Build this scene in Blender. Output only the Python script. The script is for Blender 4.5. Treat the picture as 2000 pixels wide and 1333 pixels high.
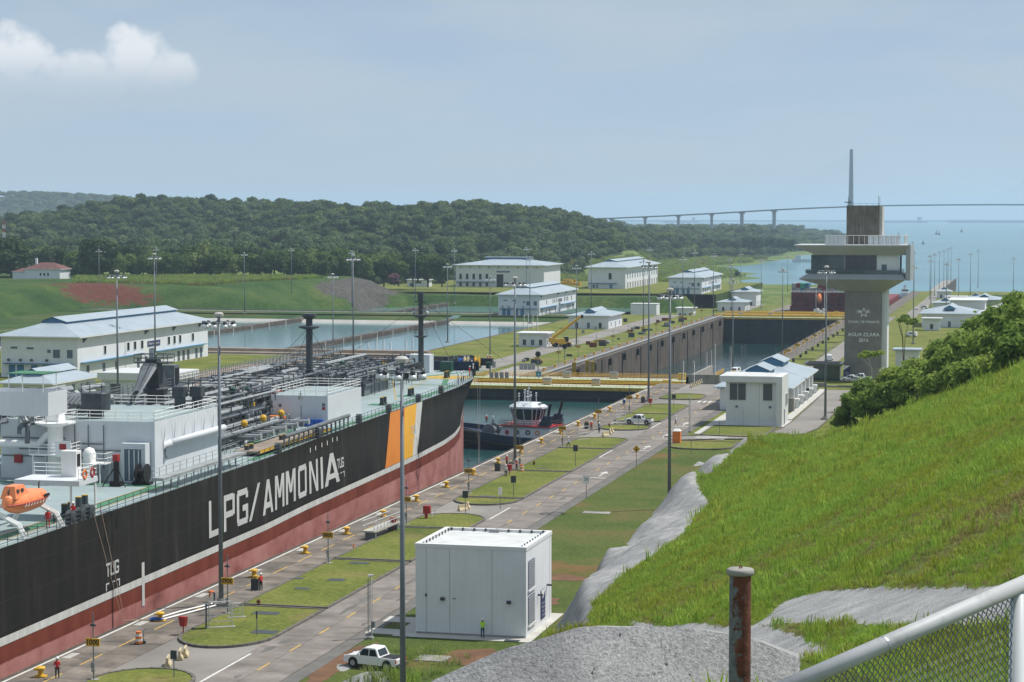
import bpy, bmesh, math, random
import numpy as np
from mathutils import Vector, Matrix
random.seed(7); RNG = np.random.default_rng(7)
R = math.radians; PI = math.pi
sc = bpy.context.scene
for o in list(bpy.data.objects): bpy.data.objects.remove(o)
COL = sc.collection
# ------------------------------------------------------------------ camera
CAM = Vector((0, 0, 39.0)); YAW = R(13.841); PITCH = R(3.4406); FPX = 4100.0
cd = bpy.data.cameras.new('camera'); cam = bpy.data.objects.new('camera', cd); COL.objects.link(cam)
cd.sensor_width = 36; cd.lens = 36*FPX/2000; cd.clip_start = 0.5; cd.clip_end = 60000
cam.location = CAM; cam.rotation_euler = (R(90)-PITCH, 0, YAW); sc.camera = cam
# ------------------------------------------------------------------ light
SUN_EL = R(60); SUN_AZ = R(60)          # azimuth measured from +Y towards +X
SDIR = Vector((math.cos(SUN_EL)*math.sin(SUN_AZ), math.cos(SUN_EL)*math.cos(SUN_AZ), math.sin(SUN_EL)))
ld = bpy.data.lights.new('sun', 'SUN'); ld.energy = 4.4; ld.angle = R(0.53); ld.color = (1.0, 0.955, 0.88)
sun = bpy.data.objects.new('sun', ld); COL.objects.link(sun)
sun.rotation_euler = (-SDIR).to_track_quat('-Z', 'Y').to_euler()
W = bpy.data.worlds.new('World'); sc.world = W; W.use_nodes = True
wt = W.node_tree; wt.nodes.clear()
def wn(t, **k):
    n = wt.nodes.new(t)
    for a, b in k.items(): setattr(n, a, b)
    return n
def wm(op, a, b=None, c=None, clamp=False):
    n = wn('ShaderNodeMath', operation=op); n.use_clamp = clamp
    for i, v in enumerate((a, b, c)):
        if v is None: continue
        if isinstance(v, (int, float)): n.inputs[i].default_value = v
        else: wt.links.new(v, n.inputs[i])
    return n.outputs[0]
sky = wn('ShaderNodeTexSky', sky_type='NISHITA'); sky.sun_disc = False
sky.sun_elevation = SUN_EL; sky.sun_rotation = SUN_AZ
sky.air_density = 0.5; sky.dust_density = 0.1; sky.ozone_density = 4.0; sky.altitude = 40
tc = wn('ShaderNodeTexCoord'); sx = wn('ShaderNodeSeparateXYZ'); wt.links.new(tc.outputs['Generated'], sx.inputs[0])
az = wm('MULTIPLY', wm('ARCTAN2', sx.outputs[0], sx.outputs[1]), 57.29578)
el = wm('MULTIPLY', wm('ARCSINE', sx.outputs[2]), 57.29578)
cmb = wn('ShaderNodeCombineXYZ'); wt.links.new(az, cmb.inputs[0]); wt.links.new(el, cmb.inputs[1])
nz = wn('ShaderNodeTexNoise'); nz.inputs['Scale'].default_value = 1.15; nz.inputs['Detail'].default_value = 7; nz.inputs['Roughness'].default_value = .52
wt.links.new(cmb.outputs[0], nz.inputs['Vector'])
def lump(a, e, w, h):
    return wm('SUBTRACT', 1.0, wm('ADD', wm('POWER', wm('ABSOLUTE', wm('DIVIDE', wm('SUBTRACT', az, a), w)), 2.0),
                                  wm('POWER', wm('ABSOLUTE', wm('DIVIDE', wm('SUBTRACT', el, e), h)), 2.0)))
f = None
for L in [(-27.1, 4.25, 1.35, .85), (-25.5, 3.75, 1.7, .72), (-24.0, 4.25, 1.05, 1.0), (-23.15, 3.85, .85, .80), (-24.6, 3.5, 1.9, .55), (-27.0, 3.4, 2.4, .5), (-29.6, 4.0, 1.7, .8), (-34.5, 5.6, 2.6, 1.0),
          (-37, 5.2, 2.4, .8), (21, 6.2, 3.2, 1.1), (24, 6.6, 2.2, 1.3), (60, 9, 6, 2), (-70, 8, 7, 2.2), (110, 7, 6, 1.6), (-130, 9, 7, 2), (165, 7, 6, 1.8)]:
    l = lump(*L); f = l if f is None else wm('MAXIMUM', f, l)
nn = wm('MULTIPLY', wm('SUBTRACT', nz.outputs['Fac'], .5), 2.6)
cl = wm('ADD', f, nn)
mr = wn('ShaderNodeMapRange', interpolation_type='SMOOTHSTEP'); wt.links.new(cl, mr.inputs[0]); mr.inputs[1].default_value = .0; mr.inputs[2].default_value = .95
br = wn('ShaderNodeMapRange', interpolation_type='SMOOTHSTEP'); wt.links.new(el, br.inputs[0]); br.inputs[1].default_value = 2.9; br.inputs[2].default_value = 4.5
# thin veil high up
nz2 = wn('ShaderNodeTexNoise'); nz2.inputs['Scale'].default_value = .22; nz2.inputs['Detail'].default_value = 5
mp = wn('ShaderNodeMapping'); mp.inputs['Scale'].default_value = (.5, 2.2, 1); wt.links.new(cmb.outputs[0], mp.inputs[0]); wt.links.new(mp.outputs[0], nz2.inputs['Vector'])
vr = wn('ShaderNodeMapRange', interpolation_type='SMOOTHSTEP'); wt.links.new(nz2.outputs['Fac'], vr.inputs[0]); vr.inputs[1].default_value = .32; vr.inputs[2].default_value = .70; vr.inputs[3].default_value = .62; vr.inputs[4].default_value = .95
CL_W = (7.9, 8.2, 8.6, 1); CL_G = (4.9, 5.6, 6.5, 1); VEIL = (4.7, 5.65, 6.5, 1)
mixg = wn('ShaderNodeMixRGB'); wt.links.new(br.outputs[0], mixg.inputs[0]); mixg.inputs[1].default_value = CL_G; mixg.inputs[2].default_value = CL_W
mixv = wn('ShaderNodeMixRGB'); wt.links.new(vr.outputs[0], mixv.inputs[0]); wt.links.new(sky.outputs[0], mixv.inputs[1]); mixv.inputs[2].default_value = VEIL
al = wm('MULTIPLY', mr.outputs[0], wm('ADD', .32, wm('MULTIPLY', br.outputs[0], .66)))
mixc = wn('ShaderNodeMixRGB'); wt.links.new(al, mixc.inputs[0]); wt.links.new(mixv.outputs[0], mixc.inputs[1]); wt.links.new(mixg.outputs[0], mixc.inputs[2])
bg = wn('ShaderNodeBackground'); bg.inputs[1].default_value = 0.093; wt.links.new(mixc.outputs[0], bg.inputs[0])
wo = wn('ShaderNodeOutputWorld'); wt.links.new(bg.outputs[0], wo.inputs[0])
vs = sc.view_settings; vs.view_transform = 'Standard'; vs.look = 'None'; vs.gamma = 1; vs.exposure = 0.17; vs.use_curve_mapping = False
sc.cycles.volume_bounces = 1; sc.cycles.max_bounces = 6; sc.cycles.transparent_max_bounces = 8
# ------------------------------------------------------------------ pixel <-> place (survey of the photograph)
_cp, _sp, _cy, _sy = math.cos(PITCH), math.sin(PITCH), math.cos(YAW), math.sin(YAW)
FW = (-_sy*_cp, _cy*_cp, -_sp); RT = (_cy, _sy, 0); UP = (-_sy*_sp, _cy*_sp, _cp)
def ray(px, py):
    a = (px-1000)/FPX; b = -(py-666.5)/FPX
    return [FW[i]+a*RT[i]+b*UP[i] for i in range(3)]
def P(px, py, z=0.0):
    d = ray(px, py); t = (z-39)/d[2]; return (d[0]*t, d[1]*t, z)
def Q(px, py, Y=None, X=None):
    d = ray(px, py); t = Y/d[1] if Y is not None else X/d[0]
    return (d[0]*t, d[1]*t, 39+d[2]*t)
# ------------------------------------------------------------------ mesh helpers
class MB:
    def __init__(s): s.v = []; s.f = []; s.m = []
    def add(s, vs, fs, m=0):
        o = len(s.v); s.v += [tuple(p) for p in vs]; s.f += [tuple(i+o for i in q) for q in fs]; s.m += [m]*len(fs); return s
    def box(s, x0, x1, y0, y1, z0, z1, m=0):
        return s.add([(x0,y0,z0),(x1,y0,z0),(x1,y1,z0),(x0,y1,z0),(x0,y0,z1),(x1,y0,z1),(x1,y1,z1),(x0,y1,z1)],
                     [(0,3,2,1),(4,5,6,7),(0,1,5,4),(1,2,6,5),(2,3,7,6),(3,0,4,7)], m)
    def cbox(s, c, d, m=0, rz=0, rx=0, ry=0):
        M = Matrix.Rotation(rz, 3, 'Z') @ Matrix.Rotation(ry, 3, 'Y') @ Matrix.Rotation(rx, 3, 'X'); c = Vector(c)
        P8 = [c + M @ Vector((sx*d[0]/2, sy*d[1]/2, sz*d[2]/2)) for sz in (-1,1) for sx, sy in ((-1,-1),(1,-1),(1,1),(-1,1))]
        return s.add(P8, [(0,3,2,1),(4,5,6,7),(0,1,5,4),(1,2,6,5),(2,3,7,6),(3,0,4,7)], m)
    def prism(s, poly, z0, z1, m=0):
        n = len(poly)
        return s.add([(x,y,z0) for x,y in poly]+[(x,y,z1) for x,y in poly],
                     [tuple(range(n))[::-1], tuple(range(n,2*n))]+[(i,(i+1)%n,n+(i+1)%n,n+i) for i in range(n)], m)
    def loft(s, rings, m=0, cap=True, closed=True):
        n = len(rings[0]); vs = [p for r in rings for p in r]; fs = []
        for k in range(len(rings)-1):
            for i in range(n if closed else n-1):
                j = (i+1) % n; fs.append((k*n+i, k*n+j, (k+1)*n+j, (k+1)*n+i))
        if cap: fs += [tuple(range(n))[::-1], tuple((len(rings)-1)*n+i for i in range(n))]
        return s.add(vs, fs, m)
    def tube(s, pts, r, n=6, m=0, r2=None, cap=True):
        pts = [Vector(p) for p in pts]; rings = []
        for i, p in enumerate(pts):
            d = (pts[min(i+1, len(pts)-1)]-pts[max(i-1, 0)])
            if d.length < 1e-9: d = Vector((0,0,1))
            d.normalize(); u = d.cross(Vector((0,0,1)) if abs(d.z) < .9 else Vector((1,0,0))).normalized(); w = d.cross(u)
            rr = r if r2 is None else r+(r2-r)*i/(len(pts)-1)
            rings.append([p+rr*(math.cos(2*PI*k/n)*u+math.sin(2*PI*k/n)*w) for k in range(n)])
        return s.loft(rings, m, cap)
    def lathe(s, prof, c=(0,0,0), n=12, m=0, axis='Z'):
        rings = []
        for r, h in prof:
            ring = []
            for k in range(n):
                a = 2*PI*k/n; x, y = r*math.cos(a), r*math.sin(a)
                q = (x, y, h) if axis == 'Z' else ((h, x, y) if axis == 'X' else (x, h, y))
                ring.append((q[0]+c[0], q[1]+c[1], q[2]+c[2]))
            rings.append(ring)
        return s.loft(rings, m)
    def ball(s, c, r, m=0, n=8, k=5, sq=(1,1,1)):
        rings = []
        for j in range(k+1):
            t = PI*(j+.02*(j == 0)-.02*(j == k))/k
            rings.append([(c[0]+sq[0]*r*math.sin(t)*math.cos(2*PI*i/n), c[1]+sq[1]*r*math.sin(t)*math.sin(2*PI*i/n), c[2]-sq[2]*r*math.cos(t)) for i in range(n)])
        return s.loft(rings, m)
    def rail(s, pts, h=1.1, sp=1.5, rails=(1.0, .5), r=.03, m=0, n=4):
        pts = [Vector(p) for p in pts]
        for a, b in zip(pts[:-1], pts[1:]):
            L = (b-a).length; k = max(1, round(L/sp))
            for i in range(k+1):
                p = a.lerp(b, i/k); s.tube([p, p+Vector((0,0,h))], r, n, m)
            for q in rails: s.tube([a+Vector((0,0,h*q)), b+Vector((0,0,h*q))], r, n, m)
        return s
    def mesh(s, name, mats, smooth=False):
        me = bpy.data.meshes.new(name); me.from_pydata(s.v, [], s.f)
        for x in (mats if isinstance(mats, (list, tuple)) else [mats]): me.materials.append(x)
        if any(s.m): me.polygons.foreach_set('material_index', s.m)
        if smooth: me.polygons.foreach_set('use_smooth', [True]*len(me.polygons))
        me.update(); return me
    def build(s, name, mats, parent=None, loc=(0,0,0), rz=0, smooth=False):
        return link(name, s.mesh(name, mats, smooth), parent, loc, rz)
def link(name, me, parent=None, loc=(0,0,0), rz=0):
    o = bpy.data.objects.new(name, me); COL.objects.link(o); o.location = loc; o.rotation_euler = (0,0,rz); adopt(o, parent); return o
CH = {}
def adopt(o, parent):
    if parent is not None: o.parent = parent; CH.setdefault(parent.name, []).append(o)
def tag(o, label, cat, group=None):
    o['label'] = label; o['category'] = cat
    if group: o['group'] = group
    return o
def thing(name, label, cat, loc=(0,0,0), rz=0, group=None):
    o = bpy.data.objects.new(name, None); COL.objects.link(o); o.location = loc; o.rotation_euler = (0,0,rz); o.empty_display_size = .5
    return tag(o, label, cat, group)
def struct(o, kind='structure'): o['kind'] = kind; return o
def copy_tree(o, loc=None, rz=None, label=None, parent=None, scale=None):
    c = o.copy(); COL.objects.link(c); c.parent = None; adopt(c, parent)
    if loc is not None: c.location = loc
    if rz is not None: c.rotation_euler = (0,0,rz)
    if scale is not None: c.scale = (scale,)*3 if isinstance(scale, (int, float)) else scale
    if label: c['label'] = label
    for ch in CH.get(o.name, []): copy_tree(ch, parent=c)
    return c
def lerp_tab(x, tab):
    xs, ys = zip(*tab); return float(np.interp(x, xs, ys))
# ------------------------------------------------------------------ materials
def nodes_mat(name):
    m = bpy.data.materials.new(name); m.use_nodes = True; nt = m.node_tree
    return m, nt, nt.nodes['Principled BSDF']
def N(nt, t, **k):
    n = nt.nodes.new(t)
    for a, b in k.items():
        if a in n.inputs: n.inputs[a].default_value = b
        else: setattr(n, a, b)
    return n
def ramp(nt, fac, stops):
    r = nt.nodes.new('ShaderNodeValToRGB'); nt.links.new(fac, r.inputs[0]); e = r.color_ramp.elements
    while len(e) < len(stops): e.new(.5)
    for i, (p, c) in enumerate(stops): e[i].position = p; e[i].color = (*c, 1)
    return r.outputs[0]
def mixc_(nt, fac, a, b, mode='MIX'):
    n = nt.nodes.new('ShaderNodeMixRGB'); n.blend_type = mode
    for i, v in enumerate((fac, a, b)):
        if isinstance(v, (int, float)): n.inputs[i].default_value = v
        elif isinstance(v, tuple): n.inputs[i].default_value = (*v[:3], 1)
        else: nt.links.new(v, n.inputs[i])
    return n.outputs[0]
def coords(nt, scale=(1,1,1), world=False):
    m = nt.nodes.new('ShaderNodeMapping'); m.inputs['Scale'].default_value = scale
    if world:
        g = nt.nodes.new('ShaderNodeNewGeometry'); nt.links.new(g.outputs['Position'], m.inputs[0])
    else:
        t = nt.nodes.new('ShaderNodeTexCoord'); nt.links.new(t.outputs['Object'], m.inputs[0])
    return m.outputs[0]
def noise(nt, vec, scale, detail=4, rough=.55):
    n = nt.nodes.new('ShaderNodeTexNoise'); n.inputs['Scale'].default_value = scale; n.inputs['Detail'].default_value = detail; n.inputs['Roughness'].default_value = rough
    nt.links.new(vec, n.inputs['Vector']); return n.outputs['Fac']
def bump(nt, b, h, strength, dist=.05):
    n = nt.nodes.new('ShaderNodeBump'); n.inputs['Strength'].default_value = strength; n.inputs['Distance'].default_value = dist
    nt.links.new(h, n.inputs['Height']); nt.links.new(n.outputs[0], b.inputs['Normal'])
def mat(name, col, rough=.6, metal=0.0, var=.15, vs=.6, streak=0.0, rnd=0.0, bmp=0.0, bs=8.0, dirt=None, world=True, spec=.4):
    m, nt, b = nodes_mat(name); v = coords(nt, world=world)
    b.inputs['Roughness'].default_value = rough; b.inputs['Metallic'].default_value = metal; b.inputs['Specular IOR Level'].default_value = spec
    lo = tuple(c*(1-var) for c in col); hi = tuple(min(1, c*(1+var)) for c in col)
    c = ramp(nt, noise(nt, v, vs, 5), [(.3, lo), (.7, hi)])
    if streak:
        s = ramp(nt, noise(nt, coords(nt, (2.2, 2.2, .12), world), 1.5, 4), [(.35, (1,)*3), (.75, (1-streak,)*3)])
        c = mixc_(nt, 1.0, c, s, 'MULTIPLY')
    if dirt:
        d = ramp(nt, noise(nt, v, dirt[1], 5, .65), [(dirt[2], (0,0,0)), (dirt[3], (1,1,1))]); c = mixc_(nt, d, c, dirt[0])
    if rnd:
        oi = nt.nodes.new('ShaderNodeObjectInfo'); mm = nt.nodes.new('ShaderNodeMapRange'); nt.links.new(oi.outputs['Random'], mm.inputs[0])
        mm.inputs[3].default_value = 1-rnd; mm.inputs[4].default_value = 1+rnd*.6
        c = mixc_(nt, 1.0, c, mm.outputs[0], 'MULTIPLY')
    nt.links.new(c, b.inputs['Base Color'])
    if bmp: bump(nt, b, noise(nt, v, bs, 4), bmp)
    return m
M = {}
def mk(k, *a, **kw): M[k] = mat(k, *a, **kw); return M[k]
mk('white_wall', (.70,.72,.75), .6, var=.05, vs=.3, streak=.07, dirt=((.52,.52,.51), .25, .62, .9))
mk('white_trim', (.66,.67,.68), .5, var=.04)
mk('white_paint', (.80,.80,.79), .4, var=.06)
mk('roof_blue', (.27,.355,.44), .45, var=.08, vs=.2)
mk('roof_white', (.56,.57,.57), .6, var=.12, vs=.7, dirt=((.35,.34,.31), .5, .62, .85))
mk('blue_paint', (.06,.19,.33), .5, var=.12)
mk('door_grey', (.10,.14,.19), .5, var=.1)
mk('door_dark', (.09,.10,.12), .5, var=.1)
mk('glass', (.02,.03,.035), .08, var=.1, spec=.7)
mk('glass_teal', (.03,.07,.075), .06, var=.3, vs=.2, spec=.8)
mk('concrete', (.29,.28,.26), .85, var=.22, vs=.5, streak=.15, bmp=.3)
mk('concrete_light', (.44,.43,.40), .85, var=.15, vs=.5, rnd=.1)
mk('apron', (.175,.15,.128), .9, var=.38, vs=.35, rnd=.26, dirt=((.065,.06,.055), .22, .5, .72), bmp=.2)
mk('road', (.21,.185,.168), .9, var=.22, vs=.45, rnd=.12, dirt=((.11,.098,.088), .16, .48, .74), bmp=.15)
mk('road_far', (.215,.20,.185), .9, var=.2, vs=.1)
mk('shoulder', (.13,.125,.118), .92, var=.25, vs=.5)
mk('kerb', (.13,.12,.11), .9, var=.3, vs=1)
mk('wall_dark', (.105,.085,.07), .9, var=.35, vs=.25, streak=.45, rnd=.15, bmp=.3)
mk('gate_dark', (.035,.045,.05), .7, var=.3, vs=.2, streak=.3)
mk('yellow_line', (.50,.32,.08), .8, var=.25, vs=2)
mk('white_line', (.55,.54,.51), .8, var=.2, vs=2)
mk('yellow', (.62,.36,.03), .5, var=.12, vs=2)
mk('yellow_old', (.45,.30,.05), .6, var=.25, vs=.8)
mk('deck_green', (.32,.46,.33), .8, var=.15, vs=.4)
mk('orange', (.72,.20,.035), .45, var=.12, vs=1.5)
mk('orange_boat', (.80,.25,.10), .4, var=.1, vs=.8)
mk('red', (.36,.03,.03), .5, var=.15, vs=2)
mk('steel', (.30,.31,.32), .45, .4, var=.15, vs=1)
mk('galv', (.16,.185,.21), .55, .15, var=.12, vs=.8)
mk('lamp_glass', (.62,.64,.65), .25, .2, var=.06)
mk('dark_metal', (.055,.065,.075), .55, .1, var=.2, vs=1)
mk('pipe_grey', (.135,.15,.165), .5, .1, var=.25, vs=.8)
mk('pipe_light', (.33,.35,.36), .45, .2, var=.2, vs=.8)
mk('rail_paint', (.40,.41,.42), .55, var=.1, vs=6, dirt=((.25,.25,.25), 14, .55, .8))
mk('rust_pale', (.34,.24,.17), .8)
mk('black', (.015,.015,.017), .6, var=.2)
mk('rubber', (.02,.02,.02), .85, var=.3)
mk('blue_pipe', (.02,.10,.42), .4)
mk('green_pump', (.02,.075,.055), .5)
mk('ship_white', (.62,.65,.69), .45, var=.05, vs=.3, streak=.06)
mk('ship_deck', (.27,.335,.345), .7, var=.12, vs=.25, dirt=((.20,.22,.24), .3, .55, .8))
mk('ship_green', (.055,.18,.10), .7, var=.2, vs=.5)
mk('hull_white', (.62,.62,.60), .55, var=.12, vs=.4, streak=.25, dirt=((.30,.16,.05), .45, .66, .76))
mk('hull_text', (.55,.56,.56), .5, var=.08, vs=.3, streak=.12)
mk('hull_orange', (.72,.24,.035), .5, var=.06, vs=.3, streak=.12)
mk('hull_yellow', (.82,.42,.035), .5, var=.06, vs=.3, streak=.12)
mk('navy', (.016,.03,.065), .45, var=.2, vs=.6)
mk('skin', (.20,.11,.07), .6); mk('cloth_white', (.62,.64,.66), .8); mk('cloth_dark', (.018,.02,.028), .85); mk('cloth_red', (.55,.035,.03), .8)
mk('cloth_orange', (.75,.14,.03), .8); mk('cloth_lime', (.45,.75,.04), .8); mk('cloth_blue', (.03,.06,.14), .85); mk('cloth_green', (.02,.25,.12), .8)
mk('car_white', (.74,.75,.76), .25, var=.03, spec=.6); mk('car_silver', (.45,.46,.47), .3, .3, var=.03)
mk('tower_conc', (.215,.205,.195), .85, var=.16, vs=.35, streak=.12, rnd=.06, bmp=.2)
mk('tower_stain', (.20,.18,.155), .9, var=.25, vs=.4, streak=.6, bmp=.25)
mk('tower_clad', (.36,.37,.38), .4, .25, var=.07, vs=.3, rnd=.06)
mk('tower_letters', (.88,.88,.87), .5)
mk('rust', (.16,.05,.025), .85, var=.4, vs=4, bmp=.4, bs=30)
mk('barrier', (.50,.42,.27), .85, var=.15, vs=1)
mk('lining', (.40,.385,.36), .85, var=.12, vs=.12, streak=.1)
mk('soil', (.135,.07,.038), .95, var=.3, vs=.4, bmp=.4)
mk('rock', (.11,.10,.095), .95, var=.45, vs=.25, streak=.3, bmp=.8, bs=1)
mk('brown_deck', (.25,.20,.16), .9, var=.25, vs=.2)
mk('container_red', (.16,.022,.026), .6, rnd=.5); mk('container_blue', (.03,.14,.22), .6, rnd=.4); mk('container_grey', (.27,.27,.27), .6, rnd=.4)
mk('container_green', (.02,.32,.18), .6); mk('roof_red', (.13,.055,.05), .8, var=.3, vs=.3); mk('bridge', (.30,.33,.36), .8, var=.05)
mk('bark', (.09,.065,.045), .95, var=.3, vs=2, bmp=.5)
mk('teal', (.03,.28,.33), .5)
mk('text_dark', (.02,.018,.015), .8)
mk('sign_blue', (.035,.045,.13), .6)
# hull paint: black topsides / red / faded pink bottom with rust, split at painted levels
def hull_mat():
    m, nt, b = nodes_mat('hull_paint'); v = coords(nt); sp = nt.nodes.new('ShaderNodeSeparateXYZ'); nt.links.new(v, sp.inputs[0])
    st = noise(nt, coords(nt, (1, .55, .06)), 1.0, 5, .6); n2 = noise(nt, v, .12, 5, .6)
    blk = ramp(nt, st, [(.25, (.007,.0075,.009)), (.5, (.012,.0115,.012)), (.63, (.026,.025,.025)), (.80, (.085,.083,.08))])
    blk = mixc_(nt, ramp(nt, n2, [(.4, (0,0,0)), (.75, (.5,)*3)]), blk, (.026,.021,.016))
    red = ramp(nt, noise(nt, coords(nt, (1, .5, .15)), .8, 5), [(.3, (.15,.034,.022)), (.75, (.235,.065,.042))])
    pk = ramp(nt, noise(nt, coords(nt, (1, .25, .35)), .7, 6, .65), [(.22, (.14,.05,.045)), (.40, (.34,.135,.12)), (.58, (.45,.205,.185)), (.82, (.52,.29,.26))])
    jit = nt.nodes.new('ShaderNodeMath'); jit.operation = 'MULTIPLY_ADD'; nt.links.new(noise(nt, v, .5, 4), jit.inputs[0]); jit.inputs[1].default_value = .22; nt.links.new(sp.outputs[2], jit.inputs[2])
    def gt(src, t, w=.03):
        r = nt.nodes.new('ShaderNodeMapRange'); nt.links.new(src, r.inputs[0]); r.inputs[1].default_value = t-w; r.inputs[2].default_value = t+w; return r.outputs[0]
    c = mixc_(nt, gt(jit.outputs[0], -.12, .05), pk, red); c = mixc_(nt, gt(sp.outputs[2], 1.7), c, blk)
    nt.links.new(c, b.inputs['Base Color']); b.inputs['Roughness'].default_value = .5; b.inputs['Specular IOR Level'].default_value = .22
    w = nt.nodes.new('ShaderNodeTexWave'); w.wave_type = 'BANDS'; w.bands_direction = 'Y'; w.inputs['Scale'].default_value = .14; w.inputs['Distortion'].default_value = .3; nt.links.new(v, w.inputs['Vector'])
    br_ = nt.nodes.new('ShaderNodeTexBrick'); br_.inputs['Scale'].default_value = 1.0; br_.inputs['Brick Width'].default_value = 11.0; br_.inputs['Row Height'].default_value = 2.6; br_.inputs['Mortar Size'].default_value = .03; br_.offset = .5
    mpb = nt.nodes.new('ShaderNodeCombineXYZ'); nt.links.new(sp.outputs[1], mpb.inputs[0]); nt.links.new(sp.outputs[2], mpb.inputs[1]); nt.links.new(mpb.outputs[0], br_.inputs['Vector'])
    ad = nt.nodes.new('ShaderNodeMath'); ad.operation = 'MULTIPLY_ADD'; nt.links.new(br_.outputs['Fac'], ad.inputs[0]); ad.inputs[1].default_value = .8; nt.links.new(w.outputs[1], ad.inputs[2])
    bump(nt, b, ad.outputs[0], .22, .05)
    sf = nt.nodes.new('ShaderNodeMath'); sf.operation = 'MULTIPLY'; nt.links.new(br_.outputs['Fac'], sf.inputs[0]); nt.links.new(noise(nt, v, .3, 4), sf.inputs[1]); seam = mixc_(nt, sf.outputs[0], c, (.045,.043,.041)); rs_ = noise(nt, coords(nt, (1, 1.3, .05)), 1.1, 5, .62); near_ = nt.nodes.new('ShaderNodeMapRange'); nt.links.new(sp.outputs[2], near_.inputs[0]); near_.inputs[1].default_value = -1.6; near_.inputs[2].default_value = 1.4
    nr = nt.nodes.new('ShaderNodeMath'); nr.operation = 'MULTIPLY'; nt.links.new(ramp(nt, rs_, [(.60, (0,0,0)), (.72, (.8,)*3)]), nr.inputs[0]); nt.links.new(near_.outputs[0], nr.inputs[1])
    lt_ = nt.nodes.new('ShaderNodeMath'); lt_.operation = 'LESS_THAN'; nt.links.new(sp.outputs[2], lt_.inputs[0]); lt_.inputs[1].default_value = 2.4; nm = nt.nodes.new('ShaderNodeMath'); nm.operation = 'MULTIPLY'; nt.links.new(nr.outputs[0], nm.inputs[0]); nt.links.new(lt_.outputs[0], nm.inputs[1])
    nt.links.new(mixc_(nt, nm.outputs[0], seam, (.17,.075,.03)), b.inputs['Base Color']); return m
M['hull'] = hull_mat()
def roof_mat():
    m, nt, b = nodes_mat('seam_roof'); v = coords(nt, world=True)
    c = ramp(nt, noise(nt, v, .22, 5, .6), [(.3, (.30,.365,.42)), (.7, (.38,.44,.49))])
    w = nt.nodes.new('ShaderNodeTexWave'); w.wave_type = 'BANDS'; w.bands_direction = 'Y'; w.inputs['Scale'].default_value = .42; nt.links.new(v, w.inputs['Vector'])
    c = mixc_(nt, 1.0, c, ramp(nt, w.outputs[1], [(.0, (.72,)*3), (.16, (1,1,1))]), 'MULTIPLY'); c = mixc_(nt, ramp(nt, noise(nt, coords(nt, (.2,1.5,1), True), .9, 4), [(.58, (0,0,0)), (.8, (.5,)*3)]), c, (.25,.27,.28))
    nt.links.new(c, b.inputs['Base Color']); b.inputs['Roughness'].default_value = .45; bump(nt, b, w.outputs[1], .4, .05); return m
M['roof_blue'] = roof_mat()
def grass_mat(name, a, b_, c_, patch=None, s1=.25, s2=6.0, bm=.6):
    m, nt, b = nodes_mat(name); v = coords(nt, world=True)
    c = ramp(nt, noise(nt, v, s1, 5, .6), [(.3, a), (.5, b_), (.72, c_)])
    fine = ramp(nt, noise(nt, v, s2, 3, .7), [(.25, (.55,)*3), (.75, (1.25,)*3)]); c = mixc_(nt, 1.0, c, fine, 'MULTIPLY')
    if patch:
        c = mixc_(nt, ramp(nt, noise(nt, v, patch[1], 5, .6), [(patch[2], (0,0,0)), (patch[3], (1,1,1))]), c, patch[0])
    nt.links.new(c, b.inputs['Base Color']); b.inputs['Roughness'].default_value = .9; b.inputs['Specular IOR Level'].default_value = .15
    bump(nt, b, noise(nt, v, s2*1.5, 4, .7), bm, .12); return m
M['lawn'] = grass_mat('lawn', (.085,.115,.022), (.145,.17,.035), (.22,.205,.06), ((.20,.15,.075), .08, .56, .8), .10, 1.8, 1.0)
M['lawn_dry'] = grass_mat('lawn_dry', (.05,.085,.018), (.085,.115,.025), (.14,.115,.045), ((.20,.09,.045), .05, .56, .70), .09, 2.0)
M['bank_grass'] = grass_mat('bank_grass', (.022,.055,.013), (.042,.085,.02), (.085,.115,.03), ((.11,.10,.04), .018, .5, .8), .035, 1.0)
M['field_grass'] = grass_mat('field_grass', (.07,.12,.03), (.12,.17,.045), (.19,.21,.085), None, .02, .35)
M['hill_soil'] = grass_mat('hill_soil', (.05,.085,.015), (.075,.10,.025), (.12,.10,.045), None, .3, 6)
M['forest_floor'] = grass_mat('forest_floor', (.02,.035,.012), (.03,.05,.018), (.045,.06,.022), None, .02, .2)
def shotcrete_mat():
    m, nt, b = nodes_mat('shotcrete'); v = coords(nt, world=True)
    c = ramp(nt, noise(nt, v, .6, 6, .65), [(.3, (.29,.29,.295)), (.55, (.40,.40,.40)), (.8, (.50,.50,.49))])
    g = ramp(nt, noise(nt, v, 9, 3, .8), [(.28, (.38,)*3), (.45, (.95,)*3), (.7, (1.15,)*3)]); c = mixc_(nt, 1, c, g, 'MULTIPLY')
    nt.links.new(c, b.inputs['Base Color']); b.inputs['Roughness'].default_value = .92; bump(nt, b, noise(nt, v, 7, 5, .75), .9, .08); return m
M['shotcrete'] = shotcrete_mat()
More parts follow.
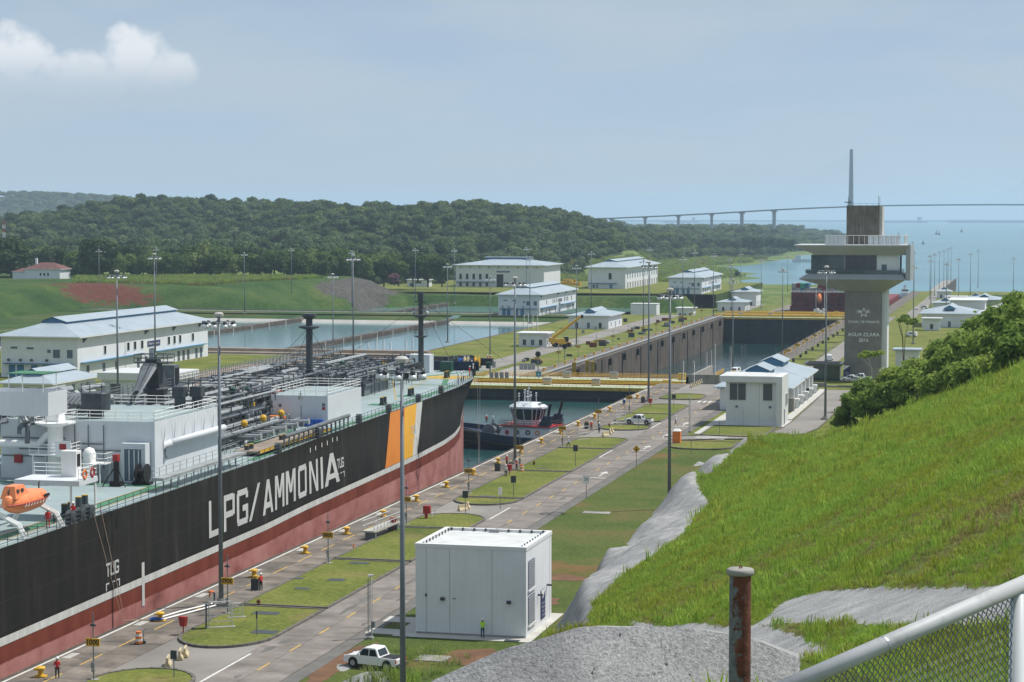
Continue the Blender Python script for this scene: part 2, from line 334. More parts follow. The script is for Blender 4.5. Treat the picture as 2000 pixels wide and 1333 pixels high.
def hill_mat():
    m, nt, b = nodes_mat('hill_cover'); v = coords(nt, world=True)
    c = ramp(nt, noise(nt, v, .6, 6, .65), [(.3, (.22,.22,.225)), (.55, (.32,.32,.32)), (.8, (.42,.42,.41))])
    g = ramp(nt, noise(nt, v, 11, 3, .8), [(.30, (.5,)*3), (.48, (.95,)*3), (.7, (1.3,)*3)]); c = mixc_(nt, 1, c, g, 'MULTIPLY'); c = mixc_(nt, ramp(nt, noise(nt, v, 4.2, 2, .5), [(.26, (1,1,1)), (.31, (0,0,0))]), c, (.06,.06,.062))
    s = ramp(nt, noise(nt, v, .3, 5, .6), [(.3, (.055,.10,.014)), (.5, (.10,.14,.025)), (.72, (.15,.125,.05))])
    at = nt.nodes.new('ShaderNodeAttribute'); at.attribute_name = 'shot'; md = nt.nodes.new('ShaderNodeMath'); md.operation = 'MULTIPLY_ADD'; nt.links.new(noise(nt, v, 1.6, 5, .65), md.inputs[0]); md.inputs[1].default_value = 1.1; nt.links.new(at.outputs['Fac'], md.inputs[2])
    k = ramp(nt, md.outputs[0], [(.54, (0,0,0)), (.57, (1,1,1))]); nt.links.new(mixc_(nt, k, s, c), b.inputs['Base Color']); b.inputs['Roughness'].default_value = .93; b.inputs['Specular IOR Level'].default_value = .2
    bump(nt, b, noise(nt, v, 9, 3, .75), .8, .06); return m
M['hill_cover'] = hill_mat()
def terrain_mat():
    m, nt, b = nodes_mat('terrain_cover'); v = coords(nt, world=True)
    c = ramp(nt, noise(nt, v, .035, 6, .62), [(.3, (.020,.052,.012)), (.5, (.040,.082,.018)), (.72, (.085,.115,.03))])
    c = mixc_(nt, 1.0, c, ramp(nt, noise(nt, v, .5, 4, .75), [(.3, (.6,)*3), (.7, (1.3,)*3)]), 'MULTIPLY')
    for an, cols, sc_ in (('soil', [(.3, (.075,.026,.018)), (.7, (.135,.048,.034))], .16), ('rockface', [(.3, (.035,.032,.03)), (.7, (.12,.11,.10))], .2)):
        at = nt.nodes.new('ShaderNodeAttribute'); at.attribute_name = an; md = nt.nodes.new('ShaderNodeMath'); md.operation = 'MULTIPLY_ADD'; nt.links.new(noise(nt, v, sc_, 6, .7), md.inputs[0]); md.inputs[1].default_value = 1.2; nt.links.new(at.outputs['Fac'], md.inputs[2])
        c = mixc_(nt, ramp(nt, md.outputs[0], [(.78, (0,0,0)), (.95, (1,1,1))]), c, ramp(nt, noise(nt, coords(nt, (1,1,.25), True), .35, 6, .7), cols))
    nt.links.new(c, b.inputs['Base Color']); b.inputs['Roughness'].default_value = .95; b.inputs['Specular IOR Level'].default_value = .15; bump(nt, b, noise(nt, v, .8, 5, .7), .8, .5); return m
M['terrain_cover'] = terrain_mat()
def water_mat(name, col, scale, strength, rough=.08, stretch=(1,1,1)):
    m, nt, b = nodes_mat(name); v = coords(nt, stretch, world=True)
    c = ramp(nt, noise(nt, v, scale*.08, 4), [(.3, tuple(x*.8 for x in col)), (.7, tuple(x*1.2 for x in col))]); nt.links.new(c, b.inputs['Base Color'])
    b.inputs['Roughness'].default_value = rough; b.inputs['IOR'].default_value = 1.33; b.inputs['Specular IOR Level'].default_value = .5
    bump(nt, b, noise(nt, v, scale, 4, .6), strength, .3); return m
M['water_lock'] = water_mat('water_lock', (.022,.075,.075), .55, .55, .07)
M['water_dark'] = water_mat('water_dark', (.012,.045,.05), .35, .5, .06)
M['water_basin'] = water_mat('water_basin', (.10,.20,.225), .15, .05, .10)
M['water_sea'] = water_mat('water_sea', (.075,.20,.235), .05, .5, .22, (.4, 1, 1))
def leaf_mat(name, a, b_, trans=.25, patch=None):
    m, nt, b = nodes_mat(name); oi = nt.nodes.new('ShaderNodeObjectInfo'); g = nt.nodes.new('ShaderNodeNewGeometry')
    v = coords(nt, world=True); n1 = noise(nt, v, .05, 3); n2 = g.outputs['Random Per Island']
    s = nt.nodes.new('ShaderNodeMath'); s.operation = 'MULTIPLY_ADD'; nt.links.new(n2, s.inputs[0]); s.inputs[1].default_value = .5
    s2 = nt.nodes.new('ShaderNodeMath'); s2.operation = 'MULTIPLY'; nt.links.new(oi.outputs['Random'], s2.inputs[0]); s2.inputs[1].default_value = .5
    nt.links.new(s2.outputs[0], s.inputs[2])
    c = ramp(nt, s.outputs[0], [(.0, a), (.6, tuple((x+y)/2 for x, y in zip(a, b_))), (1.0, b_)])
    if patch:
        c = mixc_(nt, ramp(nt, noise(nt, v, patch[1], 5, .6), [(.38, (0,0,0)), (.66, (1,1,1))]), c, patch[0]) if False else mixc_(nt, ramp(nt, noise(nt, v, patch[1], 5, .62), [(.42, (0,0,0)), (.62, (1,1,1))]), c, mixc_(nt, 1.0, c, patch[0], 'MULTIPLY'))
    nt.links.new(c, b.inputs['Base Color']); b.inputs['Roughness'].default_value = .65; b.inputs['Specular IOR Level'].default_value = .2
    t = nt.nodes.new('ShaderNodeBsdfTranslucent'); nt.links.new(c, t.inputs[0]); mx = nt.nodes.new('ShaderNodeMixShader'); mx.inputs[0].default_value = trans
    nt.links.new(b.outputs[0], mx.inputs[1]); nt.links.new(t.outputs[0], mx.inputs[2]); nt.links.new(mx.outputs[0], nt.nodes['Material Output'].inputs[0]); return m
M['leaf_forest'] = leaf_mat('leaf_forest', (.034,.085,.034), (.21,.26,.11), .38)
M['leaf_tree'] = leaf_mat('leaf_tree', (.042,.095,.022), (.17,.24,.06), .35)
M['leaf_dark'] = leaf_mat('leaf_dark', (.026,.058,.020), (.09,.135,.048), .35)
M['leaf_light'] = leaf_mat('leaf_light', (.08,.13,.03), (.20,.25,.065))
M['leaf_bush'] = leaf_mat('leaf_bush', (.10,.19,.028), (.42,.52,.11), .5)
M['leaf_pink'] = leaf_mat('leaf_pink', (.16,.07,.10), (.34,.18,.24))
M['blade'] = leaf_mat('blade', (.125,.25,.024), (.38,.53,.085), .42, ((1.10,.84,.72), .15))
M['blade_dry'] = leaf_mat('blade_dry', (.17,.165,.045), (.42,.36,.16), .3, ((.85,.72,.65), .25))
M['blade_tall'] = leaf_mat('blade_tall', (.12,.20,.035), (.32,.37,.13), .35)
def text_mesh(txt, size=1.0, bold=.0, align='CENTER', xs=1.0, spacing=1.0):
    cu = bpy.data.curves.new('t', 'FONT'); cu.body = txt; cu.size = size; cu.align_x = align; cu.align_y = 'CENTER'; cu.offset = bold; cu.space_character = spacing; cu.resolution_u = 3
    o = bpy.data.objects.new('t', cu); COL.objects.link(o)
    dg = bpy.context.evaluated_depsgraph_get(); me = bpy.data.meshes.new_from_object(o.evaluated_get(dg))
    bpy.data.objects.remove(o); bpy.data.curves.remove(cu)
    if xs != 1.0:
        for v in me.vertices: v.co.x *= xs
    return me
def wall_text(name, txt, size, m, parent, loc, rot, bold=.0, xs=1.0, depth=.0):
    me = text_mesh(txt, size, bold, xs=xs); me.materials.clear(); me.materials.append(m); me.name = name
    o = bpy.data.objects.new(name, me); COL.objects.link(o); adopt(o, parent); o.location = loc; o.rotation_euler = rot
    if depth:
        md = o.modifiers.new('s', 'SOLIDIFY'); md.thickness = depth
    return o
FRONT = (R(90), 0, 0)           # lettering that reads from -Y
SIDE = (R(90), 0, R(90))        # lettering that reads from +X
# ================================================================== SETTING
def zr(y): return lerp_tab(y, [(480,0),(575,-8.5),(1000,-8.5),(1090,-17),(3000,-17)])
def grid_mesh(name, xs, ys, zf, m, smooth=True):
    X, Y = np.meshgrid(xs, ys); Z = zf(X, Y); nx, ny = len(xs), len(ys)
    v = np.stack([X.ravel(), Y.ravel(), Z.ravel()], 1)
    i = np.arange(ny-1)[:,None]*nx+np.arange(nx-1)[None,:]; i = i.ravel()
    f = np.stack([i, i+1, i+nx+1, i+nx], 1)
    me = bpy.data.meshes.new(name); me.from_pydata(v.tolist(), [], f.tolist())
    for x in (m if isinstance(m, list) else [m]): me.materials.append(x)
    if smooth: me.polygons.foreach_set('use_smooth', [True]*len(me.polygons))
    return me
def sheet(name, x0, x1, y0, y1, z, m, step=40, parent=None):
    if callable(z):
        ys = np.unique(np.concatenate([np.arange(y0, y1, step), [y1]])); zz = np.array([z(t) for t in ys])
        me = grid_mesh(name, np.array([x0, x1]), ys, lambda X, Y: np.repeat(zz[:,None], 2, 1), m, False)
    else:
        me = bpy.data.meshes.new(name); me.from_pydata([(x0,y0,z),(x1,y0,z),(x1,y1,z),(x0,y1,z)], [], [(0,1,2,3)]); me.materials.append(m)
    o = link(name, me, parent)
    return o if parent else struct(o)
# right bank
rb = sheet('ground', -82.9, 400, 60, 1570, lambda y: zr(y)-.10, M['lawn'], 19)
b = MB(); b.box(-83.6, -82.9, 60, 470, -16, -.02); b.box(-83.6, -82.9, 620, 960, -30, -8.52); b.box(-83.6, -82.9, 1095, 1560, -30, -17.02)
struct(b.build('lock_wall_right', M['wall_dark']))
# apron of concrete slabs along the lock (each slab its own piece)
apron = sheet('lock_apron', -82.95, -76.0, 120, 1560, lambda y: zr(y)-.06, M['kerb'], 19)
sl = MB(); sl.box(-1.69, 1.69, -2.5, 2.5, -.05, .0); slm = sl.mesh('concrete_slab', M['apron'])
k = 0
for y in np.arange(148, 478, 5.06):
    for x in (-81.22, -77.8):
        o = link('concrete_slab', slm, apron, (x, y, -.012+.012*random.random())); k += 1
sheet('apron_far', -82.95, -76.0, 470, 1560, lambda y: zr(y)-.02, M['apron'], 19)
# edge line, yellow dashed and white lines
b = MB(); b.box(-82.94, -82.7, 120, 468, -.01, .02)
for y in np.arange(150, 470, 8.0): b.box(-79.62, -79.45, y, y+4.6, .001, .006, 1)
for y in np.arange(150, 470, 15.24): b.box(-82.4, -81.6, y+3, y+5.2, .001, .006, 2)
struct(b.build('lock_edge_marking', [M['white_line'], M['yellow_line'], M['concrete_light']]))
# road slabs
road = sheet('road', -67.2, -58.9, 120, 480, lambda y: -.07, M['shoulder'], 60)
rs = MB(); rs.box(-1.66, 1.66, -2.48, 2.48, -.05, .0); rsm = rs.mesh('road_slab', M['road'])
for y in np.arange(140, 478, 5.0):
    for x in (-65.48, -62.1): link('road_slab', rsm, road, (x, y, -.012+.008*random.random()))
sheet('road_far', -67.2, -60, 478, 1560, lambda y: zr(y)-.03, M['road_far'], 19)
b = MB()
for y in np.arange(143.5, 470, 8.05): b.box(-63.9, -63.72, y, y+3.0, .001, .006, 0)
b.box(-66.95, -66.7, 159, 174, .001, .006, 1)
for y0 in (259, 377, 330): b.box(-66.95, -66.7, y0, y0+11, .001, .006, 1)
def arrow(b, x, y, m=1):
    b.add([(x-.12,y,.005),(x+.12,y,.005),(x+.12,y+4,.005),(x-.12,y+4,.005)], [(0,1,2,3)], m)
    b.add([(x-.7,y+3.6,.0052),(x+.7,y+3.6,.0052),(x,y+6,.0052)], [(0,1,2)], m)
for y in (306, 343, 362, 384): arrow(b, -62.0, y); b.box(-63.5, -60.5, y-2.2, y-1.8, .001, .006, 1)
for i in range(6): b.box(-66.9+i*1.1, -66.3+i*1.1, 432, 436, .001, .006, 1)
struct(b.build('road_marking', [M['yellow_line'], M['white_line']]))
# side road towards the tower
def ribbon(name, pts, w, z, m, kerb=0):
    pts = [Vector((p[0], p[1], 0)) for p in pts]; b = MB(); L = []; Rr = []
    for i, p in enumerate(pts):
        d = (pts[min(i+1, len(pts)-1)]-pts[max(i-1, 0)]).normalized(); nrm = Vector((-d.y, d.x, 0))
        zz = z+zr(p.y) if z is not None else 0
        L.append(p+nrm*w/2+Vector((0,0,zz))); Rr.append(p-nrm*w/2+Vector((0,0,zz)))
    n = len(pts); b.add(L+Rr, [(i, n+i, n+i+1, i+1) for i in range(n-1)])
    if kerb:
        for S in (L, Rr):
            for p, q in zip(S[:-1], S[1:]): b.tube([p+Vector((0,0,.05)), q+Vector((0,0,.05))], .13, 4, 1)
    return struct(b.build(name, [m, M['kerb']]))
ribbon('side_road', [(-60.5,361),(-57,363),(-50,365.5),(-45,369),(-41.5,375),(-40.3,384),(-40,400),(-40,430),(-40.5,470),(-41,520),(-41,560),(-41,580)], 6.2, .0, M['road_far'], 1)
ribbon('footpath', [(-44.4,400),(-44.4,430),(-44.4,472)], 1.7, .05, M['concrete_light'])
b = MB()
for i in range(5): b.box(-56.4, -51.0, 361.0+i*1.1, 361.5+i*1.1, .02, .026)
struct(b.build('zebra_crossing', M['white_line']))
sheet('pavement', -76.1, -67.1, 120, 480, -.055, M['road_far'])
# planted islands between apron and road, kerbed
def island(x0, x1, y0, y1, r0, r1, z=0, mat_='lawn', kerbed=True):
    poly = []
    def arc(cx, cy, r, a0, a1): return [(cx+r*math.cos(R(a)), cy+r*math.sin(R(a))) for a in np.linspace(a0, a1, 9)]
    w = x1-x0
    poly = ([(x0+w*.5+w*.5*math.cos(a), y0+r0-r0*math.sin(a)) for a in np.linspace(PI, 0, 13)] if r0 else [(x0,y0),(x1,y0)])
    poly += ([(x0+w*.5+w*.5*math.cos(a), y1-r1+r1*math.sin(a)) for a in np.linspace(0, PI, 13)] if r1 else [(x1,y1),(x0,y1)])
    b = MB(); b.prism(poly, z-.12, z+.10, 0); o = struct(b.build('lawn_island', M[mat_]))
    if kerbed:
        kb = MB()
        for p, q in zip(poly, poly[1:]+poly[:1]):
            d = Vector((q[0]-p[0], q[1]-p[1], 0))
            if d.length < .05: continue
            c = (Vector((*p,0))+Vector((*q,0)))/2; kb.cbox((c.x, c.y, z+.04), (d.length+.1, .3, .26), 0, math.atan2(d.y, d.x))
        kb.build('kerb', M['kerb'], o)
    return o
for y0, y1, r0, r1 in ((120,166,0,5.5),(175.5,195,6,0),(195.9,224,0,0),(224.9,249,0,0),(249.9,262.5,0,5.5),(271.5,278,5.5,0),(278.9,309,0,0),(309.9,341,0,0),(341.9,359,0,2.5),(372.5,381.5,4.5,2),(389,404,1,0),(404.9,426,0,3),(438,452,2,5)):
    island(-76.1, -67.2, y0, y1, r0, r1)
island(-56.3, -44.9, 366.6, 384.8, 2.5, 0, 0); island(-58.6, -48, 345, 357, 4, 0)
sheet('lawn', -59.0, -40, 120, 345, -.045, M['lawn_dry'])
for y in (283, 205, 150): pass
b = MB(); b.box(-60.25, -58.9, 120, 356, -.03, .002); struct(b.build('road_shoulder', M['shoulder']))
b = MB(); b.box(-59.9, -55.4, 191, 193.6, -.03, .02); b.box(-59.8, -55.6, 185.2, 187.6, -.03, .02); b.box(-57, -43.8, 184.6, 199, -.03, .012); struct(b.build('paved_path', M['concrete_light']))
b = MB(); b.box(-55.8, -43.2, 385.6, 399, -.03, .03); b.box(-57.8,-55.9,370,470,-.03,.02); struct(b.build('paved_apron', M['concrete_light']))
b = MB()
for cx, cy, rx_, ry_ in ((-47.5,177.5,3.2,3.4),(-48.2,219,2.2,2.0),(-57.9,172,1.2,9),(-46.8,205,1.2,2.4)):
    b.prism([(cx+rx_*math.cos(a)*(1+.3*math.sin(3*a+cx)+.15*math.sin(7*a+cy)), cy+ry_*math.sin(a)*(1+.2*math.sin(5*a+cy))) for a in np.linspace(0, 2*PI, 22)[:-1]], -.05, -.02)
struct(b.build('bare_soil', M['soil']))
# ------------------------------------------------------------------ left bank, lock chambers, basins
sheet('ground_left', -200, -138, 60, 430, -.05, M['lawn']); sheet('ground_left_bay', -200, -156, 430, 515, -.05, M['brown_deck']); sheet('ground_left_rear', -420, -200, 60, 552, -.05, M['lawn'])
b = MB(); b.box(-200, -156, 515, 516, -12, -.05); b.box(-156.6, -156, 430, 515, -20, -.06); b.box(-156, -138, 429.5, 430, -20, -.06); b.box(-156.6, -156, 516, 604, -20, -8.6); b.box(-156.6, -138, 603, 640, -20, -8.52); b.box(-420, -200, 552, 553, -12, -.05); b.box(-200.5, -199.9, 516, 552, -12, -.06); struct(b.build('retaining_wall', M['concrete']))
for nm, x0, x1, y0, y1, z, m in (('ground_lockside', -205, -138, 640, 985, -8.55, 'lawn'), ('ground_lockside_bay', -205, -156, 516, 640, -8.55, 'lawn'), ('basin_deck', -400, -205, 553, 690, -8.6, 'brown_deck'), ('perimeter_ground', -480, -400, 400, 985, -8.65, 'bank_grass'),
                                 ('embankment_top', -480, -205, 955, 985, -8.5, 'bank_grass'), ('plateau_ground', -440, -182, 1250, 1475, -8.6, 'lawn')):
    sheet(nm, x0, x1, y0, y1, z, M[m])
zl = lambda y: lerp_tab(y, [(985,-8.58),(1075,-17.05),(1700,-17.05)])
sheet('ground_lower_left', -215, -138, 985, 1610, zl, M['lawn'], 15); sheet('ground_lower_far', -330, -215, 1260, 1610, -17.12, M['lawn']); struct(MB().box(-183,-182,1250,1475,-18,-8.62).build('terrace_wall', M['bank_grass']))
sheet('lockside_apron_left', -146, -138.2, 600, 985, -8.50, M['apron']); sheet('lockside_apron_lower_left', -146, -138.2, 1080, 1560, -17.0, M['apron'])
sheet('lockside_road_left', -170, -160, 600, 985, -8.51, M['road_far']); sheet('lockside_road_lower_left', -170, -160, 985, 1560, lambda y: zl(y)+.05, M['road_far'], 15)
b = MB(); b.box(-480, -205, 975, 980, -8.5, -8.42); struct(b.build('embankment_road', M['road_far']))
b = MB(); b.rail([(-480, 973.5, -8.45), (-206, 973.5, -8.45)], 1.0, 5, (1.0, .6), .09); tag(b.build('guard_rail', M['galv']), 'long steel guard rail along the road on the grass embankment', 'guard rail')
# lock wall of the middle chamber: monoliths with joints
lw = struct(MB().box(-138.6, -138.05, 604, 985, -30, -8.6).build('lock_wall_left', M['wall_dark']))
pm = MB(); pm.box(-.28, .28, -5.9, 5.9, -14, 0); pmm = pm.mesh('wall_panel', M['wall_dark'])
for y in np.arange(612, 980, 12.0): link('wall_panel', pmm, lw, (-138.0, y, -8.55+.01*random.random()))
b = MB()
for y in np.arange(612, 980, 36.0): b.box(-137.75, -137.5, y-.5, y+.5, -21, -9.2)
b.build('ladder_recess', M['black'], lw)
b = MB()
for y in np.arange(618, 975, 26.0): b.cbox((-137.2, y, -10.6), (1.0, 1.5, 2.2), 0); b.tube([(-137.2, y, -9.4), (-137.2, y, -8.7)], .12, 4)
b.build('fender', M['rubber'], lw)
b = MB(); b.tube([(-139.2, 600, -7.9), (-139.2, 975, -7.9)], .32, 8); b.tube([(-138.2, 600, -9.2), (-138.2, 975, -9.2)], .18, 6)
for y in np.arange(604, 975, 6.0): b.tube([(-139.2,y,-8.6),(-139.2,y,-7.9)], .1, 4)
tag(b.build('coping_pipe', M['pipe_light']), 'pale pipe run along the coping of the middle lock chamber', 'pipe')
struct(MB().box(-138.6, -138.05, 60, 429.5, -20, -.06).build('lock_wall_left_upper', M['wall_dark'])); struct(MB().box(-138.6, -138.05, 1075, 1560, -30, -17.1).build('lock_wall_left_lower', M['wall_dark']))
struct(MB().box(-156, -83, 545, 566, -30, -14).build('gate_sill', M['concrete']))
sheet('water_upper', -156.5, -83, 60, 575, -12.5, M['water_lock']); sheet('water_middle', -138.5, -83, 600, 975, -20.5, M['water_dark']); sheet('water_lower', -138.5, -83, 990, 1560, -23.5, M['water_dark'])
# water-saving basins
def basin(x0, x1, y0, y1, zt, zw, far=True):
    sheet('basin_water', x0, x1, y0, y1, zw, M['water_basin'])
    b = MB(); s = 26
    b.add([(x0,y1,zw-.2),(x1,y1,zw-.2),(x1,y1+3.5,zw+1.1),(x0,y1+3.5,zw+1.1)], [(0,1,2,3)], 1)
    b.add([(x0,y1+3.5,zw+1.1),(x1,y1+3.5,zw+1.1),(x1,y1+s,zt),(x0,y1+s,zt)], [(0,1,2,3)], 0)
    struct(b.build('basin_slope', [M['bank_grass'], M['lining']]))
for x0, x1 in ((-261,-205),(-333,-265),(-402,-337)): basin(x0, x1, 688, 936, -8.5, -11.4)
for x0, x1 in ((-330,-215),(-420,-334)): basin(x0, x1, 1000, 1232, -8.55, -14.5)
for i, (x, y0, y1, z) in enumerate(((-263,688,950,-9.7),(-335,688,950,-9.8),(-332,1000,1240,-12.6))):
    b = MB(); b.box(x-1.5, x+1.5, y0, y1, -20, z)
    for y in np.arange(y0+8, y1-6, 22): b.box(x-1.6, x+1.6, y, y+.7, -18, z+.02, 1)
    b.rail([(x+1.3, y0, z), (x+1.3, y1, z)], 1.0, 6, (1.0,), .05, 2)
    tag(b.build('basin_divider', [M['wall_dark'], M['concrete_light'], M['galv']]), ['dark divider wall between the two nearest water basins', 'dark divider wall between the second and third water basins', 'dark divider wall in the basins beyond the embankment'][i], 'divider wall', 'basin divider walls')
b = MB(); b.box(-402, -204.5, 686, 689, -16, -8.4); b.box(-402, -204.5, 680, 686, -9.5, -8.3, 1); struct(b.build('basin_wall', [M['brown_deck'], M['concrete_light']]))
b = MB(); b.box(-205, -203.6, 640, 950, -15, -8.52); b.add([(-420,1000,-14.6),(-412,1000,-8.6),(-412,1240,-8.6),(-420,1240,-14.6)], [(0,1,2,3)], 1); b.add([(-402,700,-13.2),(-410,700,-8.6),(-410,950,-8.6),(-402,950,-13.2)], [(0,3,2,1)], 1)
struct(b.build('basin_side_wall', [M['wall_dark'], M['lining']]))
# near concrete conduit structure behind the ship
b = MB()
for i in range(5): b.box(-300, -190, 600+i*14, 604+i*14, -8.6, -6.6+.3*i)
b.box(-300, -188, 598, 670, -8.6, -8.2, 1); b.rail([(-300, 672, -8.3), (-205, 672, -8.3)], 1.2, 6, (1.0, .5), .06, 2)
struct(b.build('conduit_structure', [M['brown_deck'], M['concrete_light'], M['dark_metal']]))
# ------------------------------------------------------------------ sea and far land
sea = sheet('sea', -16000, 16000, 1555, 27000, -25, M['water_sea'])
COAST = [(1500,-139),(1620,-139),(1700,-300),(1900,-295),(2000,-268),(2120,-250),(2180,-262),(2400,-330),(2620,-350),(2900,-330),(3400,-330),(4200,-380),(5200,-440),(5800,-480),(6200,-700),(6500,-2500)]
RIDGE = []
for px, py, Y in ((-250,446,2500),(-100,442,2500),(0,434,2500),(80,432,2500),(150,424,2500),(200,412,2450),(250,399,2450),(340,389,2400),(460,392,2400),(560,397,2400),(640,402,2350),(700,397,2350),(800,401,2300),(860,398,2300),(920,394,2250),(980,402,2300),(1030,416,2450),(1110,439,2800),(1250,452,3300),(1400,447,3800),(1500,452,4100),(1560,456,4500),(1640,468,5600)):
    q = Q(px, py, Y=Y); RIDGE.append((q[0], q[1], q[2]-11))
RD = []
for a, c in zip(RIDGE[:-1], RIDGE[1:]):
    n = max(2, int(math.hypot(c[0]-a[0], c[1]-a[1])/40))
    for i in range(n): RD.append([a[j]+(c[j]-a[j])*i/n for j in range(3)])
RD = np.array(RD)
TOE = [P(-60,632,-8.5)[:2], P(0,625,-8.5)[:2], P(190,604,-8.5)[:2], P(300,602,-8.5)[:2], P(480,604,-8.5)[:2], P(640,590,-8.5)[:2], P(720,586,-8.5)[:2], P(800,578,-8.5)[:2], P(850,563,-8.5)[:2]]
TOPH = 10.5
def seg_dist(X, Y, pl):
    D = np.full(X.shape, 1e9); S = np.zeros(X.shape)
    for (ax, ay), (bx, by) in zip(pl[:-1], pl[1:]):
        dx, dy = bx-ax, by-ay; t = np.clip(((X-ax)*dx+(Y-ay)*dy)/(dx*dx+dy*dy), 0, 1)
        d = np.hypot(X-ax-t*dx, Y-ay-t*dy); s = np.sign((X-ax)*dy-(Y-ay)*dx)
        S = np.where(d < D, s, S); D = np.minimum(d, D)
    return D*-S          # positive on the left (plateau) side
def wob(X, Y, s, k): return np.sin(X/s+k)*np.cos(Y/(s*1.3)+2*k)+.5*np.sin(X/(s*.43)-Y/(s*.5)+k*3)
def Zland(X, Y):
    d = seg_dist(X, Y, TOE); t = np.clip((d-1)/34, 0, 1); pl = -8.6+(TOPH+1.2*wob(X, Y, 45, .7))*(t*t*(3-2*t))
    pl = np.where(Y > 1190, np.where(X > -470, -9.2, pl), pl)
    low = np.interp(Y, [1200,1500,1700,2000], [-9,-11,-15,-15])+.8*wob(X, Y, 90, 1)
    base = np.where((Y > 1230) & (X > -470), low, np.maximum(pl, np.where(Y > 1230, low, -60)))
    base = np.where((X > -470) & (Y < 1190) & (d < 0), -24, base)
    base = np.where((X > -190) & (Y < 1625), -24, base)
    sub = RD[::2]; h = np.full(X.shape, -60.0)
    for x, y, z in sub:
        r2 = ((X-x)**2+((Y-y)*(.27 if x < -560 else .5))**2); sg = 125. if x < -560 else (170. if z > -2 else 160.)
        h = np.maximum(h, -12+(z+12)*np.exp(-r2/sg**2))
    h = h+np.clip((h+8)/25, 0, 1)*3.2*wob(X, Y, 95, 2)
    z = np.maximum(base, np.where(Y > 1300, h, -60))
    xc = np.interp(Y, [c[0] for c in COAST], [c[1] for c in COAST])+14*wob(Y, X*0, 60, .3)
    z = np.where(Y > 1560, np.where(X > xc, -32., np.minimum(z, -25.5+np.clip((xc-X)*.07, 0, 10)+np.clip((xc-X-110)*.45, 0, 99))), z)
    lag = ((X-Q(1372,486,Y=3850)[0])/90)**2+((Y-3850)/230)**2
    return np.where(lag < 1, -28., z)
xs = np.concatenate([np.arange(-3300, -1100, 45), np.arange(-1100, -135, 12)])
ys = np.concatenate([np.arange(560, 1300, 9), np.arange(1300, 2300, 22), np.arange(2300, 6600, 60)])
land = link('terrain', grid_mesh('terrain', xs, ys, Zland, [M['terrain_cover'], M['field_grass'], M['forest_floor']])); struct(land)
me = land.data; cen = np.zeros(len(me.polygons)*3); me.polygons.foreach_get('center', cen); cen = cen.reshape(-1,3)
def pxof(x, y, z=0):
    d = x*FW[0]+y*FW[1]+(z-39)*FW[2]; return 1000+FPX*(x*RT[0]+y*RT[1])/d
CPX = pxof(cen[:,0], cen[:,1], cen[:,2])
DD = x_ = cen[:,0]*FW[0]+cen[:,1]*FW[1]+(cen[:,2]-39)*FW[2]; CPY = 666.5-FPX*(cen[:,0]*UP[0]+cen[:,1]*UP[1]+(cen[:,2]-39)*UP[2])/DD
def forest_front(px): return np.interp(px, [-400,600,870,900,1085,1110,1150,1200,1300,1500,1640], [1330,1330,1400,1580,1650,1800,1950,2150,2600,3050,4200])
mi = np.zeros(len(me.polygons), dtype=np.int32)
mi[(cen[:,1] > 1240) & (cen[:,0] > -640)] = 1
mi[cen[:,1] > forest_front(CPX)] = 2
tv = np.zeros(len(me.vertices)*3); me.vertices.foreach_get('co', tv); tv = tv.reshape(-1,3); tpx = pxof(tv[:,0], tv[:,1], tv[:,2])
soil_ = np.zeros(len(tv))
for (px, py, Y, rx_, ry_) in ((178,563,1008,19,20),(240,568,1006,15,10)):
    q = Q(px, py, Y=Y); soil_ = np.maximum(soil_, np.clip(1.0-.55*np.hypot((tv[:,0]-q[0])/rx_, (tv[:,1]-q[1])/ry_), 0, 1)*.62)
rk = np.clip(np.minimum(np.minimum(tpx-628, 812-tpx)/22, np.minimum((tv[:,2]+8.6)*1.2, (1.4-tv[:,2])*1.2)), 0, 1)*.75*((tv[:,1] < 1205) & (tv[:,1] > 1045))
for an, vals in (('soil', soil_), ('rockface', rk)): me.attributes.new(an, 'FLOAT', 'POINT').data.foreach_set('value', vals.astype(np.float32))
me.polygons.foreach_set('material_index', mi)
# far blue hill
def Zfar(X, Y):
    q = Q(60,386,Y=6500); z = -30+ (q[2]+30)*np.exp(-((X-q[0])/1100)**2-((Y-6500)/900)**2)
    q2 = Q(230,400,Y=6500); return np.maximum(z+4*wob(X,Y,300,1), -30+(q2[2]+22)*np.exp(-((X-q2[0])/700)**2-((Y-6500)/900)**2))
struct(link('far_hill', grid_mesh('far_hill', np.arange(-6500,-700,70), np.arange(5000,8000,70), Zfar, M['forest_floor'])))

b = MB()
for i in range(26):
    cx, cy = random.uniform(-66.5,-61), random.uniform(160, 440); rx_, ry_ = random.uniform(.15,.5), random.uniform(.6,2.8); ph = random.uniform(0,6)
    b.prism([(cx+rx_*math.cos(a)*(1+.3*math.sin(3*a+ph)), cy+ry_*math.sin(a)*(1+.3*math.sin(2*a+ph))) for a in np.linspace(0, 2*PI, 14)[:-1]], -.002, .0035)
struct(b.build('road_stain', M['shoulder']))
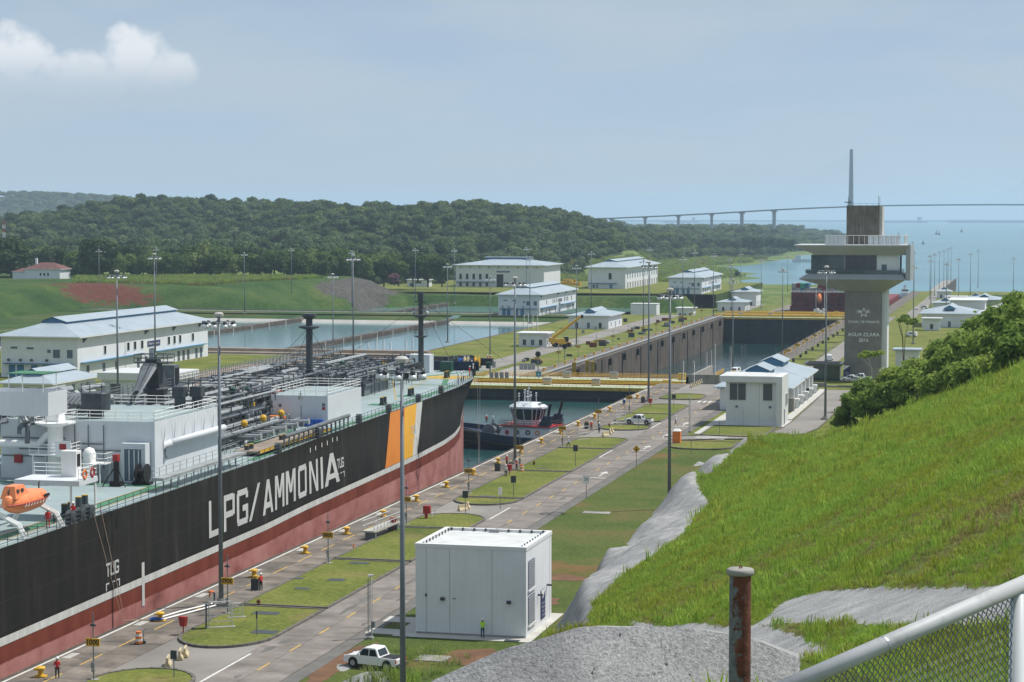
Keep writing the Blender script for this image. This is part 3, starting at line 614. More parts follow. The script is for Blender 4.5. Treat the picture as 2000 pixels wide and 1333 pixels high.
# ------------------------------------------------------------------ the viewing hill in the foreground
RT_ = [(-20,38),(0,37.2),(5,36.6),(20,33.4),(40,29.2),(60,27.0),(80,25.7),(120,24.5),(180,23.7),(250,21.1),(300,18.8),(350,15.8),(400,13.5),(450,11),(520,6),(600,0)]
XTOE = [(0,-40),(60,-40),(100,-32),(120,-31),(150,-36.5),(172,-40),(187,-42.3),(230,-45.5),(270,-48),(330,-51),(360,-51.5),(371,-47),(384,-37.5),(410,-34.5),(470,-33),(560,-30)]
PROF = [(-60,-4),(-44,2),(-30,12.5),(-22,19.5),(-18,23.4),(-16.3,25.0),(-14,26.2),(-11.8,26.95),(-9,27.0),(-7.2,26.8),(-5,26.1),(-3,25.7),(0,25.6),(40,27)]
def itab(v, t): return np.interp(v, [a for a, _ in t], [c for _, c in t])
def Zhill0(X, Y):
    far = itab(Y, RT_)+np.where(X < 0, .455*X, .06*X)
    near = itab(X, PROF)+(60-Y)*.2
    near = np.where(Y < 56, np.minimum(near, 39-.238*np.hypot(X, Y)), near)
    t = np.clip((Y-58)/20, 0, 1); t = t*t*(3-2*t); z = near*(1-t)+far*t
    z = z+4.2*np.exp(-((X+43.5)/4.5)**2-((Y-272)/12)**2)+1.6*np.exp(-((X+46)/5)**2-((Y-318)/20)**2)-1.6*np.exp(-((X+41)/4.5)**2-((Y-242)/10)**2)
    z = z+itab(Y, [(280,0),(300,2.6),(318,3.9),(352,6.0),(363,2.5),(368,0)])*np.exp(-((X+44)/7.5)**2); z = np.minimum(z, (X-itab(Y, XTOE))*1.9)
    zb = np.array([zr(t) for t in np.ravel(Y)]).reshape(np.shape(Y)) if np.max(Y) > 480 else 0
    z = np.where(X < itab(Y, XTOE), zb-.6, np.maximum(z, zb-.6))
    return np.where(Y < 185, np.maximum(z, 2.3*np.exp(-((X+51.5)/4.2)**2-((Y-161.5)/4.0)**2)-.5), z)
def hit(px, py):
    d = np.array(ray(px, py)); t = np.arange(20, 460, .5); X = d[0]*t; Y = d[1]*t; Z = 39+d[2]*t
    below = np.nonzero(Z < Zhill0(X, Y))[0]; i = below[0] if len(below) else -1
    return (float(X[i]), float(Y[i]), float(Z[i]))
def inpoly(X, Y, poly):
    ins = np.zeros(X.shape, bool); n = len(poly)
    for i in range(n):
        (x1, y1), (x2, y2) = poly[i], poly[(i+1) % n]
        c = ((y1 > Y) != (y2 > Y)) & (X < (x2-x1)*(Y-y1)/(y2-y1+1e-12)+x1); ins ^= c
    return ins
edge = [hit(*p)[:2] for p in ((1080,1240),(1158,1178),(1230,1120),(1290,1080),(1340,1042),(1362,1015),(1388,985),(1370,960),(1360,940),(1372,905),(1400,880),(1438,857))]
SHOT = [[(-70,edge[0][1]-4)]+edge+[(-70,edge[-1][1]+1)],
        [(-17.8,20),(-17.8,57)]+[hit(*p)[:2] for p in ((960,1310),(1060,1268),(1150,1236),(1230,1221),(1350,1221),(1440,1224),(1500,1229),(1560,1246),(1600,1262),(1630,1282),(1560,1325))]+[(-5.0,20)],
        [hit(*p)[:2] for p in ((1478,1225),(1500,1205),(1530,1175),(1575,1160),(1640,1151),(1720,1146),(1800,1143),(1870,1144),(1935,1150),(2060,1160),(2120,1175),(2120,1240),(1900,1236),(1760,1227),(1650,1216),(1560,1220))]]
SHOT.append([(-60,300),(-43.5,298),(-43,320),(-42.2,345),(-41.5,360),(-44,372),(-60,372)])
SHOT.append([(-58,152),(-58,168),(-50.2,167.5),(-46.5,164),(-46.5,152)])
xs = np.concatenate([np.arange(-62, 2, .45), np.arange(2, 60, 2.5)]); ys = np.concatenate([np.arange(2, 52, 1.2), np.arange(52, 100, .3), np.arange(100, 200, .55), np.arange(200, 420, .9), np.arange(420, 600, 4)])
def wavy(X, Y): return np.sin(X*1.1+.6*np.sin(Y*.35))*np.sin(Y*.52+1.3*np.cos(X*.4))
def Zhill(X, Y):
    z = Zhill0(X, Y); m = np.zeros(X.shape)
    for p in SHOT: m = np.maximum(m, inpoly(X, Y, p))
    amp = np.where(m > 0, np.interp(Y, [60,120,200], [.10,.2,.75]), .09)
    z = z+amp*(wavy(X*.42, Y*.42)+np.where(m > 0, .15, .5)*wavy(X*2.3+4, Y*2.1)+.3*np.sin(Y*.21+X*.3))
    return np.where(X < itab(Y, XTOE)+.3, np.where(Y > 172, np.minimum(z, Zhill0(X, Y)), z), z)
def shot_sd(X, Y):
    best = np.full(X.shape, -99.0)
    for p in SHOT:
        D = np.full(X.shape, 1e9)
        for (ax, ay), (bx, by) in zip(p, p[1:]+p[:1]):
            dx, dy = bx-ax, by-ay; t = np.clip(((X-ax)*dx+(Y-ay)*dy)/(dx*dx+dy*dy+1e-9), 0, 1); D = np.minimum(D, np.hypot(X-ax-t*dx, Y-ay-t*dy))
        best = np.maximum(best, np.where(inpoly(X, Y, p), D, -D))
    return best
hill = struct(link('hillside', grid_mesh('hillside', xs, ys, Zhill, M['hill_cover'])))
hv = np.zeros(len(hill.data.vertices)*3); hill.data.vertices.foreach_get('co', hv); hv = hv.reshape(-1,3); sd_ = shot_sd(hv[:,0], hv[:,1])
at_ = hill.data.attributes.new('shot', 'FLOAT', 'POINT'); at_.data.foreach_set('value', (sd_*np.interp(hv[:,1], [50,120,250], [1.6,1.0,.6])).astype(np.float32))
hm = hill.data; hc = np.zeros(len(hm.polygons)*3); hm.polygons.foreach_get('center', hc); hc = hc.reshape(-1,3)
sm = shot_sd(hc[:,0], hc[:,1]) > -.12
# ------------------------------------------------------------------ vegetation
def blades_mesh(name, n, h, w, spread, m, lean=.5):
    v = []; f = []
    for i in range(n):
        a = random.uniform(0, 2*PI); r = spread*math.sqrt(random.random()); x, y = r*math.cos(a), r*math.sin(a)
        b = random.uniform(0, 2*PI); hh = h*random.uniform(.55, 1.1); l = lean*hh*random.uniform(.2, 1); dx, dy = math.cos(b), math.sin(b)
        wx, wy = -dy*w/2, dx*w/2; o = len(v)
        v += [(x-wx,y-wy,-.03),(x+wx,y+wy,-.03),(x+dx*l*.35+wx*.7,y+dy*l*.35+wy*.7,hh*.6),(x+dx*l*.35-wx*.7,y+dy*l*.35-wy*.7,hh*.6),(x+dx*l,y+dy*l,hh)]
        f += [(o,o+1,o+2,o+3),(o+3,o+2,o+4)]
    me = bpy.data.meshes.new(name); me.from_pydata(v, [], f); me.materials.append(m); return me
def crown_mesh(name, n, lobes, leaf, m, sub=None, core=None, ragged=.17):
    L = np.array([l[:3] for l in lobes]); RR = np.array([l[3:6] for l in lobes]); wgt = (RR[:,0]*RR[:,2]); wgt = wgt/wgt.sum()
    k = RNG.choice(len(lobes), n, p=wgt); d = RNG.normal(size=(n,3)); d /= np.linalg.norm(d, axis=1)[:,None]; d[:,2] = np.where(d[:,2] < -.35, -d[:,2], d[:,2])
    rad = np.clip(1-np.abs(RNG.normal(0, ragged, n)), .3, 1.06)+RNG.normal(0,.03+max(0,ragged-.17)*.9,n); c = L[k]+d*RR[k]*rad[:,None]
    nn = d*.9+RNG.normal(0, .55, (n,3))+np.array([0,0,.35]); nn /= np.linalg.norm(nn, axis=1)[:,None]
    u = np.cross(nn, RNG.normal(size=(n,3))); u /= np.linalg.norm(u, axis=1)[:,None]; w = np.cross(nn, u)
    s = leaf*RNG.uniform(.6, 1.35, n)[:,None]
    v = np.stack([c-u*s, c-w*s*.55+nn*s*.12, c+u*s, c+w*s*.55+nn*s*.12], 1).reshape(-1,3)
    f = np.arange(4*n).reshape(-1,4); me = bpy.data.meshes.new(name)
    vv = v.tolist(); ff = f.tolist()
    if core:
        b = MB()
        for l in lobes: b.ball(l[:3], 1, 0, 7, 5, tuple(core*q for q in l[3:6]))
        o = len(vv); vv += b.v; ff += [[i+o for i in q] for q in b.f]
    me.from_pydata(vv, [], ff); me.materials.append(m); return me
def lobes_for(r, h, n, base=.35):
    out = [(0, 0, h*.62, r*.72, r*.72, h*.36)]
    for i in range(n):
        a = 2*PI*i/n+random.uniform(-.4, .4); q = r*random.uniform(.35, .62); out.append((q*math.cos(a), q*math.sin(a), h*random.uniform(base+.08, .8), r*random.uniform(.32, .5), r*random.uniform(.32, .5), h*random.uniform(.16, .26)))
    return out
def scatter(name, pts, rots, scl, idx, meshes, kind='stuff'):
    cc = bpy.data.collections.new(name+'_kinds')
    for i, me in enumerate(meshes): cc.objects.link(bpy.data.objects.new('%s_kind_%02d' % (name, i), me))
    me = bpy.data.meshes.new(name); me.from_pydata([tuple(p) for p in pts], [], [])
    a = me.attributes.new('rot', 'FLOAT_VECTOR', 'POINT'); a.data.foreach_set('vector', np.asarray(rots, np.float32).ravel())
    a = me.attributes.new('scl', 'FLOAT', 'POINT'); a.data.foreach_set('value', np.asarray(scl, np.float32))
    a = me.attributes.new('idx', 'INT', 'POINT'); a.data.foreach_set('value', np.asarray(idx, np.int32))
    o = link(name, me); g = bpy.data.node_groups.new(name, 'GeometryNodeTree')
    g.interface.new_socket('Geometry', in_out='INPUT', socket_type='NodeSocketGeometry'); g.interface.new_socket('Geometry', in_out='OUTPUT', socket_type='NodeSocketGeometry')
    nd = g.nodes; gi = nd.new('NodeGroupInput'); go = nd.new('NodeGroupOutput'); ip = nd.new('GeometryNodeInstanceOnPoints'); ci = nd.new('GeometryNodeCollectionInfo')
    ci.inputs['Collection'].default_value = cc; ci.inputs['Separate Children'].default_value = True; ci.inputs['Reset Children'].default_value = True
    def attr(n_, t):
        x = nd.new('GeometryNodeInputNamedAttribute'); x.data_type = t; x.inputs['Name'].default_value = n_; return x.outputs[0]
    l = g.links.new; l(gi.outputs[0], ip.inputs['Points']); l(ci.outputs[0], ip.inputs['Instance']); ip.inputs['Pick Instance'].default_value = True
    l(attr('idx', 'INT'), ip.inputs['Instance Index']); l(attr('rot', 'FLOAT_VECTOR'), ip.inputs['Rotation']); l(attr('scl', 'FLOAT'), ip.inputs['Scale']); l(ip.outputs[0], go.inputs[0])
    o.modifiers.new('scatter', 'NODES').node_group = g; o['kind'] = kind; return o
# grass on the viewing hill
ok = (~sm) & (hc[:,0] > itab(hc[:,1], XTOE)+.6) & (hc[:,1] < 415) & (hc[:,0] < 8) & (hc[:,1] > 30)
hp = pxof(hc[:,0], hc[:,1], hc[:,2]); ok &= (hp > 900) & (hp < 2080)
ar = np.zeros(len(hm.polygons)); hm.polygons.foreach_get('area', ar); dens = np.interp(hc[:,1], [30,100,200,400], [26,15,7.5,4.5])
wt_ = ar*dens*ok; NT = int(wt_.sum()); ch = RNG.choice(len(hc), NT, p=wt_/wt_.sum()); pt = hc[ch].copy()
pt[:,0] += RNG.uniform(-.35, .35, NT); pt[:,1] += RNG.uniform(-.5, .5, NT); pt[:,2] = Zhill(pt[:,0], pt[:,1])
dry = np.clip(.5+.5*wob(pt[:,0]*8, pt[:,1]*8, 60, 1)+.3*wob(pt[:,0]*20, pt[:,1]*20, 60, 2), 0, 1)*np.interp(pt[:,1]-1.2*np.clip(pt[:,0]+10, -40, 10), [50,100,150,260], [1.0,.95,.5,.15])
ix = np.where(RNG.random(NT) < dry, RNG.integers(3, 5, NT), RNG.integers(0, 3, NT))
keep = RNG.random(NT) > np.where(ix > 2, .5*dry, 0); pt, ix = pt[keep], ix[keep]; NT = len(pt)
sc_ = RNG.uniform(.7, 1.3, NT)*np.interp(pt[:,1], [40,120,250,400], [.62,.85,1.25,1.7])
sc_ = np.where(RNG.random(NT) < .035, sc_*RNG.uniform(1.5, 2.4, NT), sc_)
clump = np.clip(wob(pt[:,0]*14, pt[:,1]*14, 60, 5), -1, 1.5); sc_ = sc_*(1+.28*clump)
rt_ = np.stack([RNG.uniform(-.15,.15,NT), RNG.uniform(-.15,.15,NT), RNG.uniform(0,6.28,NT)], 1)
scatter('hill_grass', pt, rt_, sc_, ix, [blades_mesh('tuft', 13, .34, .035, .24, M['blade'], .7), blades_mesh('tuft', 11, .42, .04, .26, M['blade'], .6), blades_mesh('tuft', 14, .27, .035, .26, M['blade'], .9),
        blades_mesh('tuft', 12, .20, .03, .24, M['blade_dry'], 1.0), blades_mesh('tuft', 9, .28, .03, .22, M['blade_dry'], .9)])
# tall grass tufts by the pickup truck
tt = []
for i in range(230):
    px = random.gauss(830, 50); py = random.uniform(1275, 1350)+abs(px-835)*.15; q = hit(px, min(py, 1332))
    if q[1] > 120: tt.append((q[0]+random.uniform(-.6,.6), q[1]+random.uniform(-1.5,1.5), q[2]-.15))
tt = np.array(tt); n = len(tt)
scatter('tall_grass', tt, np.stack([np.zeros(n), np.zeros(n), RNG.uniform(0,6,n)], 1), RNG.uniform(.7,1.4,n), RNG.integers(0,2,n), [blades_mesh('tall_tuft', 26, 1.15, .05, .4, M['blade_tall'], .7), blades_mesh('tall_tuft', 20, .9, .05, .45, M['blade'], .9)])
# bushes behind the crest
BV = []
for i in range(4):
    lb = lobes_for(2.9, 4.6, 12, .05); BV.append((crown_mesh('foliage', 4200, lb, .34, M['leaf_bush'], core=.35, ragged=.30), i))
def stems(m, h, k, r, sp):
    b = MB()
    for i in range(k):
        a = random.uniform(0, 6.28); b.tube([(0,0,-.6),(.3*sp*math.cos(a),.3*sp*math.sin(a),h*.4),(sp*math.cos(a),sp*math.sin(a),h*.8)], r, 5, 0, r*.4)
    return b.mesh('stem', m)
SV = [stems(M['bark'], 4.2, 6, .10, 1.3) for _ in range(2)]
bush_spots = []
for px, py, Y, s in ((1652,800,352,.85),(1668,776,350,.9),(1700,772,338,1.0),(1690,748,352,.95),(1735,756,330,1.0),(1745,728,338,1.05),(1782,735,318,1.05),(1790,712,330,1.1),(1822,718,312,1.1),(1828,692,322,1.2),(1868,700,300,1.15),
                     (1862,670,318,1.3),(1905,688,292,1.2),(1900,650,312,1.35),(1945,680,285,1.2),(1935,634,305,1.4),(1985,672,278,1.2),(1975,622,298,1.45),(1880,640,330,1.3),(1960,604,312,1.3),(2010,610,290,1.5),(2010,650,280,1.4),(1842,655,340,1.2),(1925,606,335,1.3),(1995,590,310,1.2)):
    py += 26 if 1790 < px < 1965 else 0; q = Q(px, py, Y=Y); s *= 1.02; bush_spots.append((q[0], q[1], q[2]-(3.4 if py < 700 else 3.7)*s, s))
ORD = ['lowest', 'second', 'third', 'fourth', 'fifth', 'sixth', 'seventh', 'eighth', 'ninth', 'tenth', 'eleventh', 'twelfth', 'thirteenth', 'fourteenth', 'fifteenth', 'sixteenth', 'seventeenth', 'eighteenth', 'nineteenth', 'twentieth', 'twenty-first', 'twenty-second', 'twenty-third', 'twenty-fourth', 'twenty-fifth']
for i, (x, y, z, s) in enumerate(bush_spots):
    t = thing('bush', 'dense green bush behind the grassy crest, %s bush counted upwards from the side road' % ORD[i], 'bush', (x, y, z), random.uniform(0, 6), 'bushes along the crest of the hill'); t.scale = (s, s, s)
    link('foliage', BV[i % 4][0], t); link('stem', SV[i % 2], t)
# thin small trees among the bushes, in front of the tower
for i, (px, pb, pt_, Y, lab) in enumerate(((1705,748,690,420,'thin pale-stemmed sapling with a flat tuft of leaves in front of the control tower'),(1765,700,620,430,'thin dark-stemmed sapling right of the control tower'))):
    q = Q(px, pb, Y=Y); h = Q(px, pt_, Y=Y)[2]-q[2]; t = thing('sapling', lab, 'tree', q, 0, 'saplings by the tower'); b = MB()
    for k in range(5):
        a = random.uniform(2.2, 4.2) if i == 0 else random.uniform(0, 6); b.tube([(0,0,-2),(.3*math.cos(a),.2*math.sin(a),h*.5),((1.2+.5*k*(i == 0))*math.cos(a),1.0*math.sin(a),h*random.uniform(.85,1))], .09, 5, 0, .03)
    b.build('trunk', M['bark'] if i else M['concrete_light'], t)
    link('crown', crown_mesh('crown', 700, [(random.uniform(-2.2,2.0),random.uniform(-1,1),h*random.uniform(.78,1.0),1.0,.9,.6) for _ in range(6)], .26, M['leaf_bush']), t)
# ------------------------------------------------------------------ forest
FV = []
for i in range(6):
    r, h = 7.0, 13.0; FV.append(crown_mesh('forest_crown', 520, lobes_for(r, h, 9, .3), 1.0, [M['leaf_forest'], M['leaf_forest'], M['leaf_dark'], M['leaf_dark'], M['leaf_tree'], M['leaf_light']][i], core=.72))
fp = []
def addf(n, ylo, yhi, smin, smax, pxlo=-140, pxhi=1660):
    px = RNG.uniform(pxlo, pxhi, n); a = YAW-np.arctan((px-1000)/FPX); Y = ylo+(yhi-ylo)*RNG.random(n)**.8; X = -np.tan(a)*Y
    Z = Zland(X, Y); k = (Y > forest_front(px)) & (Z > -24.6)
    for x, y, z, s in zip(X[k], Y[k], Z[k], RNG.uniform(smin, smax, k.sum())): fp.append((x, y, z-1.5, s))
addf(9500, 1320, 2800, .45, 1.05); addf(1500, 1320, 2800, 1.0, 1.5); addf(4500, 2200, 4200, .6, 1.3, 950, 1660); addf(1800, 3400, 6300, .9, 1.9, 1200, 1660)
for Y0, n in ((6000, 2600),):
    X = RNG.uniform(-5200, -2200, n); Y = RNG.uniform(5300, 7300, n); Z = Zfar(X, Y)
    for x, y, z in zip(X, Y, Z):
        if z > -20: fp.append((x, y, z-2, RNG.uniform(1.3, 2.0)))
fp = np.array(fp); n = len(fp); rot = np.stack([RNG.normal(0,.06,n), RNG.normal(0,.06,n), RNG.uniform(0,6.28,n)], 1)
fo = scatter('forest', fp[:,:3], rot, fp[:,3], RNG.choice(6, n, p=[.28,.26,.16,.14,.12,.04]), FV); fo['label'] = 'dense tropical forest covering the hills'
# trees one can tell apart along the edge of the forest
def trunk_mesh(h, r):
    b = MB(); b.tube([(0,0,-1.5),(0,0,h*.35),(.2,.1,h*.6)], r, 7, 0, r*.5)
    for i in range(5):
        a = 6.28*i/5+.3; b.tube([(0,0,h*(.28+.04*i)),(h*.12*math.cos(a),h*.12*math.sin(a),h*.5),(h*.22*math.cos(a),h*.22*math.sin(a),h*.66)], r*.45, 5, 0, r*.12)
    return b.mesh('trunk', M['bark'])
TV = []
for i, mm in enumerate(('leaf_tree','leaf_dark','leaf_tree','leaf_light','leaf_dark','leaf_tree')):
    TV.append((crown_mesh('crown', 1500, lobes_for(6.2, 14, 9, .2), .62, M[mm], core=.72), trunk_mesh(14, .4)))
def nth(n): return '%d%s' % (n, 'th' if 10 <= n % 100 <= 20 else {1:'st',2:'nd',3:'rd'}.get(n % 10, 'th'))
def tree(px, py_top, py_base, Y, var, label, wid=1.0, group='trees along the forest edge'):
    q = Q(px, py_base, Y=Y); top = Q(px, py_top, Y=Y); s = (top[2]-q[2])/13.6
    t = thing('tree', label, 'tree', q, random.uniform(0, 6), group); t.scale = (s*wid, s*wid, s); link('crown', TV[var][0], t); link('trunk', TV[var][1], t); return t
tree(22, 462, 552, 1140, 1, 'big dark spreading tree overhanging the white house', 1.15); tree(190, 464, 556, 1130, 4, 'tallest dark round tree just right of the white house', 1.15)
tree(98, 482, 545, 1190, 1, 'dark tree behind the red roof of the white house', 1.1)
names = {0:'mid green', 1:'dark green', 2:'olive green', 3:'pale yellow-green', 4:'very dark', 5:'fresh green'}
spot = []
for row, (Y, yb) in enumerate(((1190, 547), (1240, 540))):
    px = 130+row*14
    while px < 880:
        top = {0: 496, 1: 486}[row]+random.uniform(-7, 8)+(6 if px > 560 else 0); spot.append((px, top, yb+(8 if px > 620 else 0), Y+random.uniform(-12, 12)+max(0, px-560)*.18, random.choice((0,0,1,2,2,3,4,5)))); px += random.uniform(20, 30)
spot.sort()
for i, (px, t_, b_, Y, v) in enumerate(spot):
    tree(px, t_, b_, Y, v, '%s tree at the forest edge, %s in the row right of the white house' % (names[v], nth(i+1)), random.uniform(.95, 1.25))
for i, (px, pt_, pb, Y) in enumerate(((1283,462,492,2950),(1322,470,490,2900),(1372,474,491,2880),(1420,466,490,2950),(1438,470,491,2880),(1462,463,490,2950),(1482,464,491,2930),(1505,462,490,2960),(1528,466,490,2940),(1545,468,491,2900),(1440,530,541,2080),(1260,470,498,2700),(1235,474,500,2600))):
    tree(px, pt_, pb, Y, (1,4,1)[i % 3], 'dark round tree beyond the tall grass field, %s counted from the left' % ORD[i].replace('lowest', 'first'), 1.3, 'trees beyond the grass field')
t = tree(770, 534, 556, 1215, 0, 'small tree covered in pink blossom by the gatehouse', 1.35, None); CH[t.name][0].data = crown_mesh('crown', 1300, lobes_for(6.2, 14, 9, .2), .6, M['leaf_pink'], core=.7)
# tall grass on the plateau and in the field
gp = []
for _ in range(5200):
    px = random.uniform(150, 640); a = YAW-math.atan((px-1000)/FPX); Y = random.uniform(1035, 1170); X = -math.tan(a)*Y
    gp.append((X, Y))
gp = np.array(gp); dd = seg_dist(gp[:,0], gp[:,1], TOE); gp = gp[dd > 46]; gz = Zland(gp[:,0], gp[:,1]); k1 = np.column_stack([gp, gz])
g2 = []
for _ in range(9000):
    px = random.uniform(1085, 1560); a = YAW-math.atan((px-1000)/FPX); Y = random.uniform(1560, 3000); g2.append((-math.tan(a)*Y, Y))
g2 = np.array(g2); z2 = Zland(g2[:,0], g2[:,1]); kk = (z2 > -23.5) & (z2 < -5); k2 = np.column_stack([g2, z2])[kk]
allg = np.vstack([k1, k2]); n = len(allg); s = np.concatenate([np.full(len(k1), 1.0), np.interp(k2[:,1], [1560,3000], [1.5,2.4])])*RNG.uniform(.6,1.3,n)
scatter('reed_field', allg, np.stack([np.zeros(n), np.zeros(n), RNG.uniform(0,6,n)], 1), s, RNG.integers(0,3,n), [blades_mesh('reed', 40, 2.2, .22, 1.9, M['blade_tall'], .6), blades_mesh('reed', 34, 1.8, .24, 2.0, M['blade'], .6), blades_mesh('reed', 36, 1.4, .22, 2.0, M['blade_dry'], .8)])
# ================================================================== BUILDINGS
def hip(b, x0, x1, y0, y1, z, h, over=1.2, m=0, trim=1, ridge=None):
    X0, X1, Y0, Y1 = x0-over, x1+over, y0-over, y1+over; th = .28
    w = min(X1-X0, Y1-Y0)/2
    if Y1-Y0 >= X1-X0: r0, r1 = ((X0+X1)/2, Y0+w), ((X0+X1)/2, Y1-w)
    else: r0, r1 = (X0+w, (Y0+Y1)/2), (X1-w, (Y0+Y1)/2)
    b.box(X0, X1, Y0, Y1, z, z+th, trim)
    zb = z+th+.01; v = [(X0,Y0,zb),(X1,Y0,zb),(X1,Y1,zb),(X0,Y1,zb),(*r0,zb+h),(*r1,zb+h)]
    f = [(0,1,4),(1,2,5,4),(2,3,5),(3,0,4,5)] if Y1-Y0 >= X1-X0 else [(0,1,5,4),(1,2,5),(2,3,4,5),(3,0,4)]
    return b.add(v, f, m), r0, r1, zb+h
def wall_box(t, x0, x1, y0, y1, h, m='white_wall'):
    MB().box(x0, x1, y0, y1, 0, h).build('wall', M[m], t)
def pane(t, face, a0, a1, z0, z1, pos, m='glass', name='window', frame=True, d=.06):
    """rectangular opening on a wall: face 'F' (looking to -Y at y=pos) or 'S' (looking to +X at x=pos)"""
    b = MB()
    if face == 'F': b.box(a0, a1, pos-d, pos+.02, z0, z1)
    else: b.box(pos-.02, pos+d, a0, a1, z0, z1)
    o = b.build(name, M[m], t)
    if frame:
        k = MB(); e = .09; D = d+.05
        for q in ((a0-e,a1+e,z1,z1+e),(a0-e,a1+e,z0-e,z0),(a0-e,a0,z0,z1),(a1,a1+e,z0,z1)):
            if face == 'F': k.box(q[0], q[1], pos-D, pos+.02, q[2], q[3])
            else: k.box(pos-.02, pos+D, q[0], q[1], q[2], q[3])
        k.build('frame', M['white_trim'], o)
    return o
def monitor(t, x0, x1, y0, y1, z, h, roofm='roof_blue', paint='blue_paint'):
    """raised ridge ventilator with gabled roof along Y"""
    c = (x0+x1)/2; b = MB(); b.box(x0, x1, y0, y1, z, z+h, 0)
    b.add([(x0,y0,z+h),(x1,y0,z+h),(c,y0,z+h+1.0),(x0,y1,z+h),(x1,y1,z+h),(c,y1,z+h+1.0)], [(0,1,2),(3,5,4)], 0)
    b.build('roof_monitor', M[paint], t); o = .5
    r = MB(); r.add([(x0-o,y0-o,z+h-.02),(c,y0-o,z+h+1.15),(c,y1+o,z+h+1.15),(x0-o,y1+o,z+h-.02),(x1+o,y0-o,z+h-.02),(x1+o,y1+o,z+h-.02)], [(0,1,2,3),(1,4,5,2)]); r.build('monitor_roof', M[roofm], t)
def machinery_building(loc, label, W_=20, L=82, H=9.7, text='Edificio de Maquinaria', awn=True):
    t = thing('machinery_building', label, 'building', loc, 0, 'white machinery buildings with hipped roofs')
    wall_box(t, 0, W_, 0, L, H)
    b = MB(); _, r0, r1, zt = hip(b, 0, W_, 0, L, H, 3.6, 1.3); b.build('roof', [M['roof_blue'], M['white_trim']], t)
    monitor(t, W_/2-3.2, W_/2+3.2, 8, L-6, H+2.3, 1.1)
    for x0, x1, z0, z1 in ((2.6,4.4,6.9,7.4),(6.8,8.6,6.8,7.3),(12.2,13.1,6,6.8),(13.7,15.5,4.8,6.8),(17.3,18.8,4.8,6.8)): pane(t, 'F', x0, x1, z0, z1, 0, 'door_grey')
    for x0, x1 in ((2,3.7),(4.2,6.0),(7.9,9.6),(10.9,12.6)): pane(t, 'F', x0, x1, .1, 3.0, 0, 'blue_paint' if W_ > 0 else 'door_grey', 'door', False)
    for x in (2.1,5.2,8.1,12.1): MB().cbox((x,-.3,4.2), (.5,.5,.5)).build('wall_lamp', M['dark_metal'], t)
    if awn: MB().box(.8, W_-1.2, -1.0, .05, 3.25, 3.45).build('awning', M['blue_paint'], t); MB().box(W_-.05, W_+1.1, 1.5, L*.46, 3.5, 3.7).build('awning', M['blue_paint'], t); MB().box(W_-.05, W_+1.1, L*.56, L-3, 3.5, 3.7).build('awning', M['blue_paint'], t)
    for y, w in ((9,1.2),(17.3,1.4),(19.8,1.4),(22.5,1.4),(33,1.4),(35.3,1.4),(37.6,1.4),(43,1.4)):
        y *= L/50; pane(t, 'S', y, y+w, 4.9, 6.9, W_, 'glass')
    for y in (3,8.5,13,21,24,37,39,41,44.5,46.5): pane(t, 'S', y*L/50, y*L/50+1.5, .1, 2.7, W_, 'door_dark' if int(y) % 2 else 'door_grey', 'door', False)
    pane(t, 'S', 25.6*L/50, 25.6*L/50+3.4, .1, 4.6, W_, 'door_grey', 'roller_door', False)
    for y in (3,24*L/50,35*L/50,46*L/50): MB().add([(W_,y,H-.3),(W_+1.1,y,H-.3),(W_,y,H-1.4),(W_,y+.5,H-.3),(W_+1.1,y+.5,H-.3),(W_,y+.5,H-1.4)], [(0,2,1),(3,4,5),(1,2,5,4),(0,1,4,3),(0,3,5,2)]).build('bracket', M['door_grey'], t)
    y0_ = 25*L/50; sgn = MB().box(W_, W_+.12, y0_, y0_+8, 5.1, 6.5).build('name_board', M['sign_blue'], t)
    wall_text('board_text', text, .78, M['white_paint'], sgn, (W_+.14, y0_+4, 5.8), SIDE)
    return t
machinery_building((-240.5, 461, -.05), 'long white machinery building with pale blue hipped roof, nearest one behind the tanker')
machinery_building((-244, 963, -8.55), 'white two-storey machinery building with blue hipped roof beside the embankment, middle one of three')
machinery_building((-211, 1252, -8.62), 'white machinery building with pale roof farthest from the tanker, near the channel')
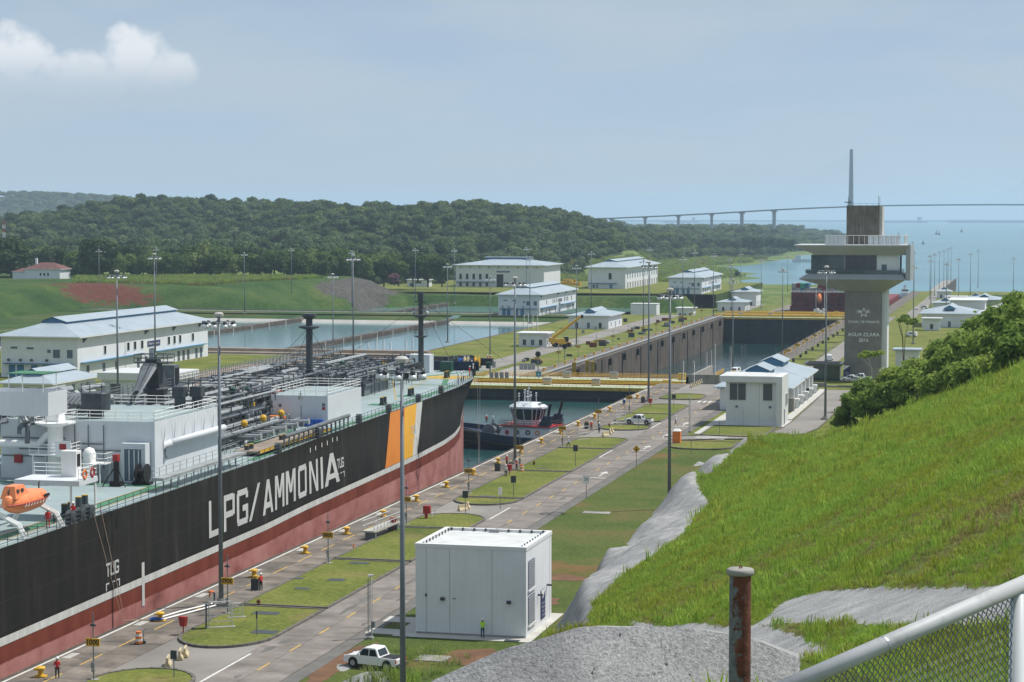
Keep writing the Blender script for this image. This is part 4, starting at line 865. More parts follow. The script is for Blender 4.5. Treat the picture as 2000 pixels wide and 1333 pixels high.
# workshop and tall store beyond the basins
def far_store(name, loc, W_, L, H, label, big=False):
    t = thing(name, label, 'building', loc); wall_box(t, 0, W_, 0, L, H)
    b = MB(); hip(b, 0, W_, 0, L, H, 4.2, 2.2); b.build('roof', [M['roof_blue'], M['white_trim']], t)
    if big:
        MB().box(15, W_-15, L/2-4, L/2+4, H+3.2, H+4.9).build('roof_monitor', M['blue_paint'], t); MB().box(14, W_-14, L/2-5, L/2+5, H+4.9, H+5.2).build('monitor_roof', M['roof_blue'], t)
        for x in (2.5,7,11.5,16,20.5):
            pane(t, 'F', x, x+1.7, 5, 8.6, 0, 'glass'); pane(t, 'F', x, x+1.7, .3, 2.9, 0, 'glass')
        pane(t, 'F', 28, 32.6, 0, 8.4, 0, 'black', 'roller_door', False); pane(t, 'F', 32.7, 35.8, 0, 8.4, 0, 'white_wall', 'roller_door', False)
        MB().box(0, 27, -1.2, .05, 3.3, 3.5).build('awning', M['blue_paint'], t)
        sgn = MB().box(28, 37, -.15, 0, 9.6, 10.6).build('name_board', M['sign_blue'], t); wall_text('board_text', 'Taller de Mantenimiento', .62, M['white_paint'], sgn, (32.5, -.17, 10.1), FRONT)
        for x in np.arange(3, W_, 6.5): MB().box(x, x+.8, -.4, .02, H-1.6, H-.9).build('bracket', M['dark_metal'], t)
    else:
        monitor(t, W_/2-4, W_/2+4, 10, L-8, H+2.6, 1.4)
        pane(t, 'F', 13.5, 15.5, 6, 10, 0, 'glass'); pane(t, 'F', 14, 16, .2, 2.6, 0, 'blue_paint', 'door', False); pane(t, 'F', 3, 4.6, .3, 2.4, 0, 'door_grey', 'door', False); pane(t, 'F', 5.4, 6.6, .3, 2.4, 0, 'door_grey', 'door', False)
        MB().box(0, 19, -1.3, .05, 3.3, 3.6).build('awning', M['blue_paint'], t)
        for y in np.arange(6, L-4, 9): pane(t, 'S', y, y+2.4, 6.5, 11, W_, 'glass')
        for y in np.arange(6, L-4, 9): pane(t, 'S', y, y+4.5, .2, 4, W_, 'concrete', 'roller_door', False)
    return t
far_store('workshop_building', (-369.6, 1344, -8.6), 60, 50, 14.2, 'large white workshop with grey hipped roof and dark open roller door', True)
far_store('store_building', (-277, 1330, -8.6), 24.5, 120, 13.6, 'tall white store building with long row of windows on its side')
# small hip-roofed gate control houses and huts
def hut(name, loc, w, l, h, label, roof='roof_blue', flat=False, mon=True, wins=3, group=None, rh=2.0):
    t = thing(name, label, 'building', loc, 0, group); wall_box(t, 0, w, 0, l, h)
    b = MB()
    if flat: b.box(-.9, w+.9, -.9, l+.9, h, h+.5); b.build('roof', M[roof], t)
    else:
        hip(b, 0, w, 0, l, h, rh, 1.1); b.build('roof', [M[roof], M['white_trim']], t)
        if mon: monitor(t, w/2-1.9, w/2+1.9, 3, l-2.6, h+rh*.6, .7)
    for i in range(wins):
        x = w*(i+.7)/(wins+.4); pane(t, 'F', x-.6, x+.6, .6 if flat else .2, 2.6, 0, 'door_grey' if i % 2 else 'glass', 'door' if i % 2 else 'window', not i % 2)
    for i in range(3):
        y = l*(i+.6)/3.2; pane(t, 'S', y-.55, y+.55, .2 if i == 1 else 1.0, 2.6, w, 'door_grey' if i == 1 else 'glass', 'door' if i == 1 else 'window', i != 1)
    return t
hut('gate_control_house', (-187, 858, -8.55), 17, 30, 5.3, 'white control house with blue pyramid roof beside the middle chamber')
hut('pump_hut', (-178.8, 736, -8.55), 10.2, 9, 4.6, 'small white hut with flat white roof beside the yellow crane', 'white_trim', True)
hut('gate_control_house', (-176, 1215, -17.1), 16, 22, 5.2, 'white control house with pale hipped roof beside the lower chamber on the left', mon=True)
hut('switch_house', (-178, 1290, -17.1), 15, 26, 8.5, 'taller white switch house behind the lower left control house', mon=True)
hut('pump_hut', (-186, 1130, -17.1), 9, 9, 5.2, 'small white hut with flat roof beside the blank white store box', 'white_trim', True)
t = thing('store_box', 'blank white windowless store box beside the lower basin', 'building', (-206, 1100, -17.1)); MB().box(0,14,0,10,0,8.6).build('wall', M['white_wall'], t); MB().box(-.2,14.2,-.2,10.2,8.6,8.9).build('roof', M['roof_white'], t)
# behind the tanker: low buildings between machinery building and lock
t = hut('store_shed', (-211, 405, -.05), 11, 22, 3.3, 'low shed with pale blue metal roof directly behind the tanker', mon=True, rh=2.2)
t = thing('switch_room', 'small white flat-roofed building with two grey doors behind the tanker', 'building', (-185, 398, -.05)); MB().box(0,15,0,13,0,5.2).build('wall', M['white_wall'], t)
b = MB(); b.box(-.7,15.8,-.7,13.7,5.2,6.7); b.box(-.2,15.3,-.2,13.2,6.7,6.73,1); b.build('roof', [M['white_trim'], M['roof_white']], t)
pane(t, 'F', 2, 4.2, 1.0, 4.4, 0, 'door_dark', 'louvre'); pane(t, 'F', 8.6, 11.4, .1, 4.4, 0, 'door_dark', 'door'); pane(t, 'S', 8, 9.5, .1, 2.6, 15, 'white_trim', 'door')
# gatehouse and white villa at the forest edge
q = P(795,560,-8.6); t = thing('gatehouse', 'small white flat-roofed gatehouse at the foot of the forest', 'building', q); MB().box(0,15,0,8,0,4.2).build('wall', M['white_wall'], t); MB().box(-.8,15.8,-.8,8.8,4.2,4.7).build('roof', M['roof_white'], t); pane(t,'F',6,10,2.2,3.4,0,'glass'); pane(t,'F',2,3.4,.1,2.4,0,'door_grey','door',False)
q = Q(42,553,Y=1105); t = thing('villa', 'old white villa with dark red tiled roof on the left ridge', 'house', (q[0]+2, q[1], q[2]+1.2)); MB().box(0,22,0,14,-4,6.6).build('wall', M['white_wall'], t); MB().box(-9,0,3,12,0,5.0).build('wing', M['white_wall'], t)
b = MB(); hip(b, 0, 22, 0, 14, 6.6, 3.6, .9, 0, 1); b.build('roof', [M['roof_red'], M['white_trim']], t); b = MB(); hip(b, -9, 0, 3, 12, 5, 2, .6); b.build('wing_roof', [M['roof_red'], M['white_trim']], t)
for x in (9.5,11.8,14.2): pane(t, 'F', x, x+1.1, 3, 4.6, 0, 'glass')
MB().box(4.2,5.4,5,6.2,8,13).build('chimney', M['white_wall'], t)
for x in (5,6.6,8.2,9.8): MB().box(x,x+.7,-1.2,-.6,0,2).build('column', M['white_wall'], t)
# pumping hut between near islands: big white box building in the foreground
t = thing('equipment_building', 'plain white cube-shaped equipment building with flat roof in the foreground lawn', 'building', (-55.2, 186.4, 0))
MB().box(0,10.6,0,10.6,0,8.1).build('wall', M['white_wall'], t)
b = MB(); b.box(-.06,10.66,-.06,.42,8.1,8.45); b.box(-.06,10.66,10.2,10.66,8.1,8.45); b.box(-.06,.4,.42,10.2,8.1,8.45); b.box(10.2,10.66,.42,10.2,8.1,8.45); b.build('parapet', M['white_trim'], t)
MB().box(.4,10.2,.42,10.2,8.1,8.2).build('roof', M['roof_white'], t)
b = MB()
for i in range(9): b.box(.62+i*1.15,.78+i*1.15,10.0,10.15,8.2,8.5); b.box(.5,.62,.7+i*1.08,.8+i*1.08,8.2,8.5); b.box(9.98,10.1,.7+i*1.08,.8+i*1.08,8.2,8.5)
b.build('roof_bolts', M['dark_metal'], t)
b = MB()
for x in (1.02, 3.3, 7.35): b.box(x,x+.035,-.012,0,.05,8.1 if x > 2 else 8.1)
for x in (9.8,): b.box(10.6,10.612,x,x+.04,.05,8.1)
b.build('panel_joint', M['steel'], t)
for x, z in ((2.65,3.35),(9.0,3.3)):
    o = MB().cbox((x,-.16,z),(.36,.32,.26)).build('wall_lamp', M['dark_metal'], t)
MB().box(.95,1.1,-.1,0,3.5,3.75).build('switch_box', M['dark_metal'], t); b = MB(); b.box(3.65,3.72,-.06,0,3.36,3.46); b.box(3.82,3.89,-.06,0,3.36,3.46); b.build('socket', M['dark_metal'], t)
for z0, z1 in ((1.0,3.7),(4.3,7.0)):
    o = MB().box(10.55,10.64,.8,3.4,z0,z1).build('louvre_window', M['door_grey'], t)
    sb = MB()
    for k in range(11): sb.cbox((10.66, 2.1, z0+.12+k*.24),(.10,2.5,.05),0,0,0,.5)
    sb.build('slats', M['steel'], o); MB().box(10.6,10.78,.7,3.5,z0-.16,z0).build('sill', M['white_trim'], o)
sg = MB().box(10.6,10.66,5.9,7.7,.6,3.4).build('banner', M['sign_blue'], t); MB().add([(10.68,5.9,3.4),(10.68,7.7,3.4),(10.68,6.6,2.5)], [(0,1,2)]).build('banner_corner', M['white_paint'], sg)
for i, w in enumerate(('CENTRO DE', 'MANIOBRAS', 'ESCLUSAS', 'AGUA CLARA')): wall_text('banner_text', w, .22, M['white_paint'], sg, (10.68, 6.8, 2.1-i*.38), SIDE)
for y, z in ((4.8,3.2),(8.6,3.5)): MB().cbox((10.85,y,z),(.5,.2,.16)).build('wall_lamp', M['dark_metal'], t)
MB().box(.1,10.5,-.10,-.0,.0,.16).build('plinth', M['concrete'], t)
MB().box(4.6,5.6,9.6,9.9,8.2,8.5).build('roof_vent', M['steel'], t)
# white switch building with louvres by the side road
t = thing('switch_building', 'white two-storey box building with grey louvres beside the side road', 'building', (-54.4, 387, 0))
MB().box(0,9.4,0,9,0,8.1).build('wall', M['white_wall'], t); b = MB(); b.box(-1.1,9.4,-.9,9.6,8.1,9.2); b.box(9.4,10.5,-.9,9.6,.0,9.2); b.box(-.8,9.2,-.6,9.3,9.2,9.23,1); b.build('roof', [M['white_trim'], M['roof_white']], t)
pane(t,'F',.7,3.7,4.7,7.8,0,'door_dark','louvre_window'); pane(t,'F',6.9,8.6,4.7,7.8,0,'door_dark','louvre_window'); MB().box(2.15,2.25,-.1,0,4.7,7.8).build('mullion', M['white_trim'], t)
for x in (2.0, 8.2): MB().cbox((x,-.15,3.5),(.4,.3,.3)).build('wall_lamp', M['dark_metal'], t)
MB().box(10.5,10.55,2.5,3.6,.1,2.9).build('door', M['door_dark'], t)
for y in (4.6,6.6): pane(t,'S',y,y+.9,3.4,5.6,10.5,'door_dark','louvre_window')
b = MB(); b.box(3.2,3.23,-.01,0,0,3.4); b.box(6.2,6.23,-.01,0,0,8.1); b.build('panel_joint', M['door_grey'], t)
MB().cbox((-.9,-.4,6.9),(1.4,.9,.05),0,0,.3).build('canopy', M['roof_blue'], t)
# long low building with twin blue monitors behind it
t = thing('control_annex', 'long low white building with pale blue hipped roofs and two blue roof vents', 'building', (-60, 418, -.05))
MB().box(0,13.5,0,50,0,4.4).build('wall', M['white_wall'], t)
for y0, y1 in ((0,24.5),(25,50)):
    b = MB(); hip(b, 0, 13.5, y0, y1, 4.4, 2.7, 1.2); b.build('roof', [M['roof_blue'], M['white_trim']], t); monitor(t, 4.4, 9.1, y0+5.5, y1-9, 4.4+1.9, 1.3)
for y in np.arange(3, 48, 7.5): MB().box(13.5,14.5,y,y+1.0,0,4.4).build('pier', M['white_wall'], t)
for i, y in enumerate(np.arange(6, 47, 9.0)):
    o = MB().box(13.6,15.2,y,y+2.2,0,1.9).build('air_conditioner', M['white_trim'], t); MB().box(15.2,15.23,y+.3,y+1.9,.4,1.5).build('grille', M['door_grey'], o)
pane(t,'F',10.2,11,2.4,3.0,0,'door_dark'); pane(t,'F',11.9,12.4,2.5,3.0,0,'door_dark'); MB().box(11.6,15.0,-1.5,-.2,0,2.7).build('screen_wall', M['concrete'], t); MB().box(9.2,9.9,-.6,0,0,1.3).build('orange_box', M['orange'], t)
# ------------------------------------------------------------------ control tower
t = thing('control_tower', 'tall grey concrete lock control tower with cantilevered glazed cabin', 'tower', (-46.5, 612, -8.5))
MB().box(-5.2,5.4,0,10,0,31.5).build('shaft', M['concrete'], t)
for i in range(8):
    for jx in range(3):
        if i == 0 and jx == 2: continue
        MB().box(-5.18+jx*3.53,-5.18+jx*3.53+3.49,-.05,0,.05+i*3.4,.05+i*3.4+3.36).build('concrete_panel', M['tower_conc'], t)
MB().box(5.4,6.9,1.2,9,0,27.5).build('side_shaft', M['white_wall'], t)
MB().box(-5.0,4.4,1.0,9.4,39,50.2).build('lift_shaft', M['tower_stain'], t); MB().box(4.4,5.2,1.2,9,39,50.0).build('lift_shaft_side', M['concrete_light'], t)
# flared soffit, cabin floor slab, glazing, roof slab
def flare(b, lo, hi, z0, z1, m=0):
    b.add([(lo[0],lo[2],z0),(lo[1],lo[2],z0),(lo[1],lo[3],z0),(lo[0],lo[3],z0),(hi[0],hi[2],z1),(hi[1],hi[2],z1),(hi[1],hi[3],z1),(hi[0],hi[3],z1)], [(0,3,2,1),(4,5,6,7),(0,1,5,4),(1,2,6,5),(2,3,7,6),(3,0,4,7)], m)
b = MB(); flare(b, (-5.5,6.2,-.3,10.4), (-18.2,12.3,-4.5,14.5), 25.4, 29.0); b.build('soffit', M['tower_clad'], t)
b = MB(); flare(b, (-18.2,12.3,-4.5,14.5), (-15.6,11.2,-3.0,13.5), 29.0, 30.6); b.build('floor_edge', M['tower_clad'], t)
MB().box(-14.6,10.2,-2.2,13,30.6,36.0).build('cabin_core', M['white_wall'], t)
for i in range(3): MB().box(-14.7+i*3.2,-14.7+i*3.2+3.12,-2.34,-2.2,30.7,35.9).build('window_pane', M['glass_teal'], t)
for i in range(4): MB().box(-5.0+i*2.25,-5.0+i*2.25+2.2,-2.34,-2.2,30.7,35.9).build('window_pane', M['glass'], t)
for i in range(5): MB().box(-14.75,-14.62,-2.2+i*3.0,-2.2+i*3+2.9,30.7,35.9).build('window_pane', M['glass_teal'], t)
MB().box(5.4,6.8,-2.32,-2.2,30.6,33.3).build('door', M['door_grey'], t); MB().box(10.0,10.25,-2.4,-.4,30.6,36).build('mullion', M['white_trim'], t); pane(t,'S',-1.8,2,30.8,35.9,10.2,'glass','window_pane',False)
b = MB(); b.rail([(-16.2,12.5,30.6),(-16.2,-3.2,30.6),(10.9,-3.2,30.6),(10.9,12.5,30.6)], 1.1, 2.3, (1.0,), .035); b.build('balcony_rail', M['steel'], t)
gp_ = MB(); gp_.box(-16.2,10.9,-3.26,-3.22,30.65,31.6); gp_.build('balcony_glass', M['glass_teal'], t)
b = MB(); flare(b, (-13.5,12.0,-3.4,13.4), (-19.6,13.0,-5.0,15.0), 36.0, 38.6); b.box(-19.4,12.9,-4.9,14.9,38.6,38.9,1); b.build('roof', [M['tower_clad'], M['roof_white']], t)
MB().box(12.3,13.6,-4.6,14.6,28.8,38.9).build('end_wall', M['tower_clad'], t)
b = MB(); b.rail([(-10.6,-3.6,38.9),(11.8,-3.6,38.9),(11.8,13,38.9)], 2.7, 1.55, (1.0,.03), .06, 0)
for i in range(5): b.box(-10.5+i*1.2,-9.4+i*1.2,-3.58,-3.55,38.95,41.5,1)
for i in range(6): b.box(1.5+i*1.55,2.9+i*1.55,-2.9,-2.87,38.95,41.5,1)
b.build('roof_screen', [M['white_trim'], M['white_wall']], t)
b = MB()
for x, h in ((-4.6,2.6),(-4.2,1.6),(4.0,2.8),(4.4,2.4)): b.tube([(x,2,50.2),(x,2,50.2+h)], .06, 5)
b.box(-5.6,-3.6,1.6,2.2,51.0,51.25); b.rail([(-4.8,1.1,50.2),(4.3,1.1,50.2)], .6, 2, (1.0,), .03); b.build('antenna', M['dark_metal'], t)
# emblem: five-pointed star outline with speed bars, and lettering
st = MB(); o5, i5 = [], []
for k in range(10):
    a = PI/2+k*PI/5; r = 1.55 if k % 2 == 0 else .66; o5.append((r*math.cos(a), r*math.sin(a))); i5.append((r*.70*math.cos(a), r*.70*math.sin(a)))
c0 = (0.3, 19.3)
st.add([(c0[0]+p[0],-.14,c0[1]+p[1]) for p in o5]+[(c0[0]+p[0],-.14,c0[1]+p[1]) for p in i5], [(k,(k+1) % 10,10+(k+1) % 10,10+k) for k in range(10)])
for z in (.55,.22,-.12): st.box(c0[0]-2.0,c0[0]-.75+.1*z,-.15,-.10,c0[1]+z,c0[1]+z+.12); st.box(c0[0]+.85,c0[0]+1.9-.5*abs(z),-.15,-.10,c0[1]+z+.2,c0[1]+z+.3)
st.build('star_emblem', M['tower_letters'], t)
wall_text('letters', 'CANAL DE PANAMÁ', 1.05, M['tower_letters'], t, (.3,-.12,16.6), FRONT, .012, .92, .06)
wall_text('letters', 'AGUA CLARA', 1.45, M['tower_letters'], t, (.3,-.12,12.9), FRONT, .02, 1.0, .06); wall_text('letters', '2016', 1.4, M['tower_letters'], t, (.3,-.12,11.3), FRONT, .02, 1.0, .06)
# glazed lobby at its foot
t = thing('tower_lobby', 'small glazed lobby with flat dark roof at the foot of the tower', 'building', (-60.6, 607, -8.5))
for i in range(5): MB().box(.5+i*1.5,.5+i*1.5+1.44,-.1,0,.1,4.0).build('window_pane', M['glass_teal'], t)
for i in range(2): MB().box(8.0,8.1,.2+i*1.6,.2+i*1.6+1.5,.1,4.0).build('window_pane', M['glass'], t)
MB().box(.5,8,.02,6,0,4.0).build('core', M['glass'], t); b = MB(); flare(b, (-.6,8.6,-1,7), (-2.2,9.0,-2.2,8), 4.05, 4.9); b.box(-1.2,8,-1.4,7,4.9,4.95,1); b.build('roof', [M['tower_clad'], M['black']], t)
MB().box(8.2,8.5,-.6,-.3,0,4.05).build('column', M['white_trim'], t)
sg = MB().box(9.1,11.1,-.35,-.28,0.3,4.3).build('banner', M['sign_blue'], t); MB().add([(9.1,-.37,4.3),(11.1,-.37,4.3),(9.1,-.37,2.9)], [(0,1,2)]).build('banner_corner', M['white_paint'], sg)
for i, w in enumerate(('TORRE', 'DE', 'CONTROL')): wall_text('banner_text', w, .42, M['white_paint'], sg, (10.1,-.38,2.2-i*.55), FRONT)
# buildings right of the tower
t = hut('relay_house', (-40, 660, -8.5), 7, 8, 5.4, 'narrow white house with pale flat roof directly right of the tower', 'roof_blue', True, wins=1)
t = hut('gate_control_house', (-44, 905, -8.55), 23, 34, 5.6, 'wide white control house with pale roof and blue vent right of the tower', mon=True, rh=3.0)
t = hut('kiosk', (-42, 880, -8.55), 6.5, 6, 4.6, 'little white kiosk in front of the wide control house', 'roof_white', True, wins=1)
hut('store_annex', (-36, 1010, -10.5), 16, 30, 9, 'blank white annex block right of the wide control house', 'white_trim', True, wins=0)
hut('switch_house', (-33, 1160, -17), 19, 30, 10, 'white switch house with blue pyramid roof near the approach wall', mon=True); hut('store_shed', (-12, 1100, -15), 13, 16, 8, 'white shed with pale roof beside the grey rock face', wins=1); hut('store_shed', (-38, 1120, -16), 12, 18, 8, 'white shed with blue sloping roof in front of the switch house', mon=False, wins=0)
# retaining walls, bank and hill right of the tower
def Zh2(X, Y):
    r = np.exp(-((X-28)/34)**2-((Y-1010)/150)**2); z = -9+24*r; return np.where(X < -22, -12., z)
hh = struct(link('far_bank', grid_mesh('far_bank', np.arange(-24, 120, 3), np.arange(760, 1300, 6), Zh2, [M['bank_grass'], M['shotcrete']])))
cc_ = np.zeros(len(hh.data.polygons)*3); hh.data.polygons.foreach_get('center', cc_); cc_ = cc_.reshape(-1,3); hh.data.polygons.foreach_set('material_index', ((cc_[:,0] < 4+3*np.sin(cc_[:,1]/9)) & (cc_[:,1] < 1040) & (cc_[:,2] > -7.5)).astype(np.int32))
b = MB(); b.add([(-20,800,-8.5),(-20,860,-8.5),(-20,860,-2),(-20,800,-4.5),(-19,800,-8.5),(-19,860,-8.5),(-19,860,-2),(-19,800,-4.5)], [(0,3,2,1),(4,5,6,7),(3,7,6,2),(0,4,7,3)]); struct(b.build('retaining_wall_right', M['wall_dark']))
t = thing('carport', 'low open carport with flat dark roof behind the bushes', 'carport', (-24, 742, -8.5)); MB().box(0,14,0,8,2.7,3.0).build('roof', M['galv'], t)
for x in (.3,13.5): 
    for y in (.3,7.5): MB().box(x,x+.2,y,y+.2,0,2.7).build('post', M['dark_metal'], t)
# ================================================================== LIGHT MASTS
def mast_proto(near):
    t = thing('light_mast', 'x', 'light mast', (0,0,0), 0, 'tall light masts')
    MB().tube([(0,0,0),(0,0,14),(0,0,28.4)], .25, 12 if near else 6, 0, .11).build('pole', M['galv'], t, smooth=True)
    b = MB(); b.box(-.7,.7,-.7,.7,-.05,.35); b.tube([(0,0,.35),(0,0,.7)], .42, 8); b.build('base', M['concrete'], t)
    b = MB(); b.lathe([(.05,28.9),(.46,28.95),(.48,29.2),(.30,29.35),(.05,29.38)], n=14 if near else 8); b.build('cap', M['concrete_light'], t)
    b = MB(); n = 16; ring = [(1.5*math.cos(2*PI*i/n), 1.5*math.sin(2*PI*i/n), 28.35) for i in range(n+1)]; b.tube(ring, .06, 4)
    for i in range(4): a = PI*i/2+.2; b.tube([(0,0,28.35),(1.5*math.cos(a),1.5*math.sin(a),28.35)], .05, 4)
    b.tube([(0,0,28.3),(0,0,28.95)], .16, 6); b.build('lamp_ring', M['galv'], t)
    if near:
        lm = MB(); lm.lathe([(.12,.16),(.17,.05),(.19,-.12),(.13,-.2)], n=10, m=1); lm.lathe([(.10,-.14),(.24,-.22),(.30,-.36),(.29,-.47),(.20,-.56),(.05,-.59)], n=12, m=0); me = lm.mesh('lamp', [M['lamp_glass'], M['dark_metal']], True)
        for i in range(9): a = 2*PI*i/9+.15; link('lamp', me, t, (1.5*math.cos(a), 1.5*math.sin(a), 28.35))
    else:
        lm = MB()
        for i in range(8): a = 2*PI*i/8+.15; lm.ball((1.5*math.cos(a), 1.5*math.sin(a), 28.05), .3, 0, 6, 4)
        lm.build('lamp_cluster', M['lamp_glass'], t)
    return t
MN = mast_proto(True); MF = mast_proto(False); used = {True: False, False: False}
def mast(loc, label, near):
    src = MN if near else MF
    if not used[near]: used[near] = True; src.location = loc; src['label'] = label; src.rotation_euler = (0,0,random.uniform(0,1)); return src
    return copy_tree(src, loc, random.uniform(0, 6), label)
near_list = [((-78,195),0,'tall light mast on the lockside in front of the letters of the hull'),((-78,318.5),0,'tall light mast on the lockside in front of the tug'),((-77,432),0,'tall light mast at the end of the lockside near the gates'),
             ((-46,274),0,'tall light mast rising behind the grey shotcrete slope'),((-37.4,401.6),0,'tall light mast beside the bushes, standing in front of the control tower'),((-41.5,137),0,'nearest light mast, rising past the white pickup truck and cube building'),
             ((-155,340),0,'tall light mast behind the tanker, in front of the long machinery building'),((-214,492),0,'tall light mast beside the long side wall of the nearest machinery building'),((-160.5,489),0,'tall light mast behind the second mast of the tanker')]
for (x, y), z, lab in near_list: mast((x, y, z), lab, True)
far_heads = [(193,491,-8.5),(305,488,-8.5),(477,498,-8.5),(569,489,-8.5),(650,541,-8.5),(687,494,-8.5),(811,489,-8.5),(874,521,-8.5),(887,490,-8.5),(957,546,-8.5),(1035,506,-8.5),(1028,487,-8.5),(1126,524,-8.5),(1155,496,-8.5),(1257,512,-8.5),(1269,488,-8.5),(1334,507,-8.5),
             (1357,494,-8.5),(1394,500,-8.5),(1426,507,-17),(1429,521,-17),(1432,552,-8.5),(1447,497,-17),(1487,510,-17),(1529,530,-8.5),(1539,502,-17),(1786,494,-17),(1785,522,-8.5),(1817,501,-17),(1819,510,-17),(1826,498,-17),(1835,494,-17),(1844,491,-17),(1852,488,-17),(1858,485,-17),(1849,517,-17),(1873,507,-17),(1896,497,-17),(1911,490,-17),(1980,506,-17)]
far_heads.sort()
for i, (px, py, z) in enumerate(far_heads):
    x, y, _ = P(px, py, 28.3+z); mast((x, y, z), 'distant slender light mast, %s counted from the left edge of the view' % nth(i+1), False)
# ================================================================== LOCKSIDE FURNITURE
def marker(y, txt, where):
    t = thing('distance_marker', 'yellow distance board %s on a steel post %s' % (txt, where), 'marker post', (-75.7, y, 0), 0, 'distance markers along the lock')
    b = MB(); b.tube([(0,0,0),(0,0,5.8)], .065, 7, 0, .05); b.build('post', M['galv'], t); b = MB(); b.box(-.45,.45,-.3,.3,0,.14); b.build('base', M['concrete'], t)
    s = MB().box(-.62,.62,-.16,-.04,2.95,3.6).build('board', M['yellow'], t); wall_text('digits', txt, .60, M['text_dark'], s, (0,-.17,3.27), FRONT, .012)
    b = MB(); b.ball((0,0,4.75), .16, 0, 8, 5); b.tube([(-.25,-.05,4.7),(.25,-.05,4.7)], .09, 6); b.build('loudspeaker', M['dark_metal'], t)
    b = MB(); b.box(-.16,.16,-.2,-.04,1.05,1.6); b.box(-.12,.12,-.18,.1,.75,.95); b.build('junction_box', M['steel'], t)
for i, tx in enumerate(('1000','0900','0800','0700','0600','0500','0400','0300','0200')): marker(160.6+30.35*i, tx, ('nearest the camera','beside the near light mast','left of the boarding gangway','just behind the nearest mast head','at the foot of the bow','beside the second light mast','beside the lone walking worker','left of the two standing workers','farthest along the lock edge')[i])
for i in range(12):
    y = 625+30.4*i; t = thing('distance_marker', 'small yellow distance board on a post by the middle chamber, %s beyond the gates' % nth(i+1), 'marker post', (-76.5, y, -8.5), 0, 'far distance markers')
    MB().tube([(0,0,0),(0,0,5.8)], .07, 5).build('post', M['galv'], t); MB().box(-.8,.8,-.12,0,2.9,3.7).build('board', M['yellow_old'], t)
    t = thing('distance_marker', 'small yellow distance board on a post on the left lockside, %s beyond the gates' % nth(i+1), 'marker post', (-147, y+4, -8.5), 0, 'far distance markers on the left')
    MB().tube([(0,0,0),(0,0,5.8)], .07, 5).build('post', M['galv'], t); MB().box(-.8,.8,-.12,0,2.9,3.7).build('board', M['yellow_old'], t)
bb = MB(); bb.box(-.5,.5,-.4,.4,0,.10); bb.lathe([(.30,.1),(.22,.35),(.24,.55),(.40,.68),(.42,.80),(.30,.88),(.05,.9)], n=10); bb.cbox((.0,-.32,.72),(.9,.28,.16)); bbm = bb.mesh('mooring_bollard', M['yellow'])
for i, y in enumerate([186.1-25.2, 186.1, 211.3]+[227.8+15.1*k for k in range(15)]):
    tag(link('mooring_bollard', bbm, None, (-80.7, y, 0), random.uniform(-.2,.2)), 'yellow mooring bollard on the lock edge, %s counted from the nearest' % nth(i+1), 'bollard', 'mooring bollards on the near lock edge')
bb = MB(); bb.lathe([(.5,0),(.32,.3),(.3,.6),(.55,.8),(.5,.95),(.1,1.0)], n=7); bbm2 = bb.mesh('mooring_bollard', M['yellow'])
for i in range(22):
    tag(link('mooring_bollard', bbm2, None, (-143.2, 622+15.2*i, -8.5)), 'small yellow bollard on the left edge of the middle chamber, %s from the gates' % nth(i+1), 'bollard', 'mooring bollards on the left of the middle chamber')
    if i < 20: tag(link('mooring_bollard', bbm2, None, (-80.5, 640+15.2*i, -8.5)), 'small yellow bollard on the right edge of the middle chamber, %s from the gates' % nth(i+1), 'bollard', 'mooring bollards on the right of the middle chamber')
# small posts and signs
def post_sign(loc, label, w, h, zc, colm, H_=2.4, txt=None, diamond=False, cat='sign'):
    t = thing('signpost', label, cat, loc); MB().tube([(0,0,0),(0,0,H_)], .045, 6).build('post', M['galv'], t)
    b = MB()
    if diamond: b.add([(0,-.06,zc-h/2),(w/2,-.06,zc),(0,-.06,zc+h/2),(-w/2,-.06,zc),(0,-.03,zc-h/2),(w/2,-.03,zc),(0,-.03,zc+h/2),(-w/2,-.03,zc)], [(0,1,2,3),(4,7,6,5),(0,4,5,1),(1,5,6,2),(2,6,7,3),(3,7,4,0)])
    else: b.box(-w/2,w/2,-.08,-.03,zc-h/2,zc+h/2)
    o = b.build('board', M[colm], t)
    if diamond:
        k = MB(); k.ball((0,-.08,zc+.2), .07, 0, 6, 4, (1,.3,1)); k.cbox((0,-.08,zc+.02),(.1,.03,.28)); k.cbox((-.07,-.08,zc-.2),(.06,.03,.26),0,0,0,.35); k.cbox((.07,-.08,zc-.2),(.06,.03,.26),0,0,0,-.35); k.build('pedestrian_symbol', M['text_dark'], o)
    if txt: wall_text('sign_text', txt, h*.55, M['text_dark'], o, (0,-.09,zc), FRONT)
    return t
post_sign(P(340,1325,0),'small dark box on a post at the nearest island tip',.55,.75,2.0,'dark_metal',2.3)
post_sign(P(502,1243,0),'thin post with small dark panel on the first grass island',.14,.7,2.0,'dark_metal',2.4); post_sign((-70.8,262,.1),'dark square panel on a post by the concrete barriers',.75,.95,2.6,'dark_metal',3.0)
post_sign(P(977,995,0),'white rectangular panel on a post in the grass',.5,1.0,2.4,'white_paint',2.9); post_sign(P(1003,973,0),'dark panel on a post in front of the road arrows',.75,.95,2.6,'dark_metal',3.0); post_sign(P(1124,912,0),'dark panel on a post left of the diamond warning sign',.75,.95,2.9,'dark_metal',3.2)
post_sign(P(1145,973,0),'white speed limit board reading 30 beside the road',.95,1.2,2.6,'white_paint',3.1,'30'); post_sign(P(1243,914,0),'yellow diamond pedestrian warning sign beside the road',1.2,1.2,2.9,'yellow',3.4,None,True)
